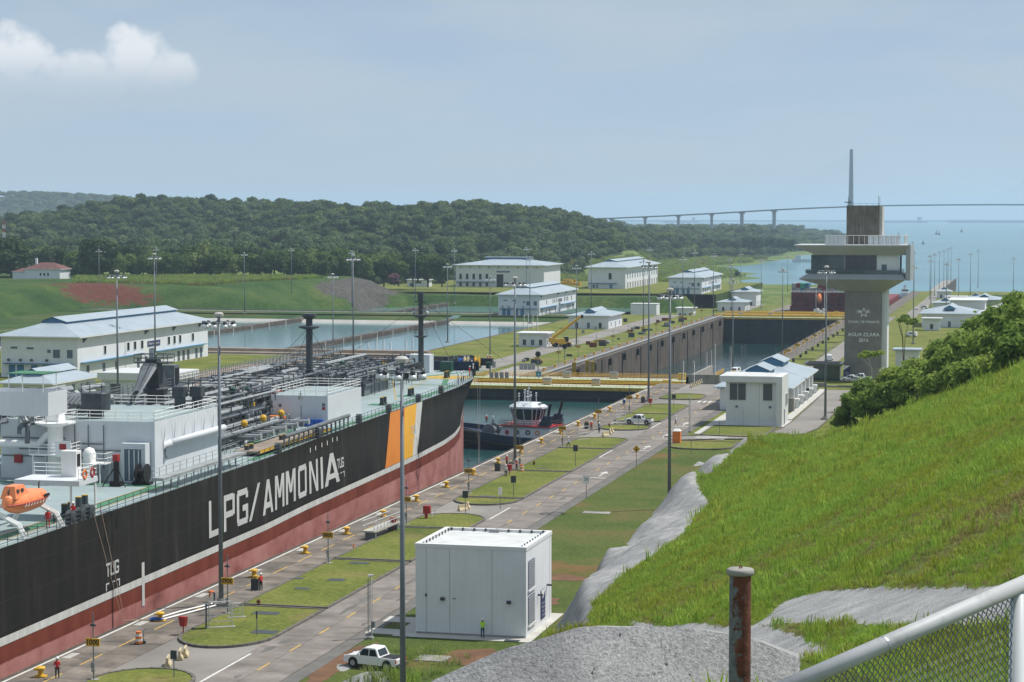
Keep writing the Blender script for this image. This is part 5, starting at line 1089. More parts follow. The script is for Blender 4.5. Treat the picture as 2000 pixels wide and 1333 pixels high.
post_sign(P(1350,888,0),'thin post on the lawn beside the portable toilet',.12,.4,2.0,'steel',2.4); post_sign(P(1405,850,0),'thin post in front of the white switch building',.15,.5,2.2,'steel',2.6); post_sign(P(1247,842,0),'thin post on the island beside the parked pickup',.12,.5,2.4,'dark_metal',2.7); post_sign(P(1316,800,0),'dark panel on a post near the end of the road',.8,.8,2.6,'dark_metal',3.0); post_sign(P(1219,815,0),'blue board on a post beside the crash barrier',.5,.8,3.0,'blue_pipe',3.4)
# louvred lattice pylon beside the road
def lattice(loc, label, H_, cat='lattice post', lamp=True, col='steel', w=.32, group=None):
    t = thing('lattice_post', label, cat, loc, 0, group); b = MB()
    for sx, sy in ((-1,-1),(1,-1),(1,1),(-1,1)): b.tube([(sx*w/2,sy*w/2,0),(sx*w/2,sy*w/2,H_)], .03, 4)
    n = int(H_/.32)
    for i in range(n):
        z = H_*i/n; b.tube([(-w/2,-w/2,z),(w/2,-w/2,z+H_/n)], .02, 3); b.tube([(w/2,-w/2,z),(w/2,w/2,z+H_/n)], .02, 3)
    b.build('lattice', M[col], t); MB().box(-.3,.3,-.3,.3,-.05,.12).build('base', M['concrete'], t)
    if lamp: b = MB(); b.tube([(0,0,H_),(0,0,H_+.2)], .05, 5); b.cbox((.1,-.1,H_+.25),(.5,.28,.14),0,.5); b.build('camera_head', M['lamp_glass'], t)
    return t
lt = lattice(P(723,1247,0), 'tall slim lattice post with camera beside the road, left of the cube building', 5.6); MB().box(.2,.45,-.15,.15,1.0,1.6).build('cable_box', M['galv'], lt)
lattice((-58.9,373,0), 'slim lattice post with sign beside the road near the switch building', 6.0)
for i, (px, py, pt_) in enumerate(((1388,737,685),(1395,732,672),(1379,720,688),(1449,722,676),(1456,720,673),(1426,722,680),(1333,756,705),(1354,760,708))):
    q = P(px, py, -6 if i < 6 else -2); hgt = Q(px, pt_, Y=q[1])[2]-q[2]; lattice(q, 'tall slim perforated steel column in the gate machinery yard, %s' % ('first','second','third','fourth','fifth','sixth','seventh','eighth')[i]+' of eight', hgt, 'steel column', i in (5,7), 'steel', .5, 'steel columns at the gate machinery')
for i, (px, py, pt_) in enumerate(((704,700,672),(719,700,668),(735,700,660),(749,700,664),(763,700,667),(793,700,664),(806,700,661),(722,700,678),(1023,646,615),(1031,646,613),(1040,646,614),(1049,646,612))):
    q = P(px, py, -8.5); hgt = Q(px, pt_, Y=q[1])[2]-q[2]; lattice(q, 'slim steel column rising from the far lock wall, %s counted from the left' % nth(i+1), hgt, 'steel column', False, 'steel', .5, 'steel columns on the far side')
# crash-barrier panels, hydrants, cabinets, barrels, life rings, gangway
def fence_panel(loc, label, w, h, rz):
    t = thing('crash_barrier', label, 'barrier', loc, rz); b = MB()
    for x in (0, w): b.tube([(x,0,0),(x,0,h)], .05, 5)
    for k in range(4): b.tube([(0,0,h*(.25+.24*k)),(w,0,h*(.25+.24*k))], .04, 5)
    b.build('frame', M['lamp_glass'], t); b = MB(); b.box(-.3,w+.3,-.3,.3,0,.12); b.build('base', M['concrete'], t); return t
t = fence_panel(P(408,1228,0), 'grey green steel barrier panels on the grass at the near mast', 2.2, 2.6, .5); MB().box(-.35,-.25,-.8,.0,.2,2.5).build('panel', M['door_grey'], t); fence_panel(P(450,1208,0), 'low steel barrier beside the 0900 marker', 1.2, 1.5, .5)
fence_panel(P(1203,828,0), 'upright steel crash barrier standing left of the parked white pickup', 2.2, 2.4, .9); fence_panel(P(1130,860,0), 'upright steel crash barrier beside the walking person', 2.2, 2.4, .9)
def jersey(loc, rz, label, n=1):
    b = MB(); pr = [(-.3,0),(.3,0),(.26,.15),(.1,.4),(.08,.8),(-.08,.8),(-.1,.4),(-.26,.15)]; L = 1.6
    b.loft([[(x,-L/2,z) for x, z in pr],[(x,L/2,z) for x, z in pr]]); return tag(b.build('concrete_barrier', M['barrier'], None, loc, rz), label, 'concrete barrier', 'concrete barriers at the driveways')
for px, py, rz, lab in ((352,1286,.3,'first'),(362,1281,.3,'second'),(328,1300,.3,'third'),(904,997,-.5,'fourth'),(914,993,.2,'fifth'),(1183,852,-.5,'sixth'),(1192,848,.1,'seventh'),(1196,845,.1,'eighth')): jersey(P(px, py, 0), rz, 'cream concrete barrier block at a driveway, %s counted from the nearest' % lab)
for i in range(7): jersey((-74+.05*i, 470+2.2*i, 0), .12, 'pale concrete barrier in the row closing the road end, %s from the left' % nth(i+1))
def barrel(loc, label):
    t = thing('traffic_drum', label, 'traffic drum', loc, 0, 'orange traffic drums'); b = MB()
    for k in range(5): b.lathe([(.33-.02*k,.05+.22*k),(.33-.02*k,.05+.22*k+.215)], n=12, m=k % 2)
    b.build('drum', [M['orange'], M['white_paint']], t); MB().lathe([(.42,0),(.42,.06),(.3,.08)], n=12).build('base', M['rubber'], t); return t
t = barrel(P(271,1258,0), 'orange and white traffic drum with hand truck on the apron'); b = MB(); b.tube([(.45,0,.15),(.5,0,1.25),(.7,0,1.4)], .03, 5); b.lathe([(.16,-.04),(.16,.04)], (.5,.1,.16), 8, 0, 'Y'); b.build('hand_truck', M['dark_metal'], t)
barrel(P(1019,922,0), 'orange and white traffic drum beside the 0500 marker')
def red_ring(loc, label):
    t = thing('life_ring_station', label, 'life ring', loc, -.3); MB().tube([(0,0,0),(0,0,.9)], .06, 6).build('post', M['red'], t)
    b = MB(); b.add([(-.42,-.2,1.7),(.42,-.2,1.7),(.25,-.2,.8),(-.25,-.2,.8),(-.42,.2,1.7),(.42,.2,1.7),(.25,.2,.8),(-.25,.2,.8)], [(0,1,2,3),(4,7,6,5),(0,4,5,1),(1,5,6,2),(2,6,7,3),(3,7,4,0)]); b.build('box', M['red'], t)
red_ring(P(358,1240,0), 'dark red life ring box on a post at the near island'); red_ring(P(768,1038,0), 'red life ring box behind the nearest mast'); red_ring(P(995,930,0), 'red life ring box beside the workers at the second mast'); red_ring(P(1270,795,0), 'red life ring box near the third mast')
t = thing('fire_cabinet', 'dark red cabinet on a stand at the island tip', 'cabinet', P(834,1014,0)); MB().box(-.45,.45,-.3,.3,.7,1.7).build('cabinet', M['red'], t); MB().box(-.25,.05,-.2,.2,0,.7).build('stand', M['red'], t); b = MB(); b.rail([(.6,-.2,0),(.9,.4,0)], 1.2, .6, (1,.7,.4), .03); b.build('rack', M['steel'], t)
for i, (px, py) in enumerate(((505,1185),(1043,910),(1190,835))):
    b = MB(); b.lathe([(.16,0),(.12,.1),(.12,.5),(.17,.55),(.15,.68),(.05,.75)], n=8); b.tube([(-.24,0,.45),(.24,0,.45)], .07, 6); tag(b.build('fire_hydrant', M['rust'], None, P(px,py,0)), 'dark red fire hydrant on the grass, %s from the near end' % nth(i+1), 'hydrant', 'fire hydrants')
for i, (px, py) in enumerate(((505,1152),(978,920),(1152,838),(1262,787))):
    t = thing('control_cabinet', 'dark control cabinet with yellow top on the lock edge, %s from the near end' % nth(i+1), 'cabinet', P(px-6,py,0), 0, 'control cabinets on the lock edge'); MB().box(-.4,.4,-.3,.3,0,1.15).build('cabinet', M['dark_metal'], t); MB().box(-.22,.22,-.2,.2,1.15,1.45).build('lamp', M['yellow_old'], t)
t = thing('boarding_gangway', 'grey wheeled gangway with handrails standing on the apron', 'gangway', P(708,1055,0), R(-4)); b = MB(); b.box(0,1.5,0,9,.9,1.1); b.build('deck', M['concrete_light'], t)
b = MB()
for x in (0,1.5): b.rail([(x,0,1.1),(x,9,1.1)], 1.2, 1.1, (1,.5), .04)
b.build('handrail', M['lamp_glass'], t)
for y in (.6, 8): MB().box(.1,1.4,y,y+.5,0,.9).build('leg', M['galv'], t)
MB().lathe([(.08,.6),(.16,.05),(.25,.03),(.25,0)][::-1], n=8).build('traffic_cone', M['orange'], None, P(691,1073,0)); tag(bpy.data.objects['traffic_cone'], 'small orange traffic cone beside the boarding gangway', 'cone')
t = thing('portable_toilet', 'orange portable toilet with white roof on the lawn', 'toilet', P(1322,866,0)); MB().box(-.65,.65,-.65,.65,.08,2.1).build('cabin', M['orange'], t); b = MB(); b.add([(-.68,-.68,2.1),(.68,-.68,2.1),(.68,.68,2.1),(-.68,.68,2.1),(-.4,-.4,2.42),(.4,-.4,2.42),(.4,.4,2.42),(-.4,.4,2.42)], [(4,5,6,7),(0,1,5,4),(1,2,6,5),(2,3,7,6),(3,0,4,7)]); b.build('roof', M['white_paint'], t); MB().box(-.4,.4,-.69,-.65,.2,1.95).build('door', M['orange'], t); MB().box(-.7,.7,-.7,.7,0,.08).build('skid', M['dark_metal'], t)
# drain covers
for i, (px, py, w, l) in enumerate(((590,1150,.8,.5),(657,1133,.9,.7),(580,1130,.7,.5),(517,1235,1.2,.8),(520,1198,1.3,.7),(702,1100,1.1,.6),(950,970,1.1,.6),(1165,1000,1.8,1.0),(1060,915,.9,.5),(1490,845,1.0,.4),(1455,838,.7,.4),(845,1284,1.4,1.2),(1000,1250,.7,.4))):
    tag(MB().box(-w,w,-l,l,-.05,.035 if px < 1070 else .02).build('drain_cover', M['concrete' if px in (845,1165) else 'dark_metal'], None, (P(px,py,.1)[0], P(px,py,.1)[1], .09 if px < 1070 and px not in (845,1000) else 0)), 'flat drain cover set in the ground, %s counted from the near end' % nth(i+1), 'drain cover', 'drain covers')
# mooring lines on the apron
b = MB(); b.tube([P(300,1210,.1),P(350,1195,.12),P(420,1178,.15)], .10, 5, 0); b.tube([P(310,1212,.1),P(360,1199,.12),P(424,1182,.15)], .10, 5, 0); b.ball((P(306,1209,.2)), .5, 1, 7, 4, (1.6,1.0,.35)); tag(b.build('mooring_hose', [M['white_paint'], M['blue_pipe']]), 'white mooring lines with blue wrapping lying on the apron', 'rope')
# ================================================================== VEHICLES
def wheel_mesh():
    b = MB(); b.lathe([(.30,-.12),(.385,-.11),(.40,0),(.385,.11),(.30,.12)], n=16, axis='X'); return b.mesh('wheel', M['rubber'])
WM = wheel_mesh(); rm = MB(); rm.lathe([(.05,-.13),(.24,-.125),(.27,0),(.24,.125),(.05,.13)], n=12, axis='X'); RM = rm.mesh('rim', M['steel'])
def profile_body(b, prof, w, m=0, top=None, tuck=.0):
    n = len(prof); L_ = [(-w/2*(1-tuck*(z > 1.0)*min(1,(z-1.0)/.7)), y, z) for y, z in prof]; R_ = [(w/2*(1-tuck*(z > 1.0)*min(1,(z-1.0)/.7)), y, z) for y, z in prof]
    b.add(L_+R_, [tuple(range(n)), tuple(range(2*n-1,n-1,-1))]+[(i,n+i,n+(i+1) % n,(i+1) % n) for i in range(n)], m)
def pickup(loc, rz, label, open_door=False, col='car_white', group='white pickup trucks'):
    t = thing('pickup_truck', label, 'pickup truck', loc, rz, group); w = 1.85     # nose towards +Y
    b = MB(); profile_body(b, [(-2.6,.45),(-2.62,.95),(-2.55,1.05),(-.95,1.08),(-.62,1.72),(-.5,1.80),(.55,1.80),(.72,1.74),(1.32,1.12),(2.3,1.02),(2.55,.92),(2.62,.7),(2.6,.42),(2.1,.36),(-2.2,.38)], w, 0, tuck=.14)
    b.build('body', M[col], t); MB().box(-.78,.78,-2.5,-1.05,1.02,1.10).build('cargo_bed', M['black'], t)
    for s in (-1,1):
        for y0, y1, yt0, yt1 in ((-.78,.02,-.55,.0),(.1,1.1,.1,.66)):
            x = s*(w/2*.985+.004); xt = s*(w/2*.87); k = MB(); k.add([(x,y0,1.13),(x,y1,1.13),(xt+s*.02,yt1,1.68),(xt+s*.02,yt0,1.68)], [(0,1,2,3)] if s > 0 else [(3,2,1,0)]); k.build('side_window', M['glass'], t)
        for y in (-1.75,1.65):
            q = MB(); q.lathe([(.02,-.06),(.47,-.06),(.47,.06),(.02,.06)], (s*(w/2-.03), y, .46), 14, 0, 'X'); q.build('wheel_arch', M['black'], t); wl = link('wheel', WM, t, (s*(w/2-.06), y, .40)); link('rim', RM, wl, (s*.015,0,0))
        MB().cbox((s*.72,2.56,.86),(.36,.14,.18)).build('headlight', M['lamp_glass'], t); MB().cbox((s*.84,-2.58,.86),(.16,.12,.34)).build('tail_light', M['red'], t)
        MB().cbox((s*1.03,.95,1.18),(.2,.1,.2)).build('mirror', M[col], t)
    k = MB(); k.add([(-.72,1.22,1.15),(.72,1.22,1.15),(.66,.74,1.70),(-.66,.74,1.70)], [(0,1,2,3)]); k.v = [(x,y+.05,z+.02) for x,y,z in k.v]; k.build('windscreen', M['glass'], t)
    k = MB(); k.add([(-.68,-.9,1.16),(.68,-.9,1.16),(.62,-.64,1.68),(-.62,-.64,1.68)], [(3,2,1,0)]); k.v = [(x,y-.04,z) for x,y,z in k.v]; k.build('rear_window', M['glass'], t)
    MB().box(-.8,.8,2.56,2.66,.45,.62).build('bumper', M['dark_metal'], t); MB().box(-.85,.85,-2.72,-2.6,.42,.58).build('bumper', M['dark_metal'], t); MB().box(-.5,.5,2.58,2.64,.66,.86).build('grille', M['dark_metal'], t)
    if open_door:
        s = -1 if open_door < 0 else 1; x = s*(w/2); MB().box(x-.02 if s > 0 else x-.02, x+.02, .1,1.12,.5,1.66).build('door_opening', M['black'], t)
        MB().cbox((x+s*.45,1.3,.85),(.95,.07,.75),0,-s*.25).build('door', M[col], t)
    return t
tp = pickup((P(728,1306,0)[0], P(728,1306,0)[1]+.6, 0), R(76), 'white pickup truck with its side door open, parked on the grass at the bottom', 1)
pickup((P(1248,829,0)[0], P(1248,829,0)[1], 0.02), R(82), 'white pickup truck parked across the driveway beside the grass island', 1); pickup(P(1663,746,-4.6), R(80), 'white pickup truck parked in front of the tower', False); pickup(P(1682,743,-4.6), R(84), 'white pickup truck partly hidden behind the silver car', False)
def car(loc, rz, label, col='car_silver', van=False):
    t = thing('van' if van else 'car', label, 'van' if van else 'car', loc, rz); w = 1.75; b = MB()
    pr = [(-2.2,.4),(-2.2,1.0),(-2.15,1.75),(-1.9,1.9),(1.0,1.9),(1.35,1.75),(1.85,1.1),(2.2,.9),(2.25,.4)] if van else [(-2.2,.4),(-2.22,.85),(-1.75,.98),(-1.1,1.42),(.2,1.46),(1.0,.98),(2.1,.84),(2.25,.6),(2.2,.38)]
    profile_body(b, pr, w, tuck=.14); b.build('body', M[col], t)
    for s in (-1,1):
        x = s*(w/2+.004); z0, z1 = (1.15,1.7) if van else (1.0,1.36); k = MB(); q = .9 if van else .93
        k.add([(x*.99,-1.3,z0),(x*.99,.9,z0),(x*q,.3,z1),(x*q,-1.0,z1)], [(0,1,2,3)] if s > 0 else [(3,2,1,0)]); k.build('side_window', M['glass'], t)
        for y in (-1.4,1.4): wl = link('wheel', WM, t, (s*(w/2-.05), y, .36)); link('rim', RM, wl, (s*.015,0,0))
        MB().cbox((s*.65,2.2,.72),(.35,.12,.16)).build('headlight', M['lamp_glass'], t)
    k = MB(); zz = (1.12,1.74,1.38,1.82) if van else (1.0,1.42,.24,.96)
    if van: k.add([(-.72,1.86,1.14),(.72,1.86,1.14),(.62,1.4,1.72),(-.62,1.4,1.72)], [(0,1,2,3)])
    else: k.add([(-.72,1.02,1.01),(.72,1.02,1.01),(.62,.26,1.45),(-.62,.26,1.45)], [(0,1,2,3)])
    k.v = [(x,y+.04,z+.02) for x,y,z in k.v]; k.build('windscreen', M['glass'], t); return t
car(P(1668,747,-4.6), R(84), 'silver saloon car parked beside the white pickups at the tower'); car(P(1437,731,-6), R(170), 'white van facing the camera in the gate machinery yard', 'car_white', True)
pickup(P(1105,677,-8.45), R(-95), 'white pickup parked right of the yellow crane', group=None); car(P(1180,671,-8.45), R(-100), 'dark grey car on the lockside road beyond the crane', 'car_silver')
for i, (px, py, m_) in enumerate(((1780,658,'car_white'),(1805,603,'car_white'),(1842,575,'car_silver'))): car(P(px, py, zr(P(px,py,-8.5)[1])), R(70), ('white minibus beside the carport behind the bushes','white van on the far lockside near the wide control house','silver van on the far lockside near the approach wall')[i], m_, True)
# ================================================================== PEOPLE
def person_mesh(pose):
    J = {'pel':(0,0,.94),'wst':(0,0,1.12),'chs':(0,.01,1.36),'nck':(0,.0,1.50),'hd0':(0,.02,1.58),'hd1':(0,.03,1.72)}
    def limb(s, sh, el, wr, hn): J['sh%d'%s], J['el%d'%s], J['wr%d'%s], J['hn%d'%s] = sh, el, wr, hn
    for s in (-1,1):
        limb(s, (s*.19,0,1.42), (s*.25,-.02,1.15), (s*.25,.06,.92), (s*.24,.09,.82))
        J['hp%d'%s] = (s*.10,0,.90); J['kn%d'%s] = (s*.12,.02,.50); J['an%d'%s] = (s*.12,-.02,.09); J['to%d'%s] = (s*.13,.15,.05)
    if pose == 'walk':
        J['kn1'] = (.11,.20,.52); J['an1'] = (.11,.26,.10); J['to1'] = (.11,.42,.08); J['kn-1'] = (-.11,-.06,.50); J['an-1'] = (-.11,-.38,.16); J['to-1'] = (-.11,-.24,.05); limb(1,(.19,0,1.42),(.24,-.16,1.17),(.23,-.12,.94),(.22,-.08,.85)); limb(-1,(-.19,0,1.42),(-.24,.14,1.17),(-.23,.30,1.0),(-.22,.36,.94))
    if pose == 'reach': limb(1,(.19,0,1.42),(.24,.16,1.20),(.16,.40,1.22),(.12,.48,1.22)); limb(-1,(-.19,0,1.42),(-.24,.14,1.18),(-.12,.38,1.18),(-.08,.46,1.18))
    if pose == 'hips': limb(1,(.19,0,1.42),(.40,-.08,1.18),(.20,.06,1.02),(.14,.1,1.0))
    if pose == 'bend':
        J.update({'wst':(0,.12,1.06),'chs':(0,.36,1.10),'nck':(0,.50,1.08),'hd0':(0,.57,1.06),'hd1':(0,.70,1.02)}); limb(1,(.18,.42,1.10),(.20,.46,.82),(.16,.52,.58),(.14,.55,.50)); limb(-1,(-.18,.42,1.10),(-.20,.46,.82),(-.16,.52,.58),(-.14,.55,.50))
    E_ = [('pel','wst'),('wst','chs'),('chs','nck'),('nck','hd0'),('hd0','hd1')]
    for s in (-1,1): E_ += [('chs','sh%d'%s),('sh%d'%s,'el%d'%s),('el%d'%s,'wr%d'%s),('wr%d'%s,'hn%d'%s),('pel','hp%d'%s),('hp%d'%s,'kn%d'%s),('kn%d'%s,'an%d'%s),('an%d'%s,'to%d'%s)]
    RAD = {'pel':(.15,.11),'wst':(.145,.105),'chs':(.165,.12),'nck':(.062,.062),'hd0':(.085,.10),'hd1':(.09,.105)}
    for s in (-1,1): RAD.update({'sh%d'%s:(.075,.075),'el%d'%s:(.052,.052),'wr%d'%s:(.038,.038),'hn%d'%s:(.045,.025),'hp%d'%s:(.095,.10),'kn%d'%s:(.068,.07),'an%d'%s:(.05,.05),'to%d'%s:(.05,.035)})
    ks = list(J); me = bpy.data.meshes.new('p'); me.from_pydata([J[k] for k in ks], [(ks.index(a), ks.index(c)) for a, c in E_], [])
    o = bpy.data.objects.new('p', me); COL.objects.link(o); o.modifiers.new('s', 'SKIN'); 
    for i, k in enumerate(ks): me.skin_vertices[0].data[i].radius = RAD[k]; me.skin_vertices[0].data[i].use_root = (k == 'pel')
    o.modifiers.new('d', 'SUBSURF').levels = 1; o.modifiers['d'].render_levels = 1
    res = bpy.data.meshes.new_from_object(o.evaluated_get(bpy.context.evaluated_depsgraph_get())); bpy.data.objects.remove(o)
    A = np.array([J[a] for a, _ in E_]); B = np.array([J[c] for _, c in E_]); cl = []
    for (a, c) in E_:
        cl.append(2 if a in ('nck','hd0') or a[:2] == 'wr' else (0 if a[:2] in ('hp',) or a[:2] == 'kn' or (a == 'pel' and c[:2] == 'hp') else (3 if a[:2] == 'an' else 1)))
    for p in res.polygons:
        q = np.array(p.center); t = np.clip(((q-A)*(B-A)).sum(1)/((B-A)**2).sum(1), 0, 1); d = np.linalg.norm(A+(B-A)*t[:,None]-q, axis=1); k = int(d.argmin()); c = cl[k]
        if c == 1 and E_[k][0][:2] == 'el': c = 4
        p.material_index = c; p.use_smooth = True
    return res, J
POSES = {k: person_mesh(k) for k in ('stand','walk','reach','hips','bend')}
hm_ = MB(); hm_.ball((0,0,.0), .135, 0, 10, 6, (1,1.12,.85)); hm_.lathe([(.05,-.02),(.17,-.03),(.17,-.01),(.1,.02)], n=10); HEL = {c: hm_.mesh('helmet', M[c], True) for c in ('white_paint','cloth_red','yellow')}
def person(loc, rz, label, pose='stand', legs='cloth_dark', top='cloth_white', sleeve=None, helmet='white_paint', vest=None, scale=1.0):
    me0, J = POSES[pose]; t = thing('person', label, 'person', loc, rz); t.scale = (scale,)*3
    me = me0.copy(); idx_ = [p.material_index for p in me0.polygons]; me.materials.clear()
    for m_ in (legs, vest or top, 'skin', 'cloth_dark', sleeve or top): me.materials.append(M[m_])
    me.polygons.foreach_set('material_index', idx_); link('body', me, t)
    if helmet:
        h = J['hd1']; link('helmet', HEL[helmet], t, (h[0], h[1], h[2]+.045))
    return t
person(P(112,1326,0), R(20), 'person in white shirt, red life vest and white helmet standing at the bottom left', 'stand', vest='cloth_red')
person(P(419,1176,0), R(120), 'person in blue and orange bending over beside the near mast', 'bend', 'cloth_blue', 'cloth_orange', helmet=None)
person(P(510,1154,0), R(60), 'person in red vest standing at the dark control cabinet', 'reach', vest='cloth_red', top='cloth_blue', helmet='white_paint')
person((-48.5,185.5,.02), R(-10), 'person in lime safety jacket standing against the white cube building', 'reach', 'cloth_blue', 'cloth_lime')
for i, (px, py, ps, ve, rz) in enumerate(((988,932,'stand','cloth_white',20),(990,912,'hips','cloth_red',-30),(1009,920,'reach','cloth_red',150),(1110,875,'walk','cloth_white',-60),(1155,842,'stand','cloth_red',30),(1170,846,'reach','cloth_blue',-120))):
    person(P(px,py,0), R(rz), ('person in white shirt at the grass corner by the life ring box','person in red vest standing behind the life ring box','person in red vest working at the foot of the second mast','person in white shirt walking beside the 0400 marker','person in pink and red beside the 0300 barrier panel','person in dark vest standing right of the 0300 barrier panel')[i], ps, vest=ve)
person(P(1320,832,0), R(80), 'person in white shirt walking across the road near the portable toilet', 'walk')

# yellow pipe and plant stacks beside the workshop
for i, (px, py, w) in enumerate(((1096,556,16),(1112,552,10),(1122,558,8))):
    q = P(px, py, -8.6); t = thing('plant_stack', 'yellow plant and pipes stored beside the large workshop, %s from the left' % nth(i+1), 'machinery', q, 0, 'yellow plant stored by the workshop')
    for k in range(5): MB().box(-w/2+k*w/5,-w/2+k*w/5+w/5.6,0,3,0,1.6+1.2*random.random()).build('yellow_block', M['yellow'], t)
q = Q(8,462,Y=1500); t = thing('radio_mast', 'slim red and white lattice radio mast at the left edge', 'mast', q); h = Q(8,432,Y=1500)[2]-q[2]
for k in range(4):
    b = MB(); w = 1.6
    for sx, sy in ((-1,-1),(1,-1),(1,1),(-1,1)): b.tube([(sx*w/2,sy*w/2,h*k/4-8*(k == 0)),(sx*w/2,sy*w/2,h*(k+1)/4)], .14, 4)
    for j in range(3): z0 = h*(k+j/3)/4; b.tube([(-w/2,-w/2,z0),(w/2,-w/2,z0+h/12)], .1, 3); b.tube([(w/2,-w/2,z0),(-w/2,-w/2,z0+h/12)], .1, 3)
    b.build('lattice_section', M['white_paint' if k % 2 == 0 else 'red'], t)
q = Q(701,492,Y=1750); t = thing('water_tank', 'small white water tank among the trees', 'tank', (q[0], q[1], q[2]-14)); MB().lathe([(.6,0),(.6,12),(2.6,13.5),(2.8,16),(2.0,17.2),(.2,17.6)], n=12).build('tank', M['white_paint'], t)
# clutter on the far lockside
for i in range(34):
    y = random.uniform(640, 960); x = random.choice((-158.5,-157,-152,-150,-174)); w = random.uniform(.5,1.6); tag(MB().box(-w,w,-.5,.5,0,random.uniform(.5,1.7)).build('equipment_box', M[random.choice(('dark_metal','dark_metal','steel','rust'))], None, (x, y, -8.52)), 'small dark equipment box on the far lockside, %s of many' % nth(i+1), 'equipment box', 'equipment boxes on the far lockside')
for i in range(16):
    y = 640+20*i+random.uniform(-3,3); tag(MB().box(-.4,.4,-.3,.3,0,1.2).build('equipment_box', M['dark_metal'], None, (-73.5, y, -8.5)), 'small dark box on the grass right of the middle chamber, %s of many' % nth(i+1), 'equipment box', 'equipment boxes right of the middle chamber')
for i in range(8):
    island(-75.8, -68.2, 600+47*i, 641+47*i, 2, 2, -8.52) if i < 8 else None
# ================================================================== GAS TANKER
SH = thing('gas_tanker', 'large black and red gas tanker with white LPG/AMMONIA lettering lying in the lock', 'ship', (-103.9, 195, 0), R(1.2))
ZD = 9.9
DK = [(-90,0),(40,0),(60,.9),(82,1.4),(105,1.8),(125,2.2),(145,3.0),(163,4.7),(172,6.4),(180,8.6),(190,10.6),(196,12.0),(202,13.9),(206,15.4),(208,16.5)]
WL = [(-90,0),(40,0),(56,.7),(94,1.2),(115,1.6),(135,2.6),(147,3.9),(160,6.2),(170,8.6),(180,10.9),(190,13.2),(198,15.2),(203.5,16.5)]
def hb(y, z):
    d = 16.5-lerp_tab(y, DK); w = 16.5-lerp_tab(y, WL); t = max(0., min(1., (z-1.7)/(ZD-1.7))); t = t*t
    return max(.0, w+(d-w)*t) if z >= 1.7 else max(0., w-(.02*(1.7-z) if y > 60 else 0))
def hx(y, z): return hb(y, z)
ZS = [ZD+1.2, ZD, 7.5, 5.5, 3.5, 1.7, -1.5, -5, -9, -14.5]
def yend(z): return 203.3+4.5*max(0, min(1.15, (z-1.7)/(ZD-1.7)))**2 if z > 1.7 else 203.3
ST = list(np.linspace(0, .62, 22))+list(np.linspace(.64, .93, 22))+list(np.linspace(.94, 1, 14))
b = MB(); rows = []
for z in ZS:
    row = []
    for t in ST:
        y = -90+t*(yend(z)+90); zz = z
        if z > ZD: zz = ZD+(.05 if y < 166 else min(1.25, (y-166)*.25)); 
        x = hb(y, min(z, ZD)) if z <= 1.7 or y < yend(1.7)-3 else max(0, (16.5-lerp_tab(y, DK))*min(1, ((z-1.7)/(ZD-1.7)+.0)))
        # blend between waterline and deck shapes by fraction of length near the bow
        fw = max(0, hb(-90+t*(yend(1.7)+90), 1.7)); fd = max(0, 16.5-lerp_tab(-90+t*(yend(ZD)+90), DK)); k = max(0., min(1., (z-1.7)/(ZD-1.7))); x = fw+(fd-fw)*k**1.4
        row.append((x if t < 1 else .15, y, zz))
    rows.append(row)
n = len(ST)
for s in (1, -1):
    vs_ = [(s*x, y, z) for row in rows for x, y, z in row]; fs = []
    for i in range(len(rows)-1):
        for j in range(n-1):
            q = (i*n+j, (i+1)*n+j, (i+1)*n+j+1, i*n+j+1); fs.append(q if s > 0 else q[::-1])
    b.add(vs_, fs)
b.add([(x,-90,z) for x, z in ((-16.5,ZD),(16.5,ZD),(16.5,-14.5),(-16.5,-14.5))], [(0,1,2,3)])
hull = b.build('hull', M['hull'], SH, smooth=True)
def hull_pt(y, z, off=.05):
    """starboard shell point at local y and height z, found on the lofted rows"""
    zz = np.array(ZS[1:]); i = int(np.clip(np.searchsorted(-zz, -z)-1, 0, len(zz)-2)); r0, r1 = rows[i+1], rows[i+2]
    x0 = np.interp(y, [p[1] for p in r0], [p[0] for p in r0]); x1 = np.interp(y, [p[1] for p in r1], [p[0] for p in r1]); k = (zz[i]-z)/(zz[i]-zz[i+1])
    return (x0+(x1-x0)*k+off, y, z)
def hull_patch(name, quads, m, off=.05, ny=12, nz=6):
    b = MB()
    for (y0b, y1b, z0), (y0t, y1t, z1) in quads:
        g = [[hull_pt((y0b+(y1b-y0b)*i/ny)*(1-j/nz)+(y0t+(y1t-y0t)*i/ny)*(j/nz), z0+(z1-z0)*j/nz, off) for i in range(ny+1)] for j in range(nz+1)]
        b.add([p for r in g for p in r], [(j*(ny+1)+i, j*(ny+1)+i+1, (j+1)*(ny+1)+i+1, (j+1)*(ny+1)+i) for j in range(nz) for i in range(ny)])
    return b.build(name, M[m], SH, smooth=True)
def ly(px, py, X=-90.3): return Q(px, py, X=X)[1]-195
bt = [ly(p, q) for p, q in ((755,921),(792,906),(816,896),(827,890))]; tp_ = [ly(p, q) for p, q in ((772,805),(805,794),(831,784),(844,780))]
for k, m_ in enumerate(('hull_orange','hull_yellow','hull_white')): hull_patch('paint_stripe', [((bt[k], bt[k+1], 2.15), (tp_[k], tp_[k+1], ZD-.02))], m_, .04)
hull_patch('boot_line', [((-90, 203, 1.35), (-90, 203, 2.1))], 'hull_white', .045, 120, 1)
hull_patch('draught_mark', [((1.6,2.3,-.9),(1.6,2.3,3.6))], 'hull_white', .06, 1, 6)
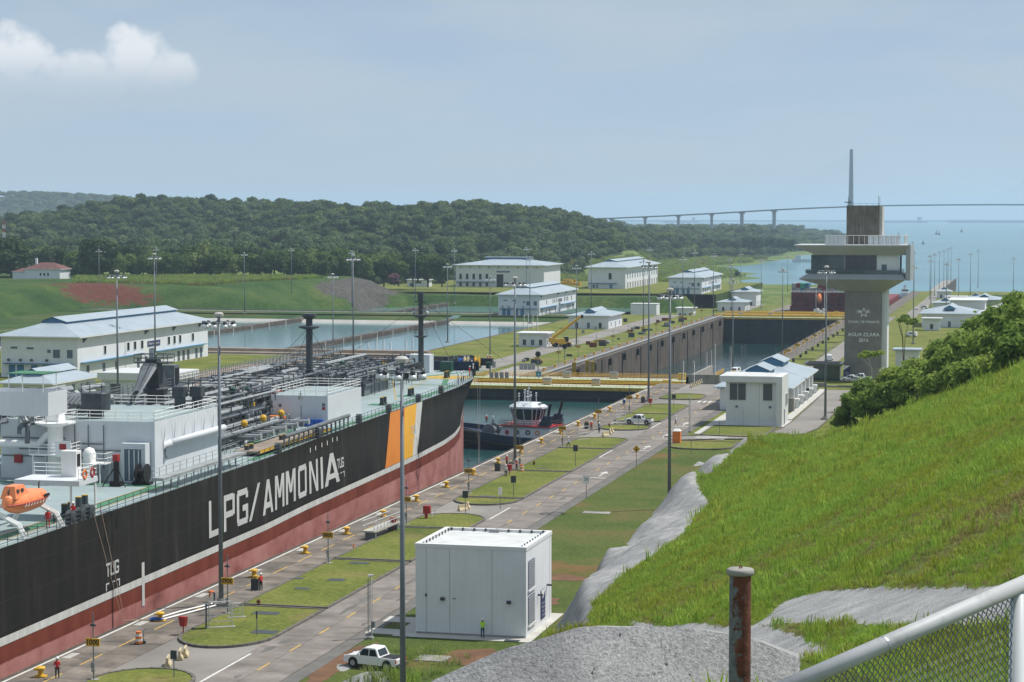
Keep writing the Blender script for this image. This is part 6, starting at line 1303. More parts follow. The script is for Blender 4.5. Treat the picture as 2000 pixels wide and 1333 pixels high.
GLYPH = {'L':[(0,0,0,1,'v'),(0,.09,1,.09,'h')],'P':[(0,0,0,1,'v'),(0,.91,.86,.91,'h'),(0,.45,.86,.45,'h'),(.8,.40,.8,.96,'v')],'G':[(0,.1,0,.9,'v'),(.06,.91,.94,.91,'h'),(.06,.09,.94,.09,'h'),(.8,.1,.8,.5,'v'),(.5,.46,1,.46,'h'),(.8,.72,.8,.9,'v')],
         '/':[(0,0,.76,1,'v')],'A':[(0,0,.38,1,'v'),(.78,0,.40,1,'v'),(.16,.26,.84,.26,'h')],'M':[(0,0,0,1,'v'),(.8,0,.8,1,'v'),(.08,1,.40,.32,'v'),(.72,1,.40,.32,'v')],'O':[(0,.1,0,.9,'v'),(.8,.1,.8,.9,'v'),(.06,.91,.94,.91,'h'),(.06,.09,.94,.09,'h')],
         'N':[(0,0,0,1,'v'),(.8,0,.8,1,'v'),(.04,1,.76,0,'v')],'I':[(0,0,0,1,'v')],'T':[(.4,0,.4,1,'v'),(0,.91,1,.91,'h')],'U':[(0,.1,0,1,'v'),(.8,.1,.8,1,'v'),(.06,.09,.94,.09,'h')]}
def hull_text(txt, y0, y1, z0, z1, m='hull_text', sw=.21, sh=.17):
    n_ = len(txt); cw = (y1-y0)/(n_+.18*(n_-1)); b = MB(); lay = 0
    for i_, ch_ in enumerate(txt):
        o = y0+i_*cw*1.18; w0 = 1.0 if ch_ != 'I' else .21
        for (u0,v0,u1,v1,k_) in GLYPH[ch_]:
            q = [(u0,v0),(u0+(sw if ch_ != 'I' else 1),v0),(u1+(sw if ch_ != 'I' else 1),v1),(u1,v1)] if k_ == 'v' else [(u0,v0-sh/2),(u1,v0-sh/2),(u1,v1+sh/2),(u0,v1+sh/2)]
            lay += 1; g = []
            for jj in range(5):
                for ii in range(5):
                    s_, t_ = ii/4, jj/4; u = (q[0][0]*(1-s_)+q[1][0]*s_)*(1-t_)+(q[3][0]*(1-s_)+q[2][0]*s_)*t_; v_ = (q[0][1]*(1-s_)+q[1][1]*s_)*(1-t_)+(q[3][1]*(1-s_)+q[2][1]*s_)*t_
                    g.append(hull_pt(o+u*cw, z0+v_*(z1-z0), .06+.003*(lay % 7)))
            b.add(g, [(jj*5+ii, jj*5+ii+1, (jj+1)*5+ii+1, (jj+1)*5+ii) for jj in range(4) for ii in range(4)])
    return b.build('hull_lettering', M[m], SH)
for ch, p0, p1 in (('L',391,413),('P',419,441),('G',448,472),('/',475,499),('A',503,526),('M',529,552),('M',556,579),('O',585,604),('N',610,629),('I',635,641),('A',645,679)):
    pass
xs_l = [(391,1060),(422,1046),(449,1034),(474,1022),(503,1006),(531,993),(557,981),(586,968),(612,957),(637,947),(645,943),(678,935)]
yl = [ly(p, q, -88.7) for p, q in xs_l]; wd = [ly(p, 1000, -88.7) for p in (414,444,472,499,527,553,580,606,631,642,678)]
for i, chh in enumerate('LPG/AMMONIA'): hull_text(chh, yl[i], wd[i], 3.2, 7.35)
for yy, zz in ((-7.3,3.6),(71.2,4.9),(111.2,5.4)):
    hull_text('TUG', yy, yy+3.1, zz, zz+1.35)
    b = MB()
    for a0, a1, c0_, c1_ in ((-.1,.7,-.75,-.6),(-.1,.1,-1.35,-.75),(1.4,2.1,-.75,-.6),(2.6,3.3,-.75,-.6),(3.1,3.3,-1.35,-.75)):
        b.add([hull_pt(yy+a0, zz+c0_, .07), hull_pt(yy+a1, zz+c0_, .07), hull_pt(yy+a1, zz+c1_, .07), hull_pt(yy+a0, zz+c1_, .07)], [(0,1,2,3)])
    b.build('tug_bracket', M['hull_text'], SH)
b = MB()
for i, (p, q) in enumerate(((602,880),(614,876),(628,870),(640,866),(652,860),(662,858))):
    y = ly(p, q, -89.6); zc = Q(p, q, X=-89.6)[2]; b.add([hull_pt(y-.12, zc-.3, .07), hull_pt(y+.12, zc-.3, .07), hull_pt(y+.12, zc+.3, .07), hull_pt(y-.12, zc+.3, .07)], [(0,1,2,3)])
b.build('scupper', M['white_paint'], SH)
# deck
b = MB(); ys_ = [-90]+list(np.linspace(-20, 207, 60)); v = [(-max(.05,16.5-lerp_tab(y, DK))+.03, y, ZD-.03) for y in ys_]+[(max(.05,16.5-lerp_tab(y, DK))-.03, y, ZD-.03) for y in ys_]; k = len(ys_)
b.add(v, [(i, k+i, k+i+1, i+1) for i in range(k-1)]); b.build('deck', M['ship_deck'], SH)
b = MB()
def lane(x0, y0, x1, y1, w, m=0, z=ZD-.015):
    d = Vector((x1-x0, y1-y0, 0)).normalized(); nn_ = Vector((-d.y, d.x, 0))*w/2; b.add([(x0-nn_.x,y0-nn_.y,z),(x0+nn_.x,y0+nn_.y,z),(x1+nn_.x,y1+nn_.y,z),(x1-nn_.x,y1-nn_.y,z)], [(0,1,2,3)], m)
lane(13.6,-40,13.6,13.5,1.3); lane(-10,13.2,16,13.2,1.2,0,ZD-.013)
for s in (-.85,.85): lane(13.6+s,-40,13.6+s,12.4,.12,1,ZD-.01)
for y0, y1 in ((38,62),(62,100),(100,150)): lane(hb(y0+1,ZD)-1.3,y0,hb(y1,ZD)-1.3,y1,1.1)
for y in (71,57,112,128): lane(8,y,13.5,y,3.0,0,ZD-.012)
lane(4,150,12,150,1.2); lane(-2,160,9,185,1.2); lane(2,185,10,150,1.0,0,ZD-.011)
for x0,y0,x1,y1 in ((10,120,-2,160),(3,150,14,150),(6,140,2,190)): lane(x0,y0,x1,y1,.16,1,ZD-.009)
b.add([(6.3+4.2*math.cos(a), 167+4.2*math.sin(a), ZD-.008) for a in np.linspace(0,2*PI,25)[:-1]], [tuple(range(24))], 1); b.build('deck_marking', [M['ship_green'], M['yellow_old']], SH)
# rails along the deck edge
b = MB(); pts = [(hb(y,ZD)-.12, y, ZD) for y in np.arange(-60, 170, 6)]; b.rail(pts, 1.15, 1.9, (1,.66,.33), .032, 0, 4); b.build('deck_rail', M['dark_metal'], SH)
b = MB(); pts = [(-hb(y,ZD)+.12, y, ZD) for y in np.arange(-60, 170, 8)]; b.rail(pts, 1.15, 2.6, (1,.5), .04, 0, 4); b.build('deck_rail', M['dark_metal'], SH)
b = MB()
for i in range(1, n-1):
    r = rows[0][i]
    if r[1] > 168:
        for s in (1,-1): b.add([(s*(r[0]-.05),r[1],ZD+1.2),(s*(r[0]-.08),r[1],ZD),(s*(r[0]-.8),r[1],ZD)], [(0,1,2)])
b.build('bulwark_stay', M['dark_metal'], SH)
# compressor house
hs = MB(); hs.box(-6.3,11.9,16.7,36,ZD-.02,16.4); house = hs.build('deck_house', M['ship_white'], SH)
MB().box(-6.2,11.8,16.8,35.9,16.4,16.43).build('house_roof', M['ship_deck'], house)
b = MB(); b.rail([(-6.2,16.8,16.43),(11.8,16.8,16.43),(11.8,35.9,16.43),(-6.2,35.9,16.43),(-6.2,16.8,16.43)], 1.15, 1.5, (1,.66,.33), .035); b.build('house_rail', M['white_paint'], house)
b = MB()
for y in np.arange(19,35,3): b.tube([(11.95,y,13.6),(12.3,y,16.3)], .05, 4)
b.tube([(12.5,20,13.9),(12.5,36.5,13.9),(12.0,37.6,13.8)], .38, 10); b.tube([(12.5,20,13.9),(11.9,19.4,13.6),(11.9,19.4,12.2)], .38, 10); b.build('vent_pipe', M['ship_white'], house, smooth=True)
b = MB()
for z, x0, x1 in ((14.4,-6,1.5),(13.9,-6,6),(13.2,-4,8),(12.4,-6,4)): b.tube([(x0,16.5,z),(x1,16.5,z)], .07, 5)
for x in (2.6,4.2,6.0): b.tube([(x,16.5,11.2),(x,16.5,16)], .06, 5)
b.build('wall_pipe', M['pipe_grey'], house); MB().box(-4.6,-3.7,16.4,16.7,11.6,12.5).build('hose_cabinet', M['red'], house)
b = MB(); b.box(8.6,11.4,15.2,16.65,ZD,14.2); b.build('porch', M['ship_white'], house); pane(house,'F',9.0,11.0,ZD+.2,13.6,15.2,'door_grey','vent_louvre')
for x in (9.5,10.1,10.6): MB().box(x,x+.1,15.1,15.2,ZD+.3,13.5).build('louvre_bar', M['white_paint'], house)
MB().box(-6.6,-6.32,18,30,12.2,15).build('side_locker', M['pipe_grey'], house)
b = MB(); b.tube([(3.6,20,16.43),(3.6,20,18.9)], .9, 12); b.lathe([(1.6,17.3),(1.65,19.2),(1.55,19.3),(.3,19.3)], (3.6,20,0), 16); b.rail([(3.6+1.7*math.cos(a),20+1.7*math.sin(a),19.2) for a in np.linspace(0,6.28,9)], 1.1, 1.3, (1,.5), .03); b.build('crow_platform', M['dark_metal'], house)
for x, y in ((8.6,32.5),(10.4,33.4)): bb_ = MB(); bb_.tube([(x,y,16.43),(x,y,17.8)], .65, 10); bb_.box(x-.7,x+.7,y-.7,y+.7,17.8,19.0); bb_.build('fan_housing', M['dark_metal'], house)
# forward store house
st_ = MB().box(3.5,11.8,79,95,ZD-.02,14.0).build('store_house', M['ship_white'], SH); MB().box(3.6,11.7,79.1,94.9,14.0,14.03).build('house_roof', M['ship_deck'], st_)
b = MB(); b.rail([(3.6,79.1,14.03),(11.7,79.1,14.03),(11.7,94.9,14.03),(3.6,94.9,14.03),(3.6,79.1,14.03)], 1.15, 1.6, (1,.66,.33), .035); b.build('house_rail', M['white_paint'], st_)
for x, z, m_ in ((11.2,12.3,'red'),(11.2,12.8,'door_grey'),(4.9,12.6,'door_grey')): MB().box(x-.2,x+.2,78.94,79,z-.2,z+.2).build('wall_sign', M[m_], st_)
b = MB()
for i in range(6): b.lathe([(.3,0),(.34,.1),(.34,.9),(.3,1.0)], (8.1+.62*i,77.9,ZD), 10)
b.build('blue_drums', M['blue_pipe'], SH); MB().box(3.9,6.2,76.8,78.6,ZD,11.3).build('rescue_locker', M['orange'], SH); MB().cbox((2.6,84,13.4),(1.2,1.6,1.5)).build('fire_locker', M['red'], SH)
# cargo piping: rack frames, long pipes, branches, valves, pumps, domes
rnd = random.Random(5)
def rackpipes(name, x0, x1, y0, y1, zs, cnt, mats, r0=.10, r1=.34):
    for m_ in mats:
        b = MB()
        for i in range(cnt):
            x = rnd.uniform(x0, x1); z = rnd.choice(zs)+rnd.uniform(-.1,.1); a = rnd.uniform(y0, y0+(y1-y0)*.35); c = rnd.uniform(y0+(y1-y0)*.6, y1); r = rnd.uniform(r0, r1); pts = [(x,a,z-rnd.uniform(.6,2.2)),(x,a+.2,z-.2),(x,a+.7,z)]
            if rnd.random() < .55:
                ym = rnd.uniform(a+3, c-3); dx = rnd.uniform(-2.2,2.2); dz = rnd.choice((0,.6,-.6)); pts += [(x,ym,z),(x+dx,ym+.9,z+dz),(x+dx,c,z+dz),(x+dx,c+.5,z+dz-1.3)]
            else: pts += [(x,c,z),(x,c+.5,z-1.4)]
            b.tube(pts, r, 7)
            for f_ in range(3): yy = rnd.uniform(a+1, c-1); b.tube([(x,yy,z),(x,yy+.16,z)], r*1.45, 7)
        b.build(name, M[m_], SH, smooth=False)
rackpipes('cargo_pipe', -9, 5, 37, 76, (12.0,12.8,13.6,14.4), 16, ('pipe_grey','pipe_light','pipe_grey'))
rackpipes('cargo_pipe', -9, 1.5, 76, 118, (12.4,13.2,14.2,15.0), 16, ('pipe_grey','pipe_light','pipe_grey'))
rackpipes('cargo_pipe', -9, 4, 112, 156, (11.6,12.6,13.4,14.2), 14, ('pipe_grey','pipe_light','pipe_grey'))
rackpipes('cargo_pipe', -9, -1, 10, 40, (16.2,17.2,18), 8, ('pipe_grey','pipe_light'), .15, .42)
rackpipes('deck_pipe', 3, 10, 38, 76, (10.6,11.2,11.8), 12, ('pipe_grey','pipe_light'), .07, .22)
def framework(x0, x1, y0, y1, step, h, m='dark_metal'):
    b = MB()
    for y in np.arange(y0, y1+.1, step):
        for x in np.linspace(x0, x1, 4): b.tube([(x,y,ZD),(x,y,h)], .09, 4)
        for z in (12.2, 13.8, h): b.tube([(x0,y,z),(x1,y,z)], .08, 4)
        b.tube([(x0,y,ZD),(x0+(x1-x0)/3,y,12.2)], .06, 4)
    b.build('pipe_rack', M[m], SH)
framework(-10, 4, 38, 76, 4.8, 15); framework(-10, 1, 78, 118, 4.6, 15.6); framework(-10, 3, 116, 156, 4.6, 14.6)
b = MB(); b2 = MB(); b3 = MB()
for i in range(170):                                             # valves, flanges, small fittings
    y = rnd.uniform(38,158); x = rnd.uniform(-9.5, 9.5 if 40 < y < 76 else 3.5); z = rnd.uniform(10.6,14.6); w = rnd.uniform(.12,.38)
    (b if i % 3 else b2).cbox((x,y,z),(w*1.4,w*1.2,w*1.8),0,rnd.uniform(0,1)); b3.tube([(x,y,z),(x,y,z+rnd.uniform(.5,1.3))], .045, 4); b3.tube([(x-.25,y,z+.5),(x+.25,y,z+.5)], .04, 4)
[struct(o_, 'stuff') for o_ in (b.build('valve_block', M['dark_metal'], SH), b2.build('valve_block', M['pipe_light'], SH), b3.build('valve_stem', M['pipe_grey'], SH))]
b = MB()
for i in range(240):
    y = rnd.uniform(38,160); x = rnd.uniform(-10, 9.8 if 40 < y < 78 else 4); h = rnd.uniform(1.0,3.6); b.tube([(x,y,ZD),(x,y,ZD+h)], .05, 4)
    if i % 2: b.tube([(x,y,ZD+h),(x+rnd.uniform(-1.6,1.6),y+rnd.uniform(-1.6,1.6),ZD+h)], .045, 4)
struct(b.build('support_post', M['dark_metal'], SH), 'stuff')
for i, (x, y) in enumerate(((-2.2,79.6),(-.1,80.1),(-5.5,133),(-3.2,134))): 
    g = MB(); g.lathe([(.5,11.6),(.55,12.4),(.42,12.5),(.45,14.2),(.55,14.3),(.5,14.8),(.2,15.0)], (x,y,0), 10); g.build('deepwell_pump', M['green_pump'], SH, smooth=False); MB().cbox((x+.7,y-.4,12.6),(.6,.5,.6)).build('actuator', M['yellow'], SH); MB().tube([(x+.7,y-.4,11.5),(x+1.6,y-.4,11.5)], .24, 8).build('blue_valve', M['blue_pipe'], SH)
for (x0,x1,y0,y1) in ((-8,3.2,72,78.4),(-9,3,126,140)):            # tank domes
    b = MB(); b.box(x0,x1,y0,y1,ZD,11.9); b.box(x0-.4,x1+.4,y0-.4,y1+.4,11.5,11.75); b.build('tank_dome', M['pipe_grey'], SH); b = MB(); b.rail([(x0,y0,11.9),(x1,y0,11.9),(x1,y1,11.9)], 1.1, 1.4, (1,.5), .035); b.build('dome_rail', M['dark_metal'], SH)
for x, y, z, r in ((-5,44,17.4,.55),(-8.5,38,17.0,.6),(8.2,46,11.4,.9),(9.0,40,11.2,.75)): MB().lathe([(.05,-2.2),(r,-1.9),(r,1.9),(.05,2.2)], (x,y,z-3 if z > 15 else z), 12, 0, 'Y').build('pressure_vessel', M['pipe_grey'], SH, smooth=True)
b = MB()
for k in range(7): b.tube([(-1.5+.55*k,22,17.6),(-1.5+.55*k,24,18.4),(-1.5+.55*k,27,18.4),(-1.5+.55*k,28,17.2)], .20, 7)
b.build('header_bend', M['pipe_grey'], SH)
# catwalk
b = MB(); b.box(-12.2,-10.6,20,158,14.9,15.05); 
for x in (-12.2,-10.6): b.rail([(x,20,15.05),(x,158,15.05)], 1.15, 1.7, (1,.6,.3), .04)
b.build('catwalk', M['pipe_grey'], SH); b = MB()
for y in np.arange(22,158,5.2):
    for x in (-12.1,-10.7): b.tube([(x,y,ZD),(x,y,14.9)], .08, 4)
    b.tube([(-12.1,y,14.7),(-10.7,y+2.6,12.2)], .05, 4)
b.build('catwalk_leg', M['dark_metal'], SH); MB().box(-12.3,-10.3,78,80,14.9,18).build('watch_cabin', M['pipe_grey'], SH); MB().box(-10.28,-10.22,78.4,79.6,15.4,17.6).build('cabin_door', M['black'], SH)
b = MB(); b.tube([(-9.6,66,14.9),(-6.5,66,ZD)], .06, 4); b.tube([(-9.6,67,14.9),(-6.5,67,ZD)], .06, 4)
for i in range(12): b.tube([(-9.6+.26*i,66,14.9-.42*i),(-9.6+.26*i,67,14.9-.42*i)], .05, 4)
b.build('stairway', M['pipe_light'], SH)
# manifold platform with drip tray and hose rail
MB().box(11.6,14.9,42,70,ZD+.35,ZD+.6).build('drip_tray', M['brown_deck'], SH); MB().box(14.9,15.05,42,70,ZD+.35,ZD+.72).build('tray_edge', M['yellow'], SH); b = MB(); b.tube([(15.4,50,ZD+1.6),(15.1,78,ZD+1.6)], .28, 8)
for y in np.arange(50,78.5,2.0): b.tube([(15.35-.012*(y-50),y,ZD),(15.35-.012*(y-50),y,ZD+1.6)], .12, 5)
b.build('hose_rail', M['pipe_grey'], SH)
for i, y in enumerate(np.arange(50,72,2.4)):
    mb_ = MB(); mb_.tube([(6,y,11.2),(11.4,y,11.2)], .26, 8); mb_.tube([(11.4,y,11.2),(11.55,y,11.2)], .42, 10); mb_.tube([(8.4,y,11.2),(8.4,y,12.3)], .12, 6); mb_.build('manifold_pipe', M['pipe_light' if i % 2 else 'pipe_grey'], SH)
    if i in (2,5,8): MB().ball((8.4,y,12.5), .5, 0, 8, 5).build('valve_wheel', M['yellow'], SH)
def bitts(x, y):
    o = MB(); o.box(x-.35,x+.35,y-1.0,y+1.0,ZD,ZD+.3)
    for s in (-.75,.75): o.tube([(x,y+s,ZD),(x,y+s,ZD+1.15)], .32, 10)
    o = o.build('mooring_bitts', M['dark_metal'], SH); c = MB()
    for s in (-.75,.75): c.tube([(x,y+s,ZD+1.15),(x,y+s,ZD+1.2)], .34, 10)
    c.build('bitt_cap', M['yellow_old'], o)
for x, y in ((13.2,56),(12.9,44),(10.2,112),(10,128.7),(6.5,165.6),(4.5,186),(13.4,-9),(12.6,-4)): bitts(x, y)
def fairlead(y):
    x = hb(y,ZD)-.3; o = MB(); o.lathe([(.35,-.4),(.62,-.3),(.55,0),(.62,.3),(.35,.4)], (x,y,ZD+.7), 10, 0, 'X'); o.box(x-.3,x+.3,y-.6,y+.6,ZD,ZD+.4); o.build('fairlead', M['dark_metal'], SH)
for y in (-14.5,-12.3,-10.2,46,64,84,100,118,134): fairlead(y)
# masts
b = MB(); b.tube([(0,172,ZD),(0,172,24)], .55, 10, 0, .42); b.lathe([(.6,20.2),(1.5,20.6),(1.5,20.8),(.6,20.9)], (0,172,0), 12); b.rail([(1.5*math.cos(a),172+1.5*math.sin(a),20.8) for a in np.linspace(0,6.28,9)], 1.0, 1.2, (1,.5), .03); b.lathe([(.6,16.6),(1.3,16.9),(1.3,17.0)], (0,172,0), 10); b.rail([(1.3*math.cos(a),172+1.3*math.sin(a),17) for a in np.linspace(0,6.28,7)], 1.0, 1.2, (1,.5), .03); b.tube([(-1.2,172,23.2),(1.2,172,23.2)], .1, 5); b.box(-.5,.5,171.6,172.4,23.4,24.8); b.build('foremast', M['dark_metal'], SH)
for s in (-1,1): MB().ball((s*1.3,171.6,21.2), .35, 0, 8, 5).build('searchlight', M['lamp_glass'], SH)
b = MB(); b.tube([(0,107,ZD),(0,107,23.4)], .55, 10, 0, .5); b.lathe([(.6,21.6),(1.6,21.9),(1.6,22.1),(.6,22.2)], (0,107,0), 12); b.lathe([(.6,23.2),(1.1,23.6),(1.1,24.0),(.3,24.1)], (0,107,0), 12); b.build('vent_mast', M['dark_metal'], SH)
b = MB()
for a, c in (((0,172,23.5),(10,196,ZD+1.2)),((0,172,23),(-14,150,ZD)),((0,172,23),(14,148,ZD)),((0,107,22),(-9,120,ZD)),((0,107,22),(3,96,ZD)),((0,107,22),(3,119,ZD)),((0,107,22),(-9,96,ZD))): b.tube([a, c], .035, 3)
b.build('stay_wire', M['black'], SH)
# deck crane with lowered jib
b = MB(); b.tube([(-2,51,ZD),(-2,51,16.6)], 1.1, 12); b.lathe([(1.5,16.5),(1.6,17.1),(1.2,17.3)], (-2,51,0), 12); b.build('crane_pedestal', M['dark_metal'], SH)
b = MB(); b.add([(-3.9,43,20.4),(-2.1,43,20.4),(-1.9,45.4,20.4),(-4.1,45.4,20.4),(-3.7,42.6,25),(-2.3,42.6,25),(-2.3,44,25),(-3.7,44,25)], [(0,1,5,4),(1,2,6,5),(2,3,7,6),(3,0,4,7),(4,5,6,7)]); b.v = [(x+1,y+7,z*.78+1.4) for x,y,z in b.v]; b.build('crane_house', M['dark_metal'], SH)
b = MB(); b.box(-6,0,42,45,24.6,24.8); b.rail([(-6,42,24.8),(0,42,24.8),(0,45,24.8),(-6,45,24.8),(-6,42,24.8)], 1.2, 2.2, (1,.5), .06); b.v = [((x+3)*.75-2,(y-44)*.75+51,(z-24.8)*.8+20.5) for x,y,z in b.v]; b.build('crane_platform', M['dark_metal'], SH)
b = MB(); b.add([(-3.9,42.6,24.6),(-2.4,42.6,24.6),(-2.0,41.6,23.4),(-4.2,41.6,23.4),(-3.0,34.2,17.5),(-2.5,34.2,17.5),(-2.5,33.8,17.0),(-3.0,33.8,17.0)], [(0,4,5,1),(1,5,6,2),(2,6,7,3),(3,7,4,0),(0,1,2,3),(4,7,6,5)]); b.v = [(x+1,(y-42.6)*.8+49.8,(z-24.6)*.62+20.6) for x,y,z in b.v]; b.build('crane_jib', M['pipe_grey'], SH)
b = MB(); b.tube([(-2.8,34,17.2),(-.5,28,19.5),(1.2,24,20.5)], .3, 6); b.tube([(-2.7,42,25),(-2.7,34,17.4)], .04, 3); b.v = [(x+1,(y-42.6)*.8+49.8,(z-24.6)*.62+20.6) for x,y,z in b.v]; b.build('jib_hook', M['black'], SH)
# forecastle machinery
def winch(x, y, rz=0):
    o = MB(); o.box(x-2.6,x+2.6,y-1,y+1,ZD,ZD+.4); o.build('winch_base', M['dark_metal'], SH)
    for k, m_ in enumerate(('dark_metal','blue_pipe','barrier','dark_metal','yellow')):
        q = MB(); X = x-2.2+k*1.05; q.lathe([(.3,-.42),(.95 if k % 2 == 0 else .6,-.4),(.95 if k % 2 == 0 else .6,-.3),(.5,-.28),(.5,.28),(.95 if k % 2 == 0 else .6,.3),(.95 if k % 2 == 0 else .6,.4),(.3,.42)], (X,y,ZD+1.3), 14, 0, 'X'); q.build('winch_drum', M[m_], SH)
winch(-7,184); winch(-8,196); winch(4.2,190); winch(-10,176)
MB().box(-3.4,.4,176.5,179.5,ZD,13.2).build('deck_locker', M['ship_white'], SH); MB().lathe([(.3,-2.2),(1.5,-2.1),(1.5,2.1),(.3,2.2)], (1.2,160,11.5), 16, 0, 'X').build('rope_reel', M['black'], SH); MB().box(1.5,3.6,180,182,ZD,11.7).build('motor_box', M['green_pump'], SH); MB().box(-2,8,183.5,184,ZD,11.6).build('breakwater', M['navy'], SH); MB().cbox((-7.5,148,12),(1.5,1.6,1.6)).build('fire_locker', M['red'], SH); MB().lathe([(.35,0),(.42,.5),(.30,.9),(.36,1.1),(.05,1.2)], (3.0,118,ZD), 10).build('deck_vent', M['green_pump'], SH)
b = MB(); b.box(-10,-3,144,152,13.0,13.2); b.rail([(-10,144,13.2),(-3,144,13.2),(-3,152,13.2)], 1.1, 1.5, (1,.5), .04); b.build('fore_platform', M['pipe_grey'], SH)
b = MB(); b.lathe([(.2,0),(1.4,.05),(1.5,.9),(.4,1.0)], (-4.5,190,ZD), 12); b.cbox((6.5,196,ZD+.8),(2.6,1.4,1.4)); b.cbox((1.5,199,ZD+.9),(1.6,2.4,1.7)); b.cbox((-4,202,ZD+.7),(3,1.2,1.2)); b.build('windlass', M['dark_metal'], SH); b = MB()
for x,y in ((8.6,189),(-2,205),(0,196)): b.lathe([(.1,0),(.5,.1),(.45,1.0),(.6,1.2),(.05,1.3)], (x,y,ZD), 8)
b.build('chain_stopper', M['green_pump'], SH)
# fire-monitor tower, tank and fan stands near the house
b = MB(); b.tube([(1.2,14.6,ZD),(1.2,14.6,16)], .85, 14); b.lathe([(.85,15.9),(2.2,16.3),(2.2,16.45),(1.0,16.5)], (1.2,14.6,0), 16); b.rail([(1.2+2.2*math.cos(a),14.6+2.2*math.sin(a),16.4) for a in np.linspace(0,6.28,13)], 1.1, 1.2, (1,.5), .035); b.box(.4,2.0,13.8,15.4,16.5,17.4); b.tube([(-5.5,14.9,13.9),(-1,14.9,13.9),(.5,14.7,15.2)], .42, 10)
for x in (-.6,3.2): 
    for y in (12.8,16): b.tube([(x,y,ZD),(x,y,13)], .11, 5)
b.box(-.9,3.5,12.5,16.2,12.95,13.1); b.rail([(-.9,12.5,13.1),(3.5,12.5,13.1),(3.5,16.2,13.1)], 1.1, 1.2, (1,.66,.33), .035); b.build('vent_riser', M['white_paint'], SH)
sg = MB().box(2.2,4.0,12.35,12.42,12.9,14.6).build('notice_board', M['white_paint'], SH); MB().box(2.7,3.5,12.3,12.35,13.7,14.3).build('red_panel', M['red'], sg)
b = MB(); b.lathe([(.1,9.95),(.6,10.2),(.72,10.6),(.72,13),(.5,13.5),(.05,13.7)], (4.9,15.2,0), 14); b.build('fresh_tank', M['white_paint'], SH, smooth=True); b = MB()
for x in (3.6,6.8):
    for y in (13.6,16.2): b.tube([(x,y,ZD),(x,y,12.2)], .08, 5)
b.rail([(5.6,13.6,12.1),(7.4,13.6,12.1),(7.4,16,12.1)], 1.1, .9, (1,.5), .035); b.box(5.4,7.4,13.6,16.2,12.0,12.1); b.tube([(5.6,13.3,ZD),(5.6,13.3,12)], .05, 4); b.tube([(6.1,13.3,ZD),(6.1,13.3,12)], .05, 4); b.build('tank_platform', M['white_paint'], SH)
b = MB(); b.tube([(9.2,12.5,ZD),(9.2,12.5,12.6)], .32, 10); b.box(8.6,9.8,12,13,ZD,ZD+.5); b.tube([(9.2,12.5,12.2),(10.6,11.6,ZD)], .06, 4); b.tube([(9.2,12.5,12.2),(7.9,11.8,ZD)], .06, 4); b.build('monitor_stand', M['black'], SH); MB().box(8.9,9.5,12.2,12.8,12.6,13.3).build('fire_monitor', M['red'], SH)
b = MB(); 
for k in (-.5,.5): b.lathe([(.2,-.08),(1.05,-.07),(1.05,.07),(.2,.08)], (11.4+k,14.4,ZD+1.2), 16, 0, 'X')
b.lathe([(.45,-.6),(.45,.6)], (11.4,14.4,ZD+1.2), 12, 0, 'X'); b.box(10.4,12.4,13.8,15,ZD,ZD+.3); b.build('hose_reel', M['black'], SH)
b = MB(); b.add([(14.9,8.5,ZD+1.2),(16.2,8.5,ZD+1.2),(16.2,34,ZD+1.2),(14.9,34,ZD+1.2),(14.9,8.5,ZD+1.5),(16.2,8.5,ZD+1.5),(16.2,34,ZD+1.5),(14.9,34,ZD+1.5)], [(0,3,2,1),(4,5,6,7),(0,1,5,4),(1,2,6,5),(2,3,7,6),(3,0,4,7)])
for y in np.arange(9,34,2.2): b.tube([(15.1,y,ZD),(15.1,y,ZD+1.2)], .08, 4)
b.rail([(14.95,8.5,ZD+1.5),(14.95,34,ZD+1.5)], .9, 2.0, (1,.5), .04); b.build('accommodation_ladder', M['pipe_light'], SH)
# bridge wing with open awning frame, boat deck
w_ = MB(); w_.add([(-16,-19.9,20.8),(16.6,-19.9,20.6),(16.6,-15.8,20.6),(-16,-15.8,18.6),(-16,-19.9,22.8),(16.6,-19.9,22.8),(16.6,-15.8,22.8),(-16,-15.8,22.8)], [(0,3,2,1),(0,1,5,4),(1,2,6,5),(2,3,7,6),(3,0,4,7)]); w_.box(-16,16.5,-19.8,-15.9,21.7,21.8); wing = w_.build('bridge_wing', M['ship_white'], SH)
b = MB()
for x in (12.4,15.8):
    for y in (-19.2,-16.4): b.tube([(x,y,21.8),(x,y,24.4)], .05, 4)
b.box(12.2,16,-19.4,-16.2,24.4,24.46,1); b.build('awning_frame', [M['white_paint'], M['ship_green']], wing); b = MB(); n_ = 14; b.tube([(14.6+.42*math.cos(2*PI*i/n_),-15.72,21.9+.42*math.sin(2*PI*i/n_)) for i in range(n_+1)], .1, 6); b.build('life_ring', M['orange'], wing)
MB().box(-16,7,-60,-19,ZD,30).build('accommodation_block', M['ship_white'], SH)
bd = MB(); bd.box(9.5,16.2,-12.5,-8.2,13.2,13.7); bd.build('boat_platform', M['ship_white'], SH); b = MB(); b.rail([(16.1,-12.4,13.7),(16.1,-8.3,13.7),(9.6,-8.3,13.7)], 1.15, 1.2, (1,.66,.33), .035); b.tube([(16,-8.4,ZD),(16,-8.4,13.2)], .12, 5); b.tube([(15.2,-12.2,ZD),(15.2,-12.2,13.2)], .12, 5); b.build('platform_rail', M['white_paint'], SH)
for y, m_ in ((-11.2,'orange'),(-9.4,'red')): b = MB(); b.tube([(16.2,y+.4*math.cos(2*PI*i/12),14.2+.4*math.sin(2*PI*i/12)) for i in range(13)], .1, 6); b.build('life_ring', M[m_], SH)
b = MB(); b.box(13.0,14.6,-9.6,-8.4,13.7,16.2); b.build('davit_console', M['white_paint'], SH); MB().box(14.6,14.64,-9.4,-8.7,14.7,15.9).build('console_door', M['black'], SH)
b = MB()
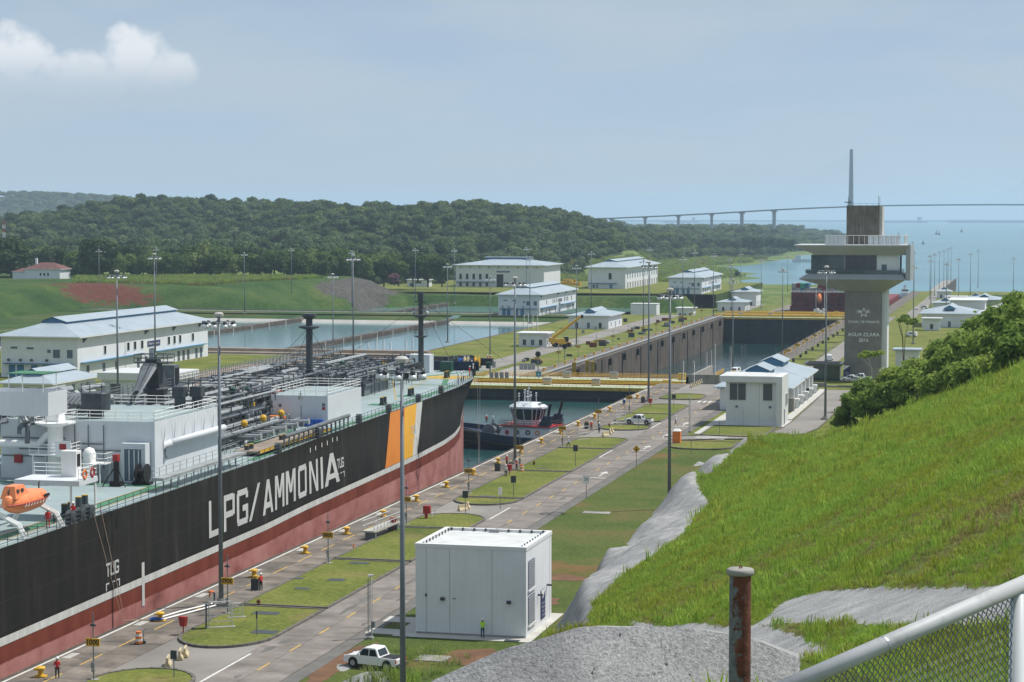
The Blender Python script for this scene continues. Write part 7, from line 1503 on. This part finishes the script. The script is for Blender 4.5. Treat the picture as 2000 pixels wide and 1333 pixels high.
for y in (-24,-16.2): b.tube([(11,y,ZD),(12.5,y,12.6),(15.5,y,11.2),(16.2,y,ZD)], .28, 5)
b.tube([(11,-24,12),(11,-12,12)], .2, 5); b.build('davit_cradle', M['white_paint'], SH)
# lifeboat (rests in the davit cradle)
LB = thing('lifeboat', 'bright orange enclosed lifeboat in its cradle on the tanker', 'lifeboat', (-103.9+14.3+.5, 195-20.0, 12.9), R(1.2)); LB.scale = (.86,)*3; b = MB(); rings = []
for t in np.linspace(-1, 1, 13):
    w = 1.35*(1-abs(t)**3.2)**.6+.02; y = t*4.6; h0 = -1.25+.9*abs(t)**3; h1 = 1.15-.55*max(0,t)**2-.2*max(0,-t)**2; rings.append([(w*math.cos(a), y, h0*max(0,-math.sin(a))*-1*-1 if math.sin(a) < 0 else h1*math.sin(a)) for a in np.linspace(0, 2*PI, 15)[:-1]])
b.loft(rings); b.build('boat_hull', M['orange_boat'], LB, smooth=True); b = MB(); b.add([(-.9,-4,.6),(.9,-4,.6),(.9,-.6,.6),(-.9,-.6,.6),(-.6,-3.6,1.9),(.6,-3.6,1.9),(.6,-1.5,1.9),(-.6,-1.5,1.9)], [(0,1,5,4),(1,2,6,5),(2,3,7,6),(3,0,4,7),(4,5,6,7)]); b.build('cockpit', M['orange_boat'], LB)
for y in (-3.2,-2.2): MB().cbox((.80,y,1.4),(.06,.5,.35),0,0,0,-.25).build('porthole', M['glass'], LB)
MB().cbox((.3,-1.0,1.45),(.5,.06,.3),0,0,.45).build('porthole', M['glass'], LB); b = MB(); b.tube([(1.36*(1-abs(t)**3.2)**.6+.03, t*4.6, -.02) for t in np.linspace(-.98,.98,17)], .07, 5); b.build('rubbing_strake', M['red'], LB)
for y in (-1.2,.2,1.6): MB().cbox((1.18,y,.45),(.05,.5,.35),0,0,0,-.5).build('hatch', M['cloth_orange'], LB)
b = MB(); [b.tube([(1.40,y,-.05),(1.43,y+.35,-.35),(1.40,y+.7,-.05)], .02, 4) for y in np.arange(-3.2,2.8,.7)]; b.build('grab_line', M['white_paint'], LB)
for y in (-3.9,3.4): MB().tube([(0,y,.7),(0,y,1.5),(0,y+.25,1.6)], .08, 6).build('lifting_hook', M['dark_metal'], LB)
MB().box(1.28,1.36,1.9,3.2,.12,.42).build('name_patch', M['black'], LB)
def onship(x, y, z=ZD): c, s = math.cos(R(1.2)), math.sin(R(1.2)); return (-103.9+x*c-y*s, 195+x*s+y*c, z)
crew = [((15.2,-17.3),'crew member in red boiler suit seen from behind near the lifeboat','stand','cloth_red','cloth_red',200),((15.6,-12.6),'crew member in red boiler suit with hand on hip by the fairleads','hips','cloth_red','cloth_red',160),((14.6,-14.6),'crew member in white shirt between the two red crew members','bend','cloth_dark','cloth_white',90),((11.5,-22),'crew member in dark trousers under the lifeboat','bend','cloth_dark','cloth_dark',0),
        ((5.6,201),'first of the two crew members in orange red suits at the bow','stand','cloth_red','cloth_red',100),((6.4,200),'second of the two crew members in orange red suits at the bow','stand','cloth_orange','cloth_red',80),((6.6,184),'crew member in white standing by the bow bitts','stand','cloth_dark','cloth_white',60),((12.0,152),'crew member in blue grey leaning on the rail, nearest of the bow group','stand','cloth_blue','cloth_white',-60),((11.6,156),'crew member in pale shirt at the rail behind the blue grey one','reach','cloth_blue','cloth_white',-80),((11.2,159),'crew member in white helmet at the rail, third of the bow group','stand','cloth_blue','cloth_white',-90),((9.6,170),'crew member in red at the rail, fourth of the bow group','stand','cloth_red','cloth_red',-90),((8.8,176),'crew member in white at the rail nearest the bow','stand','cloth_dark','cloth_white',-90),((-6,180),'crew member in blue working at the port winches','reach','cloth_blue','cloth_blue',0)]
for (x, y), lab, ps, lg, tp2, rz in crew: person(onship(x, y), R(rz), lab, ps, lg, tp2)
b = MB(); a = onship(16.5,-10,ZD+.5); c = onship(16.5,-8.2,ZD+.5); b.tube([a, P(240,1213,.1)], .024, 4); b.tube([c, P(244,1211,.1)], .024, 4); b.tube([P(240,1213,.1), P(300,1209,.15)], .05, 4); tag(b.build('mooring_rope', M['rust_pale']), 'pair of thin mooring ropes hanging from the tanker to the apron', 'rope')
b = MB(); a = onship(7.2,186,ZD+.4); b.tube([a, (a[0]+.2,a[1],-9)], .022, 4); b.tube([(a[0]+.5,a[1],a[2]), (a[0]+.4,a[1],-9)], .022, 4); b.ball((a[0]+.3,a[1],-9.2), .3, 0, 6, 4); tag(b.build('bow_line', M['white_paint']), 'pale heaving lines hanging straight down from the bow', 'rope')
# ================================================================== TUG
TG = thing('tug', 'dark blue harbour tug with white wheelhouse lying ahead of the tanker', 'tug', (-106.8, 449, -12.5), R(80)); TG.scale = (1.06,1.14,1.03); b = MB(); rings = []    # bow towards +Y
for y, w, zd, zk in ((-19,3.0,2.2,-.8),(-18,4.5,2.1,-1.2),(-14,5.2,1.9,-1.5),(-4,5.4,1.8,-1.5),(3,5.4,2.1,-1.5),(8,5.1,2.7,-1.5),(12,3.9,3.3,-1.2),(14.3,2.3,3.7,-.8),(15.4,.8,3.9,-.4)):
    rings.append([(-w*.8,y,zk),(w*.8,y,zk),(w,y,.6),(w*1.02,y,zd),(w*1.02,y,zd+1.0),(w*.95,y,zd+1.0),(w*.94,y,zd),(-w*.94,y,zd),(-w*.95,y,zd+1.0),(-w*1.02,y,zd+1.0),(-w*1.02,y,zd),(-w,y,.6)])
b.loft(rings); b.m = [0 if len(f_) == 4 else 0 for f_ in b.f]; b.build('hull', M['navy'], TG)
b = MB()
for s in (-1,1): b.tube([(s*5.3,-16.5,1.1),(s*5.6,-4,1.0),(s*5.6,3,1.1),(s*5.3,8,1.5)], .32, 7)
b.build('side_fender', M['rubber'], TG); b = MB()
for z in (1.4,2.4,3.3): b.tube([(-5.3,8.5,z),(-4.2,12.4,z+.2),(-2.2,15.2,z+.3),(0,16,z+.4),(2.2,15.2,z+.3),(4.2,12.4,z+.2),(5.3,8.5,z)], .62, 8)
b.build('bow_fender', M['rubber'], TG); MB().prism([(-4.4,-17),(4.4,-17),(5,3),(4.4,9),(2,13),(-2,13),(-4.4,9),(-5,3)], 1.7, 2.05).build('deck', M['ship_deck'], TG)
b = MB(); b.add([(-3.6,-6,2),(3.6,-6,2),(3.4,5,2),(-3.4,5,2),(-3.5,-5.7,5.0),(3.5,-5.7,5.0),(3.0,4.4,5.0),(-3.0,4.4,5.0)], [(0,1,5,4),(1,2,6,5),(2,3,7,6),(3,0,4,7),(4,5,6,7)]); b.build('deckhouse', M['ship_white'], TG)
b = MB(); b.box(-3.9,3.9,-6,4.9,5.0,5.25); b.build('bridge_deck', M['red'], TG); b = MB(); b.rail([(-3.8,-5.8,5.25),(3.8,-5.8,5.25),(3.8,4.8,5.25),(-3.8,4.8,5.25),(-3.8,-5.8,5.25)], 1.0, 1.3, (1,.5), .04); b.build('bridge_rail', M['dark_metal'], TG)
def octa(r, y0, y1): return [(-r,y0+r*.5),(-r*.5,y0),(r*.5,y0),(r,y0+r*.5),(r,y1-r*.5),(r*.5,y1),(-r*.5,y1),(-r,y1-r*.5)]
b = MB(); lo = [(x,y,5.25) for x,y in octa(2.1,-2.6,2.6)]; hi = [(x,y,6.3) for x,y in octa(2.25,-2.7,2.8)]; b.loft([lo,hi]); b.build('wheelhouse', M['ship_white'], TG)
g0 = [(x,y,6.3) for x,y in octa(2.2,-2.65,2.75)]; g1 = [(x,y,8.7) for x,y in octa(2.75,-3.2,3.4)]; core_ = MB(); core_.loft([[(x*.97,y*.97,z) for x,y,z in g0],[(x*.97,y*.97,z) for x,y,z in g1]]); core_.build('wheelhouse_glazing', M['glass'], TG)
b = MB()
for i in range(8):
    for k in (0,.5): a = Vector(g0[i]).lerp(Vector(g0[(i+1) % 8]), k); c = Vector(g1[i]).lerp(Vector(g1[(i+1) % 8]), k); b.tube([a, c], .10, 4)
b.build('window_post', M['ship_white'], TG); b = MB(); b.loft([[(x,y,8.7) for x,y in octa(2.95,-3.4,3.6)],[(x,y,9.1) for x,y in octa(3.0,-3.4,3.6)],[(x,y,9.9) for x,y in octa(1.9,-2.2,2.4)]]); b.build('wheelhouse_roof', M['ship_white'], TG)
for s in (-1,1): MB().add([(s*2.6,-1.6,9.25),(s*2.6,1.8,9.25),(s*1.98,1.4,9.82),(s*1.98,-1.2,9.82)], [(0,1,2,3)] if s > 0 else [(3,2,1,0)]).build('skylight', M['glass'], TG)
MB().add([(-1.6,-3.1,9.25),(1.6,-3.1,9.25),(1.2,-2.35,9.85),(-1.2,-2.35,9.85)], [(0,1,2,3)]).build('skylight', M['glass'], TG)
b = MB()
for x,y,h in ((-1.5,-1,12.2),(-.7,.5,12.6),(0,0,13.4),(.8,.6,12.2),(1.4,-1,11.8),(1.2,1.4,12.4),(-1.2,1.6,11.8)): b.tube([(x,y,9.9),(x,y,h)], .08, 5); b.tube([(x-.5,y,h-.5),(x+.5,y,h-.5)], .06, 4); b.ball((x,y,h), .2, 0, 6, 4)
b.tube([(-1.6,0,11.2),(1.6,0,11.2)], .07, 4); b.build('radar_mast', M['lamp_glass'], TG)
for s in (-1,1):
    b = MB(); b.add([(s*2.4,-5.6,5),(s*3.5,-5.6,5),(s*3.5,-3,5),(s*2.4,-3,5),(s*2.5,-6.0,7.4),(s*3.3,-6.0,7.4),(s*3.3,-4.4,7.4),(s*2.5,-4.4,7.4)], [(0,1,5,4),(1,2,6,5),(2,3,7,6),(3,0,4,7),(4,5,6,7)]); b.build('funnel', M['navy'], TG)
b = MB(); b.tube([(2.9,-5.2,7.4),(3.2,-5.8,10.2)], .28, 6); b.tube([(-2.9,-5.2,7.4),(-3.2,-5.8,10.2)], .28, 6); b.build('exhaust', M['black'], TG)
b = MB(); b.lathe([(.4,-1.6),(1.4,-1.5),(1.4,-1.3),(.8,-1.2),(.8,1.2),(1.4,1.3),(1.4,1.5),(.4,1.6)], (0,8,3.6), 14, 0, 'X'); b.box(-2,2,7,9,2,2.9); b.build('tow_winch', M['pipe_grey'], TG)
for s in (-1,1):
    for y, m_ in ((3.2,'red'),(1.2,'cloth_white'),(-1.2,'cloth_white'),(-3.2,'orange')):
        o = MB(); X = s*3.55
        if m_ in ('orange','cloth_white'): o.tube([(X,y+.42*math.cos(2*PI*i/10),3.8+.42*math.sin(2*PI*i/10)) for i in range(11)], .11, 5); o.build('life_ring', M['orange' if m_ == 'orange' else 'black'], TG)
        else: o.box(X-.08,X+.08,y-.3,y+.3,3.3,4.1); o.build('fire_box', M['red'], TG)
b = MB(); b.box(-4,-1,-10,-8,2,3.0); b.tube([(0,-11.6,2),(0,-11.6,3.4)], .35, 8); b.tube([(2,-13,2),(2,-13,3.2)], .3, 8); b.tube([(3,-9,2.4),(3,-11.5,2.4)], .4, 8); b.tube([(-2.5,-15,2.3),(2.5,-15,2.3)], .5, 8); b.build('deck_gear', M['pipe_grey'], TG); MB().tube([(5.62,-6.2,.4),(5.62,-6.2,2.2)], .45, 8).build('tyre_fender', M['rubber'], TG)
person((-116.5,449.2,-7.2), 0, 'crew member in red jacket on the tug, in front of the wheelhouse', 'stand', 'cloth_dark', 'cloth_red'); person((-114.6,447.6,-7.2), 0, 'crew member in white on the tug beside the red one', 'reach', 'cloth_dark', 'cloth_white')
# ================================================================== LOCK GATES
def gate(y, z, label, far=False):
    t = thing('lock_gate', label, 'lock gate', (-111, y, z), 0, 'rolling lock gates'); W2 = 27.9
    WL_ = 27.9 if far else 44.9
    MB().box(-WL_,W2,0,10,-15,-.9).build('gate_leaf', M['gate_dark'], t)
    for k in range(3): MB().box(-WL_,W2,-.3,0,-3.4-3.2*k,-2.9-3.2*k).build('girder', M['gate_dark'], t)
    MB().box(-WL_,W2,-.8,.0,-.9,.0).build('edge_beam', M['yellow_old'], t); MB().box(-WL_-3,W2,0,4.6,-.9,.05).build('walkway', M['deck_green'], t); MB().box(-WL_-3,W2,4.65,10,-.9,-.1).build('walkway', M['concrete_light'], t)
    b = MB()
    for yy in (-.6,4.3,9.8): b.rail([(-WL_-3,yy,.05),(W2,yy,.05)], 1.15, 2.2 if not far else 4, (1,.66,.33), .05 if not far else .08)
    b.build('handrail', M['yellow'], t)
    for x in (-20,-6,14,22): MB().cbox((x,7,.9),(2.2,1.6,1.8)).build('gate_cabinet', M['steel' if x < 0 else 'yellow_old'], t)
    return t
gate(566, -8.5, 'nearer of the two upper lock gates with yellow railings and green walkway'); gate(592, -8.5, 'second of the two upper lock gates, just behind the nearer one')
gate(972, -8.5, 'distant lock gate closing the far end of the middle chamber', True); gate(1000, -8.6, 'last lock gate in front of the container ship', True)
t = thing('gate_stairs', 'tangle of yellow stairs and railings at the right end of the lock gates', 'stairs', (-84, 560, -8.5)); b = MB()
for k in range(4):
    x = 1+3*k; b.rail([(x,0,0),(x,12,3.2-.4*k),(x,26,3.2-.4*k)], 1.15, 1.4, (1,.66,.33), .06)
b.rail([(0,6,1.5),(12,6,2.5)], 1.15, 1.2, (1,.66,.33), .06); b.rail([(0,22,2),(12,22,2.5)], 1.15, 1.2, (1,.66,.33), .06); b.build('railing', M['yellow'], t); MB().box(0,12,0,30,-.4,.0).build('landing', M['concrete'], t)
for k in range(6): MB().box(2,10,1+.5*k,1.5+.5*k,0,.25*(k+1)).build('step', M['yellow_old'], t)
t = thing('gate_recess', 'low concrete walls around the gate machinery pit', 'machinery pit', (-80, 500, -1.6)); b = MB()
for x0,x1,y0,y1,z1 in ((0,22,0,.6,2.2),(0,.6,0,40,1.6),(21.4,22,0,30,2.0),(0,30,40,41,-2.4),(0,36,52,53,-4)): b.box(x0,x1,y0,y1,-8,z1)
b.build('pit_wall', M['concrete'], t); MB().box(.6,21.4,.6,40,-8,-1.2).build('pit_floor', M['brown_deck'], t)
for x,y,w,h in ((6,20,3,2.2),(14,34,5,1.6),(18,14,2.4,3)): MB().box(x,x+w,y,y+2.4,-1.2,-1.2+h).build('machine_block', M['dark_metal'], t)
for i, (x, y) in enumerate(((-95,618),(-90,622),(-93,628))):
    tag(MB().cbox((0,0,1.8),(1.2,.3,3.8),0,.2,.25).build('timber_baulk', M['yellow_old'], None, (x-38,y,-9)), 'slanting yellow baulk on the far lock wall behind the gates, %s of three' % nth(i+1), 'timber baulk', 'yellow baulks')
for i, (px, py, ph) in enumerate(((1051,726,692),(1103,704,677))):
    q = P(px, py, -8.5); h = Q(px, ph, Y=q[1])[2]-q[2]; t = thing('signal_disc', 'round black signal disc on a pole at the gates, %s' % ('nearer one','farther one')[i], 'signal', q); MB().tube([(0,0,0),(0,0,h)], .14, 6).build('pole', M['galv'], t); b = MB(); b.lathe([(.1,-.12),(.85,-.1),(.85,.1),(.1,.12)], (0,-.2,h), 16, 0, 'Y'); b.build('disc', M['black'], t)
q = P(1052,742,-8.4); t = thing('notice_panel', 'square teal notice panel standing on the nearer lock gate', 'sign', q); MB().tube([(0,0,0),(0,0,.8)], .1, 5).build('post', M['galv'], t); MB().box(-.75,.75,-.1,0,.8,2.3).build('panel', M['teal'], t); MB().box(-.25,.25,-.13,-.1,1.3,1.7).build('mark', M['white_paint'], t)
for i, (px, py) in enumerate(((1018,722),(1026,722),(1034,722),(1042,722),(965,718),(960,740),(970,740),(980,740),(990,740))):
    q = P(px, py, -8.5); tag(MB().box(-.5,.5,-.4,.4,0,1.9).build('equipment_cabinet', M['steel'], None, q), 'grey equipment cabinet at the left end of the lock gates, %s in the row' % nth(i+1), 'cabinet', 'equipment cabinets at the gates')
# ================================================================== MOBILE CRANE
t = thing('mobile_crane', 'yellow mobile crane with raised telescopic jib on the far lockside', 'crane', (*P(1096,678,-8.45)[:2], -8.45), R(-62)); MB().box(-1.3,1.3,-3.6,3.6,1.0,1.7).build('chassis', M['yellow'], t)
for s in (-1,1):
    for y in (-2.3,2.3): wl = link('wheel', WM, t, (s*1.3,y,.85)); wl.scale = (2.2,2.1,2.1)
MB().box(-1.2,1.2,-3.4,1.2,1.7,2.9).build('superstructure', M['yellow'], t); MB().box(-1.25,-.1,1.2,2.8,1.7,3.6).build('cab', M['glass'], t); MB().box(-1.2,1.2,-4.4,-3.4,1.8,3.4).build('counterweight', M['yellow'], t)
b = MB(); b.add([(.1,-3,2.9),(1.1,-3,2.9),(1.1,-3.4,3.9),(.1,-3.4,3.9),(.35,7.4,10.6),(.85,7.4,10.6),(.85,7.1,11.3),(.35,7.1,11.3)], [(0,4,5,1),(1,5,6,2),(2,6,7,3),(3,7,4,0),(0,1,2,3),(4,7,6,5)]); b.build('jib', M['yellow'], t); MB().box(.3,.9,7.2,8.0,10.2,11.5).build('jib_head', M['black'], t)
# ================================================================== CONTAINER SHIP in the lower chamber
CS = thing('container_ship', 'red container ship stacked with coloured containers in the lower chamber', 'ship', (-111, 1228, -23.5)); MB().box(-24.3,24.3,0,240,-3,8).build('hull', M['container_red'], CS)
MB().box(-24.3,24.3,-.5,6,8,9.5).build('poop_deck', M['container_red'], CS); b = MB()
for x in np.arange(-23.5,24,5): b.box(x,x+.6,-1,.0,8,17)
for z in (11,13.8,16.6): b.box(-24,24,-1,-.6,z,z+.4)
b.build('lashing_bridge', M['container_red'], CS); cols = ['container_red','container_blue','container_grey','container_red','container_green','container_grey']; cm = {k: MB().box(0,2.4,0,12,0,2.55).mesh('container', M[k]) for k in set(cols)}
for i in range(19):
    for k in range(5):
        if k == 4 and i in (4,5,14): continue
        col_ = 'container_grey' if k == 3 and rnd.random() < .6 else ('container_red' if k < 3 else rnd.choice(cols)); link('container', cm[col_], CS, (-23.6+i*2.5,1,9.6+k*2.6))
b = MB(); b.rail([(-24,-.4,17),(24,-.4,17)], 1.2, 2.5, (1,.5), .08); b.build('gantry_rail', M['white_paint'], CS); MB().box(-24.4,24.4,8,14,9,19).build('aft_stack', M['container_grey'], CS)
t = thing('lifeboat', 'orange lifeboat hanging at the stern of the container ship', 'lifeboat', (-118, 1224, -9.5)); MB().ball((0,0,0), 1.6, 0, 10, 7, (.9,2.2,1.9)).build('boat_hull', M['orange_boat'], t); b = MB(); b.tube([(-1.9,0,-5),(-1.9,0,5)], .2, 5); b.tube([(3,0,-5),(3,0,4)], .2, 5); b.build('davit', M['white_paint'], t)
t = thing('winch_cluster', 'pale machinery cluster on the last lock gate left of the tower', 'machinery', (-97, 1003, -8.5)); b = MB()
for i in range(7): b.cbox((rnd.uniform(-3,3), rnd.uniform(-1,1), rnd.uniform(.5,2.8)), (1.4,1.2,1.3), 0, rnd.uniform(0,1))
b.build('machine_block', M['lamp_glass'], t)
# second tug in the approach channel and approach wall
struct(MB().box(-72,-62,1560,1850,-27,-17.5).build('approach_wall', M['concrete'])); struct(MB().box(-61.9,-61,1560,1850,-27,-15.8).build('approach_parapet', M['wall_dark']))
t = thing('tug', 'small distant tug moored beside the approach wall', 'tug', (-90, 1590, -25), R(10)); MB().prism([(-5,-14),(5,-14),(5,8),(0,15),(-5,8)], -1, 3).build('hull', M['navy'], t); b = MB(); b.box(-3.4,3.4,-6,4,3,6); b.box(-2.3,2.3,-3,2,6,9); b.box(-1,1,-2,0,9,12); b.build('wheelhouse', M['ship_white'], t); MB().box(-2.35,2.35,-3.05,2.05,7.2,8.4).build('window_band', M['glass'], t)
# small craft, buoys and ships on the bay
for i, (px, py) in enumerate(((1782,480),(1803,477),(1755,462),(1829,458),(1834,459),(1878,454),(1774,502))):
    q = P(px, py, -25); s = q[1]/2500; t = thing('channel_buoy', 'dark channel buoy floating on the bay, %s of seven' % nth(i+1), 'buoy', q, 0, 'channel buoys'); b = MB(); b.lathe([(1.6,0),(1.8,1),(.5,1.6),(.35,4.5),(.05,5)], n=8); o = b.build('float', M['dark_metal'], t); o.scale = (s,s,s)
for i, (px, py, L_, h) in enumerate(((1965,431,900,22),(1760,428,420,16),(1330,430,300,14))):
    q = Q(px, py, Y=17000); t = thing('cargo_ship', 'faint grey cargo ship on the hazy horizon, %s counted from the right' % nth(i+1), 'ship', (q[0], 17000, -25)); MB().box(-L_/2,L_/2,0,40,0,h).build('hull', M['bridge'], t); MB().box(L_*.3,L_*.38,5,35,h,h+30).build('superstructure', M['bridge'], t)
q = Q(1500,430,Y=20000); struct(MB().box(-9000,12000,20000,20040,-27,-14).build('breakwater_mole', M['rock']))
t = thing('trawler', 'small white boat at the mouth of the channel left of the tower', 'boat', P(1568,512,-25)); MB().prism([(-14,-3),(10,-3),(16,0),(10,3),(-14,3)], 0, 4).build('hull', M['ship_white'], t); MB().box(-10,-2,-2,2,4,9).build('wheelhouse', M['ship_white'], t)
# ================================================================== CABLE-STAYED BRIDGE
BY = 4650.0; BR = thing('cable_stayed_bridge', 'pale cable-stayed bridge with slender pylon crossing the far channel', 'bridge', (0, BY, 0)); dk = []
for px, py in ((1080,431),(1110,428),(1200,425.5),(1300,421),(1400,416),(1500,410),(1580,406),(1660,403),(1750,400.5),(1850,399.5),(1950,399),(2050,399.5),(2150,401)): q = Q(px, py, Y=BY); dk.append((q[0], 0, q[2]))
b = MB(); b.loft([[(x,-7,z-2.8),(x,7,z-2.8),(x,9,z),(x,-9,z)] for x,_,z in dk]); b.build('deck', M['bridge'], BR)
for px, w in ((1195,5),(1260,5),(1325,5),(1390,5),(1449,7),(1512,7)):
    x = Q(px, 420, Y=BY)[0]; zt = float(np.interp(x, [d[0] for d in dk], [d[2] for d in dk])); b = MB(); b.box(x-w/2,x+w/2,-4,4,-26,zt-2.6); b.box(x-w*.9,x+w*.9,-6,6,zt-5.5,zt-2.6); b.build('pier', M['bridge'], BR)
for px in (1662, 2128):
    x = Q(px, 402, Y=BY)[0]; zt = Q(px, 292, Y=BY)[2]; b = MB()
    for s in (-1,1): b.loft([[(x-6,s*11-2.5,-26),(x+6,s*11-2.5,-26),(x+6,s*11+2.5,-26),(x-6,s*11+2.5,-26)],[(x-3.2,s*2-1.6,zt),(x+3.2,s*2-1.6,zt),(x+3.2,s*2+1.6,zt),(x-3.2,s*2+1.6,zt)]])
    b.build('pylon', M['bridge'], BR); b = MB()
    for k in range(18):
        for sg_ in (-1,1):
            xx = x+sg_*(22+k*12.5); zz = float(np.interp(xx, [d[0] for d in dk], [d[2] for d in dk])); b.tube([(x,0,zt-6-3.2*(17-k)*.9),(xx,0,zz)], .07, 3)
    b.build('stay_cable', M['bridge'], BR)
# ================================================================== FOREGROUND POST AND FENCE
q = Q(1446,1112,Y=7.6); t = thing('rusty_post', 'rusty flat-capped steel post with flaking grey paint in the foreground', 'post', (q[0], q[1], 0)); zt = q[2]
def post_mat():
    m, nt, b = nodes_mat('flaking_post'); v = coords(nt); sp = nt.nodes.new('ShaderNodeSeparateXYZ'); nt.links.new(v, sp.inputs[0]); nf = noise(nt, v, 22, 5, .7)
    s = nt.nodes.new('ShaderNodeMath'); s.operation = 'MULTIPLY_ADD'; nt.links.new(sp.outputs[0], s.inputs[0]); s.inputs[1].default_value = 6.0; nt.links.new(nf, s.inputs[2])
    rust = ramp(nt, noise(nt, v, 14, 6, .7), [(.3, (.05,.018,.012)), (.55, (.13,.042,.025)), (.8, (.24,.10,.06))]); gr = ramp(nt, noise(nt, v, 30, 5, .7), [(.3, (.085,.09,.10)), (.7, (.20,.21,.225))])
    c = mixc_(nt, ramp(nt, s.outputs[0], [(.42, (0,0,0)), (.50, (1,1,1))]), gr, rust); nt.links.new(c, b.inputs['Base Color']); b.inputs['Roughness'].default_value = .85; bump(nt, b, nf, .6, .01); return m
M['post'] = post_mat()
MB().lathe([(.042,zt-2.6),(.0405,zt-.6),(.040,zt-.02),(.039,zt)], n=28).build('shaft', M['post'], t, smooth=True); b = MB(); b.lathe([(.02,zt-.022),(.0485,zt-.02),(.051,zt-.012),(.050,zt-.002),(.046,zt+.002),(.01,zt+.003)], n=28); b.build('cap', M['concrete'], t, smooth=True); b = MB(); b.tube([(-.004,-.006,zt),(.0,0,zt+.012),(.006,.004,zt+.004)], .003, 5); b.build('weld_bead', M['rust'], t)
FN = thing('chain_link_fence', 'chain-link fence with white painted tubular top rail in the foreground', 'fence', (0,0,0)); A = Vector(Q(1500,1358,Y=5.4)); Bp = Vector(Q(2120,1085,Y=5.4))
Bp = Vector(Q(2120,1088,Y=6.4)); MB().tube([A, Bp], .0235, 20).build('top_rail', M['rail_paint'], FN, smooth=True); d = (Bp-A); pj = A.lerp(Bp, .335); b = MB(); b.tube([pj-d.normalized()*.004, pj+d.normalized()*.004], .0242, 20); b.build('rail_joint', M['steel'], FN)
pp = Vector(Q(1988,1160,Y=6.25)); pp = A.lerp(Bp, (pp.x-A.x)/(Bp.x-A.x)); MB().tube([(pp.x,pp.y,pp.z-.02),(pp.x,pp.y,pp.z-2.0)], .0225, 16).build('fence_post', M['lamp_glass'], FN, smooth=True)
dh = Vector((d.x,d.y,0)).normalized(); slope = d.z/math.hypot(d.x,d.y); b = MB(); L_ = math.hypot(d.x,d.y); cell = .021
for k in range(-8, int(L_/cell)+60):                              # woven wire: zig-zag strands hanging under the rail
    for sgn in (1,-1):
        pts = []; s0 = k*cell
        for j in range(0, 44):
            s = s0+sgn*j*cell*.5; zz = -.028-j*cell*.62
            if 0 <= s <= L_: pts.append(A+dh*s+Vector((0,0,slope*s+zz))+Vector((dh.y,-dh.x,0))*(.0022*(1 if j % 2 else -1)))
        if len(pts) > 1: b.tube(pts, .0017, 4)
w = b.build('chain_link_mesh', M['galv'], FN); w['kind'] = 'stuff'
# more small buildings and vehicles around the far chambers
for i, (x, y, w, l, h, fl) in enumerate(((-30,940,12,10,5,True),(-54,1240,14,16,5,False),(-50,1330,12,14,5,True),(-36,1290,10,12,6,False),(-60,1440,9,10,4.5,False),(-18,1235,14,14,7,False))):
    hut('service_hut', (x, y, -8.55 if y < 1000 else -17.1), w, l, h, 'small white service hut right of the tower, %s counted from the nearest' % nth(i+1), 'roof_white' if fl else 'roof_blue', fl, mon=not fl, wins=2, group='service huts along the far lockside')
for i, (x, y) in enumerate(((-63,690),(-62.5,760),(-64,850),(-63,1130),(-52,1205),(-64.5,1260))):
    car((x, y, zr(y)-.02), R(random.choice((0,180,85))), 'small parked vehicle on the far lockside road, %s counted from the tower' % nth(i+1), ('car_white','car_silver')[i % 2], i % 2 == 0)
# ================================================================== AIR
hz_m = bpy.data.materials.new('haze'); hz_m.use_nodes = True; nt = hz_m.node_tree; nt.nodes.clear(); vo = nt.nodes.new('ShaderNodeVolumePrincipled'); vo.inputs['Color'].default_value = (.64,.81,1.0,1); vo.inputs['Density'].default_value = 6.5e-5; vo.inputs['Anisotropy'].default_value = .0
out = nt.nodes.new('ShaderNodeOutputMaterial'); nt.links.new(vo.outputs[0], out.inputs['Volume'])
hz = MB().box(-16500,16500,-300,27500,-36,212).build('haze', hz_m); hz['kind'] = 'stuff'
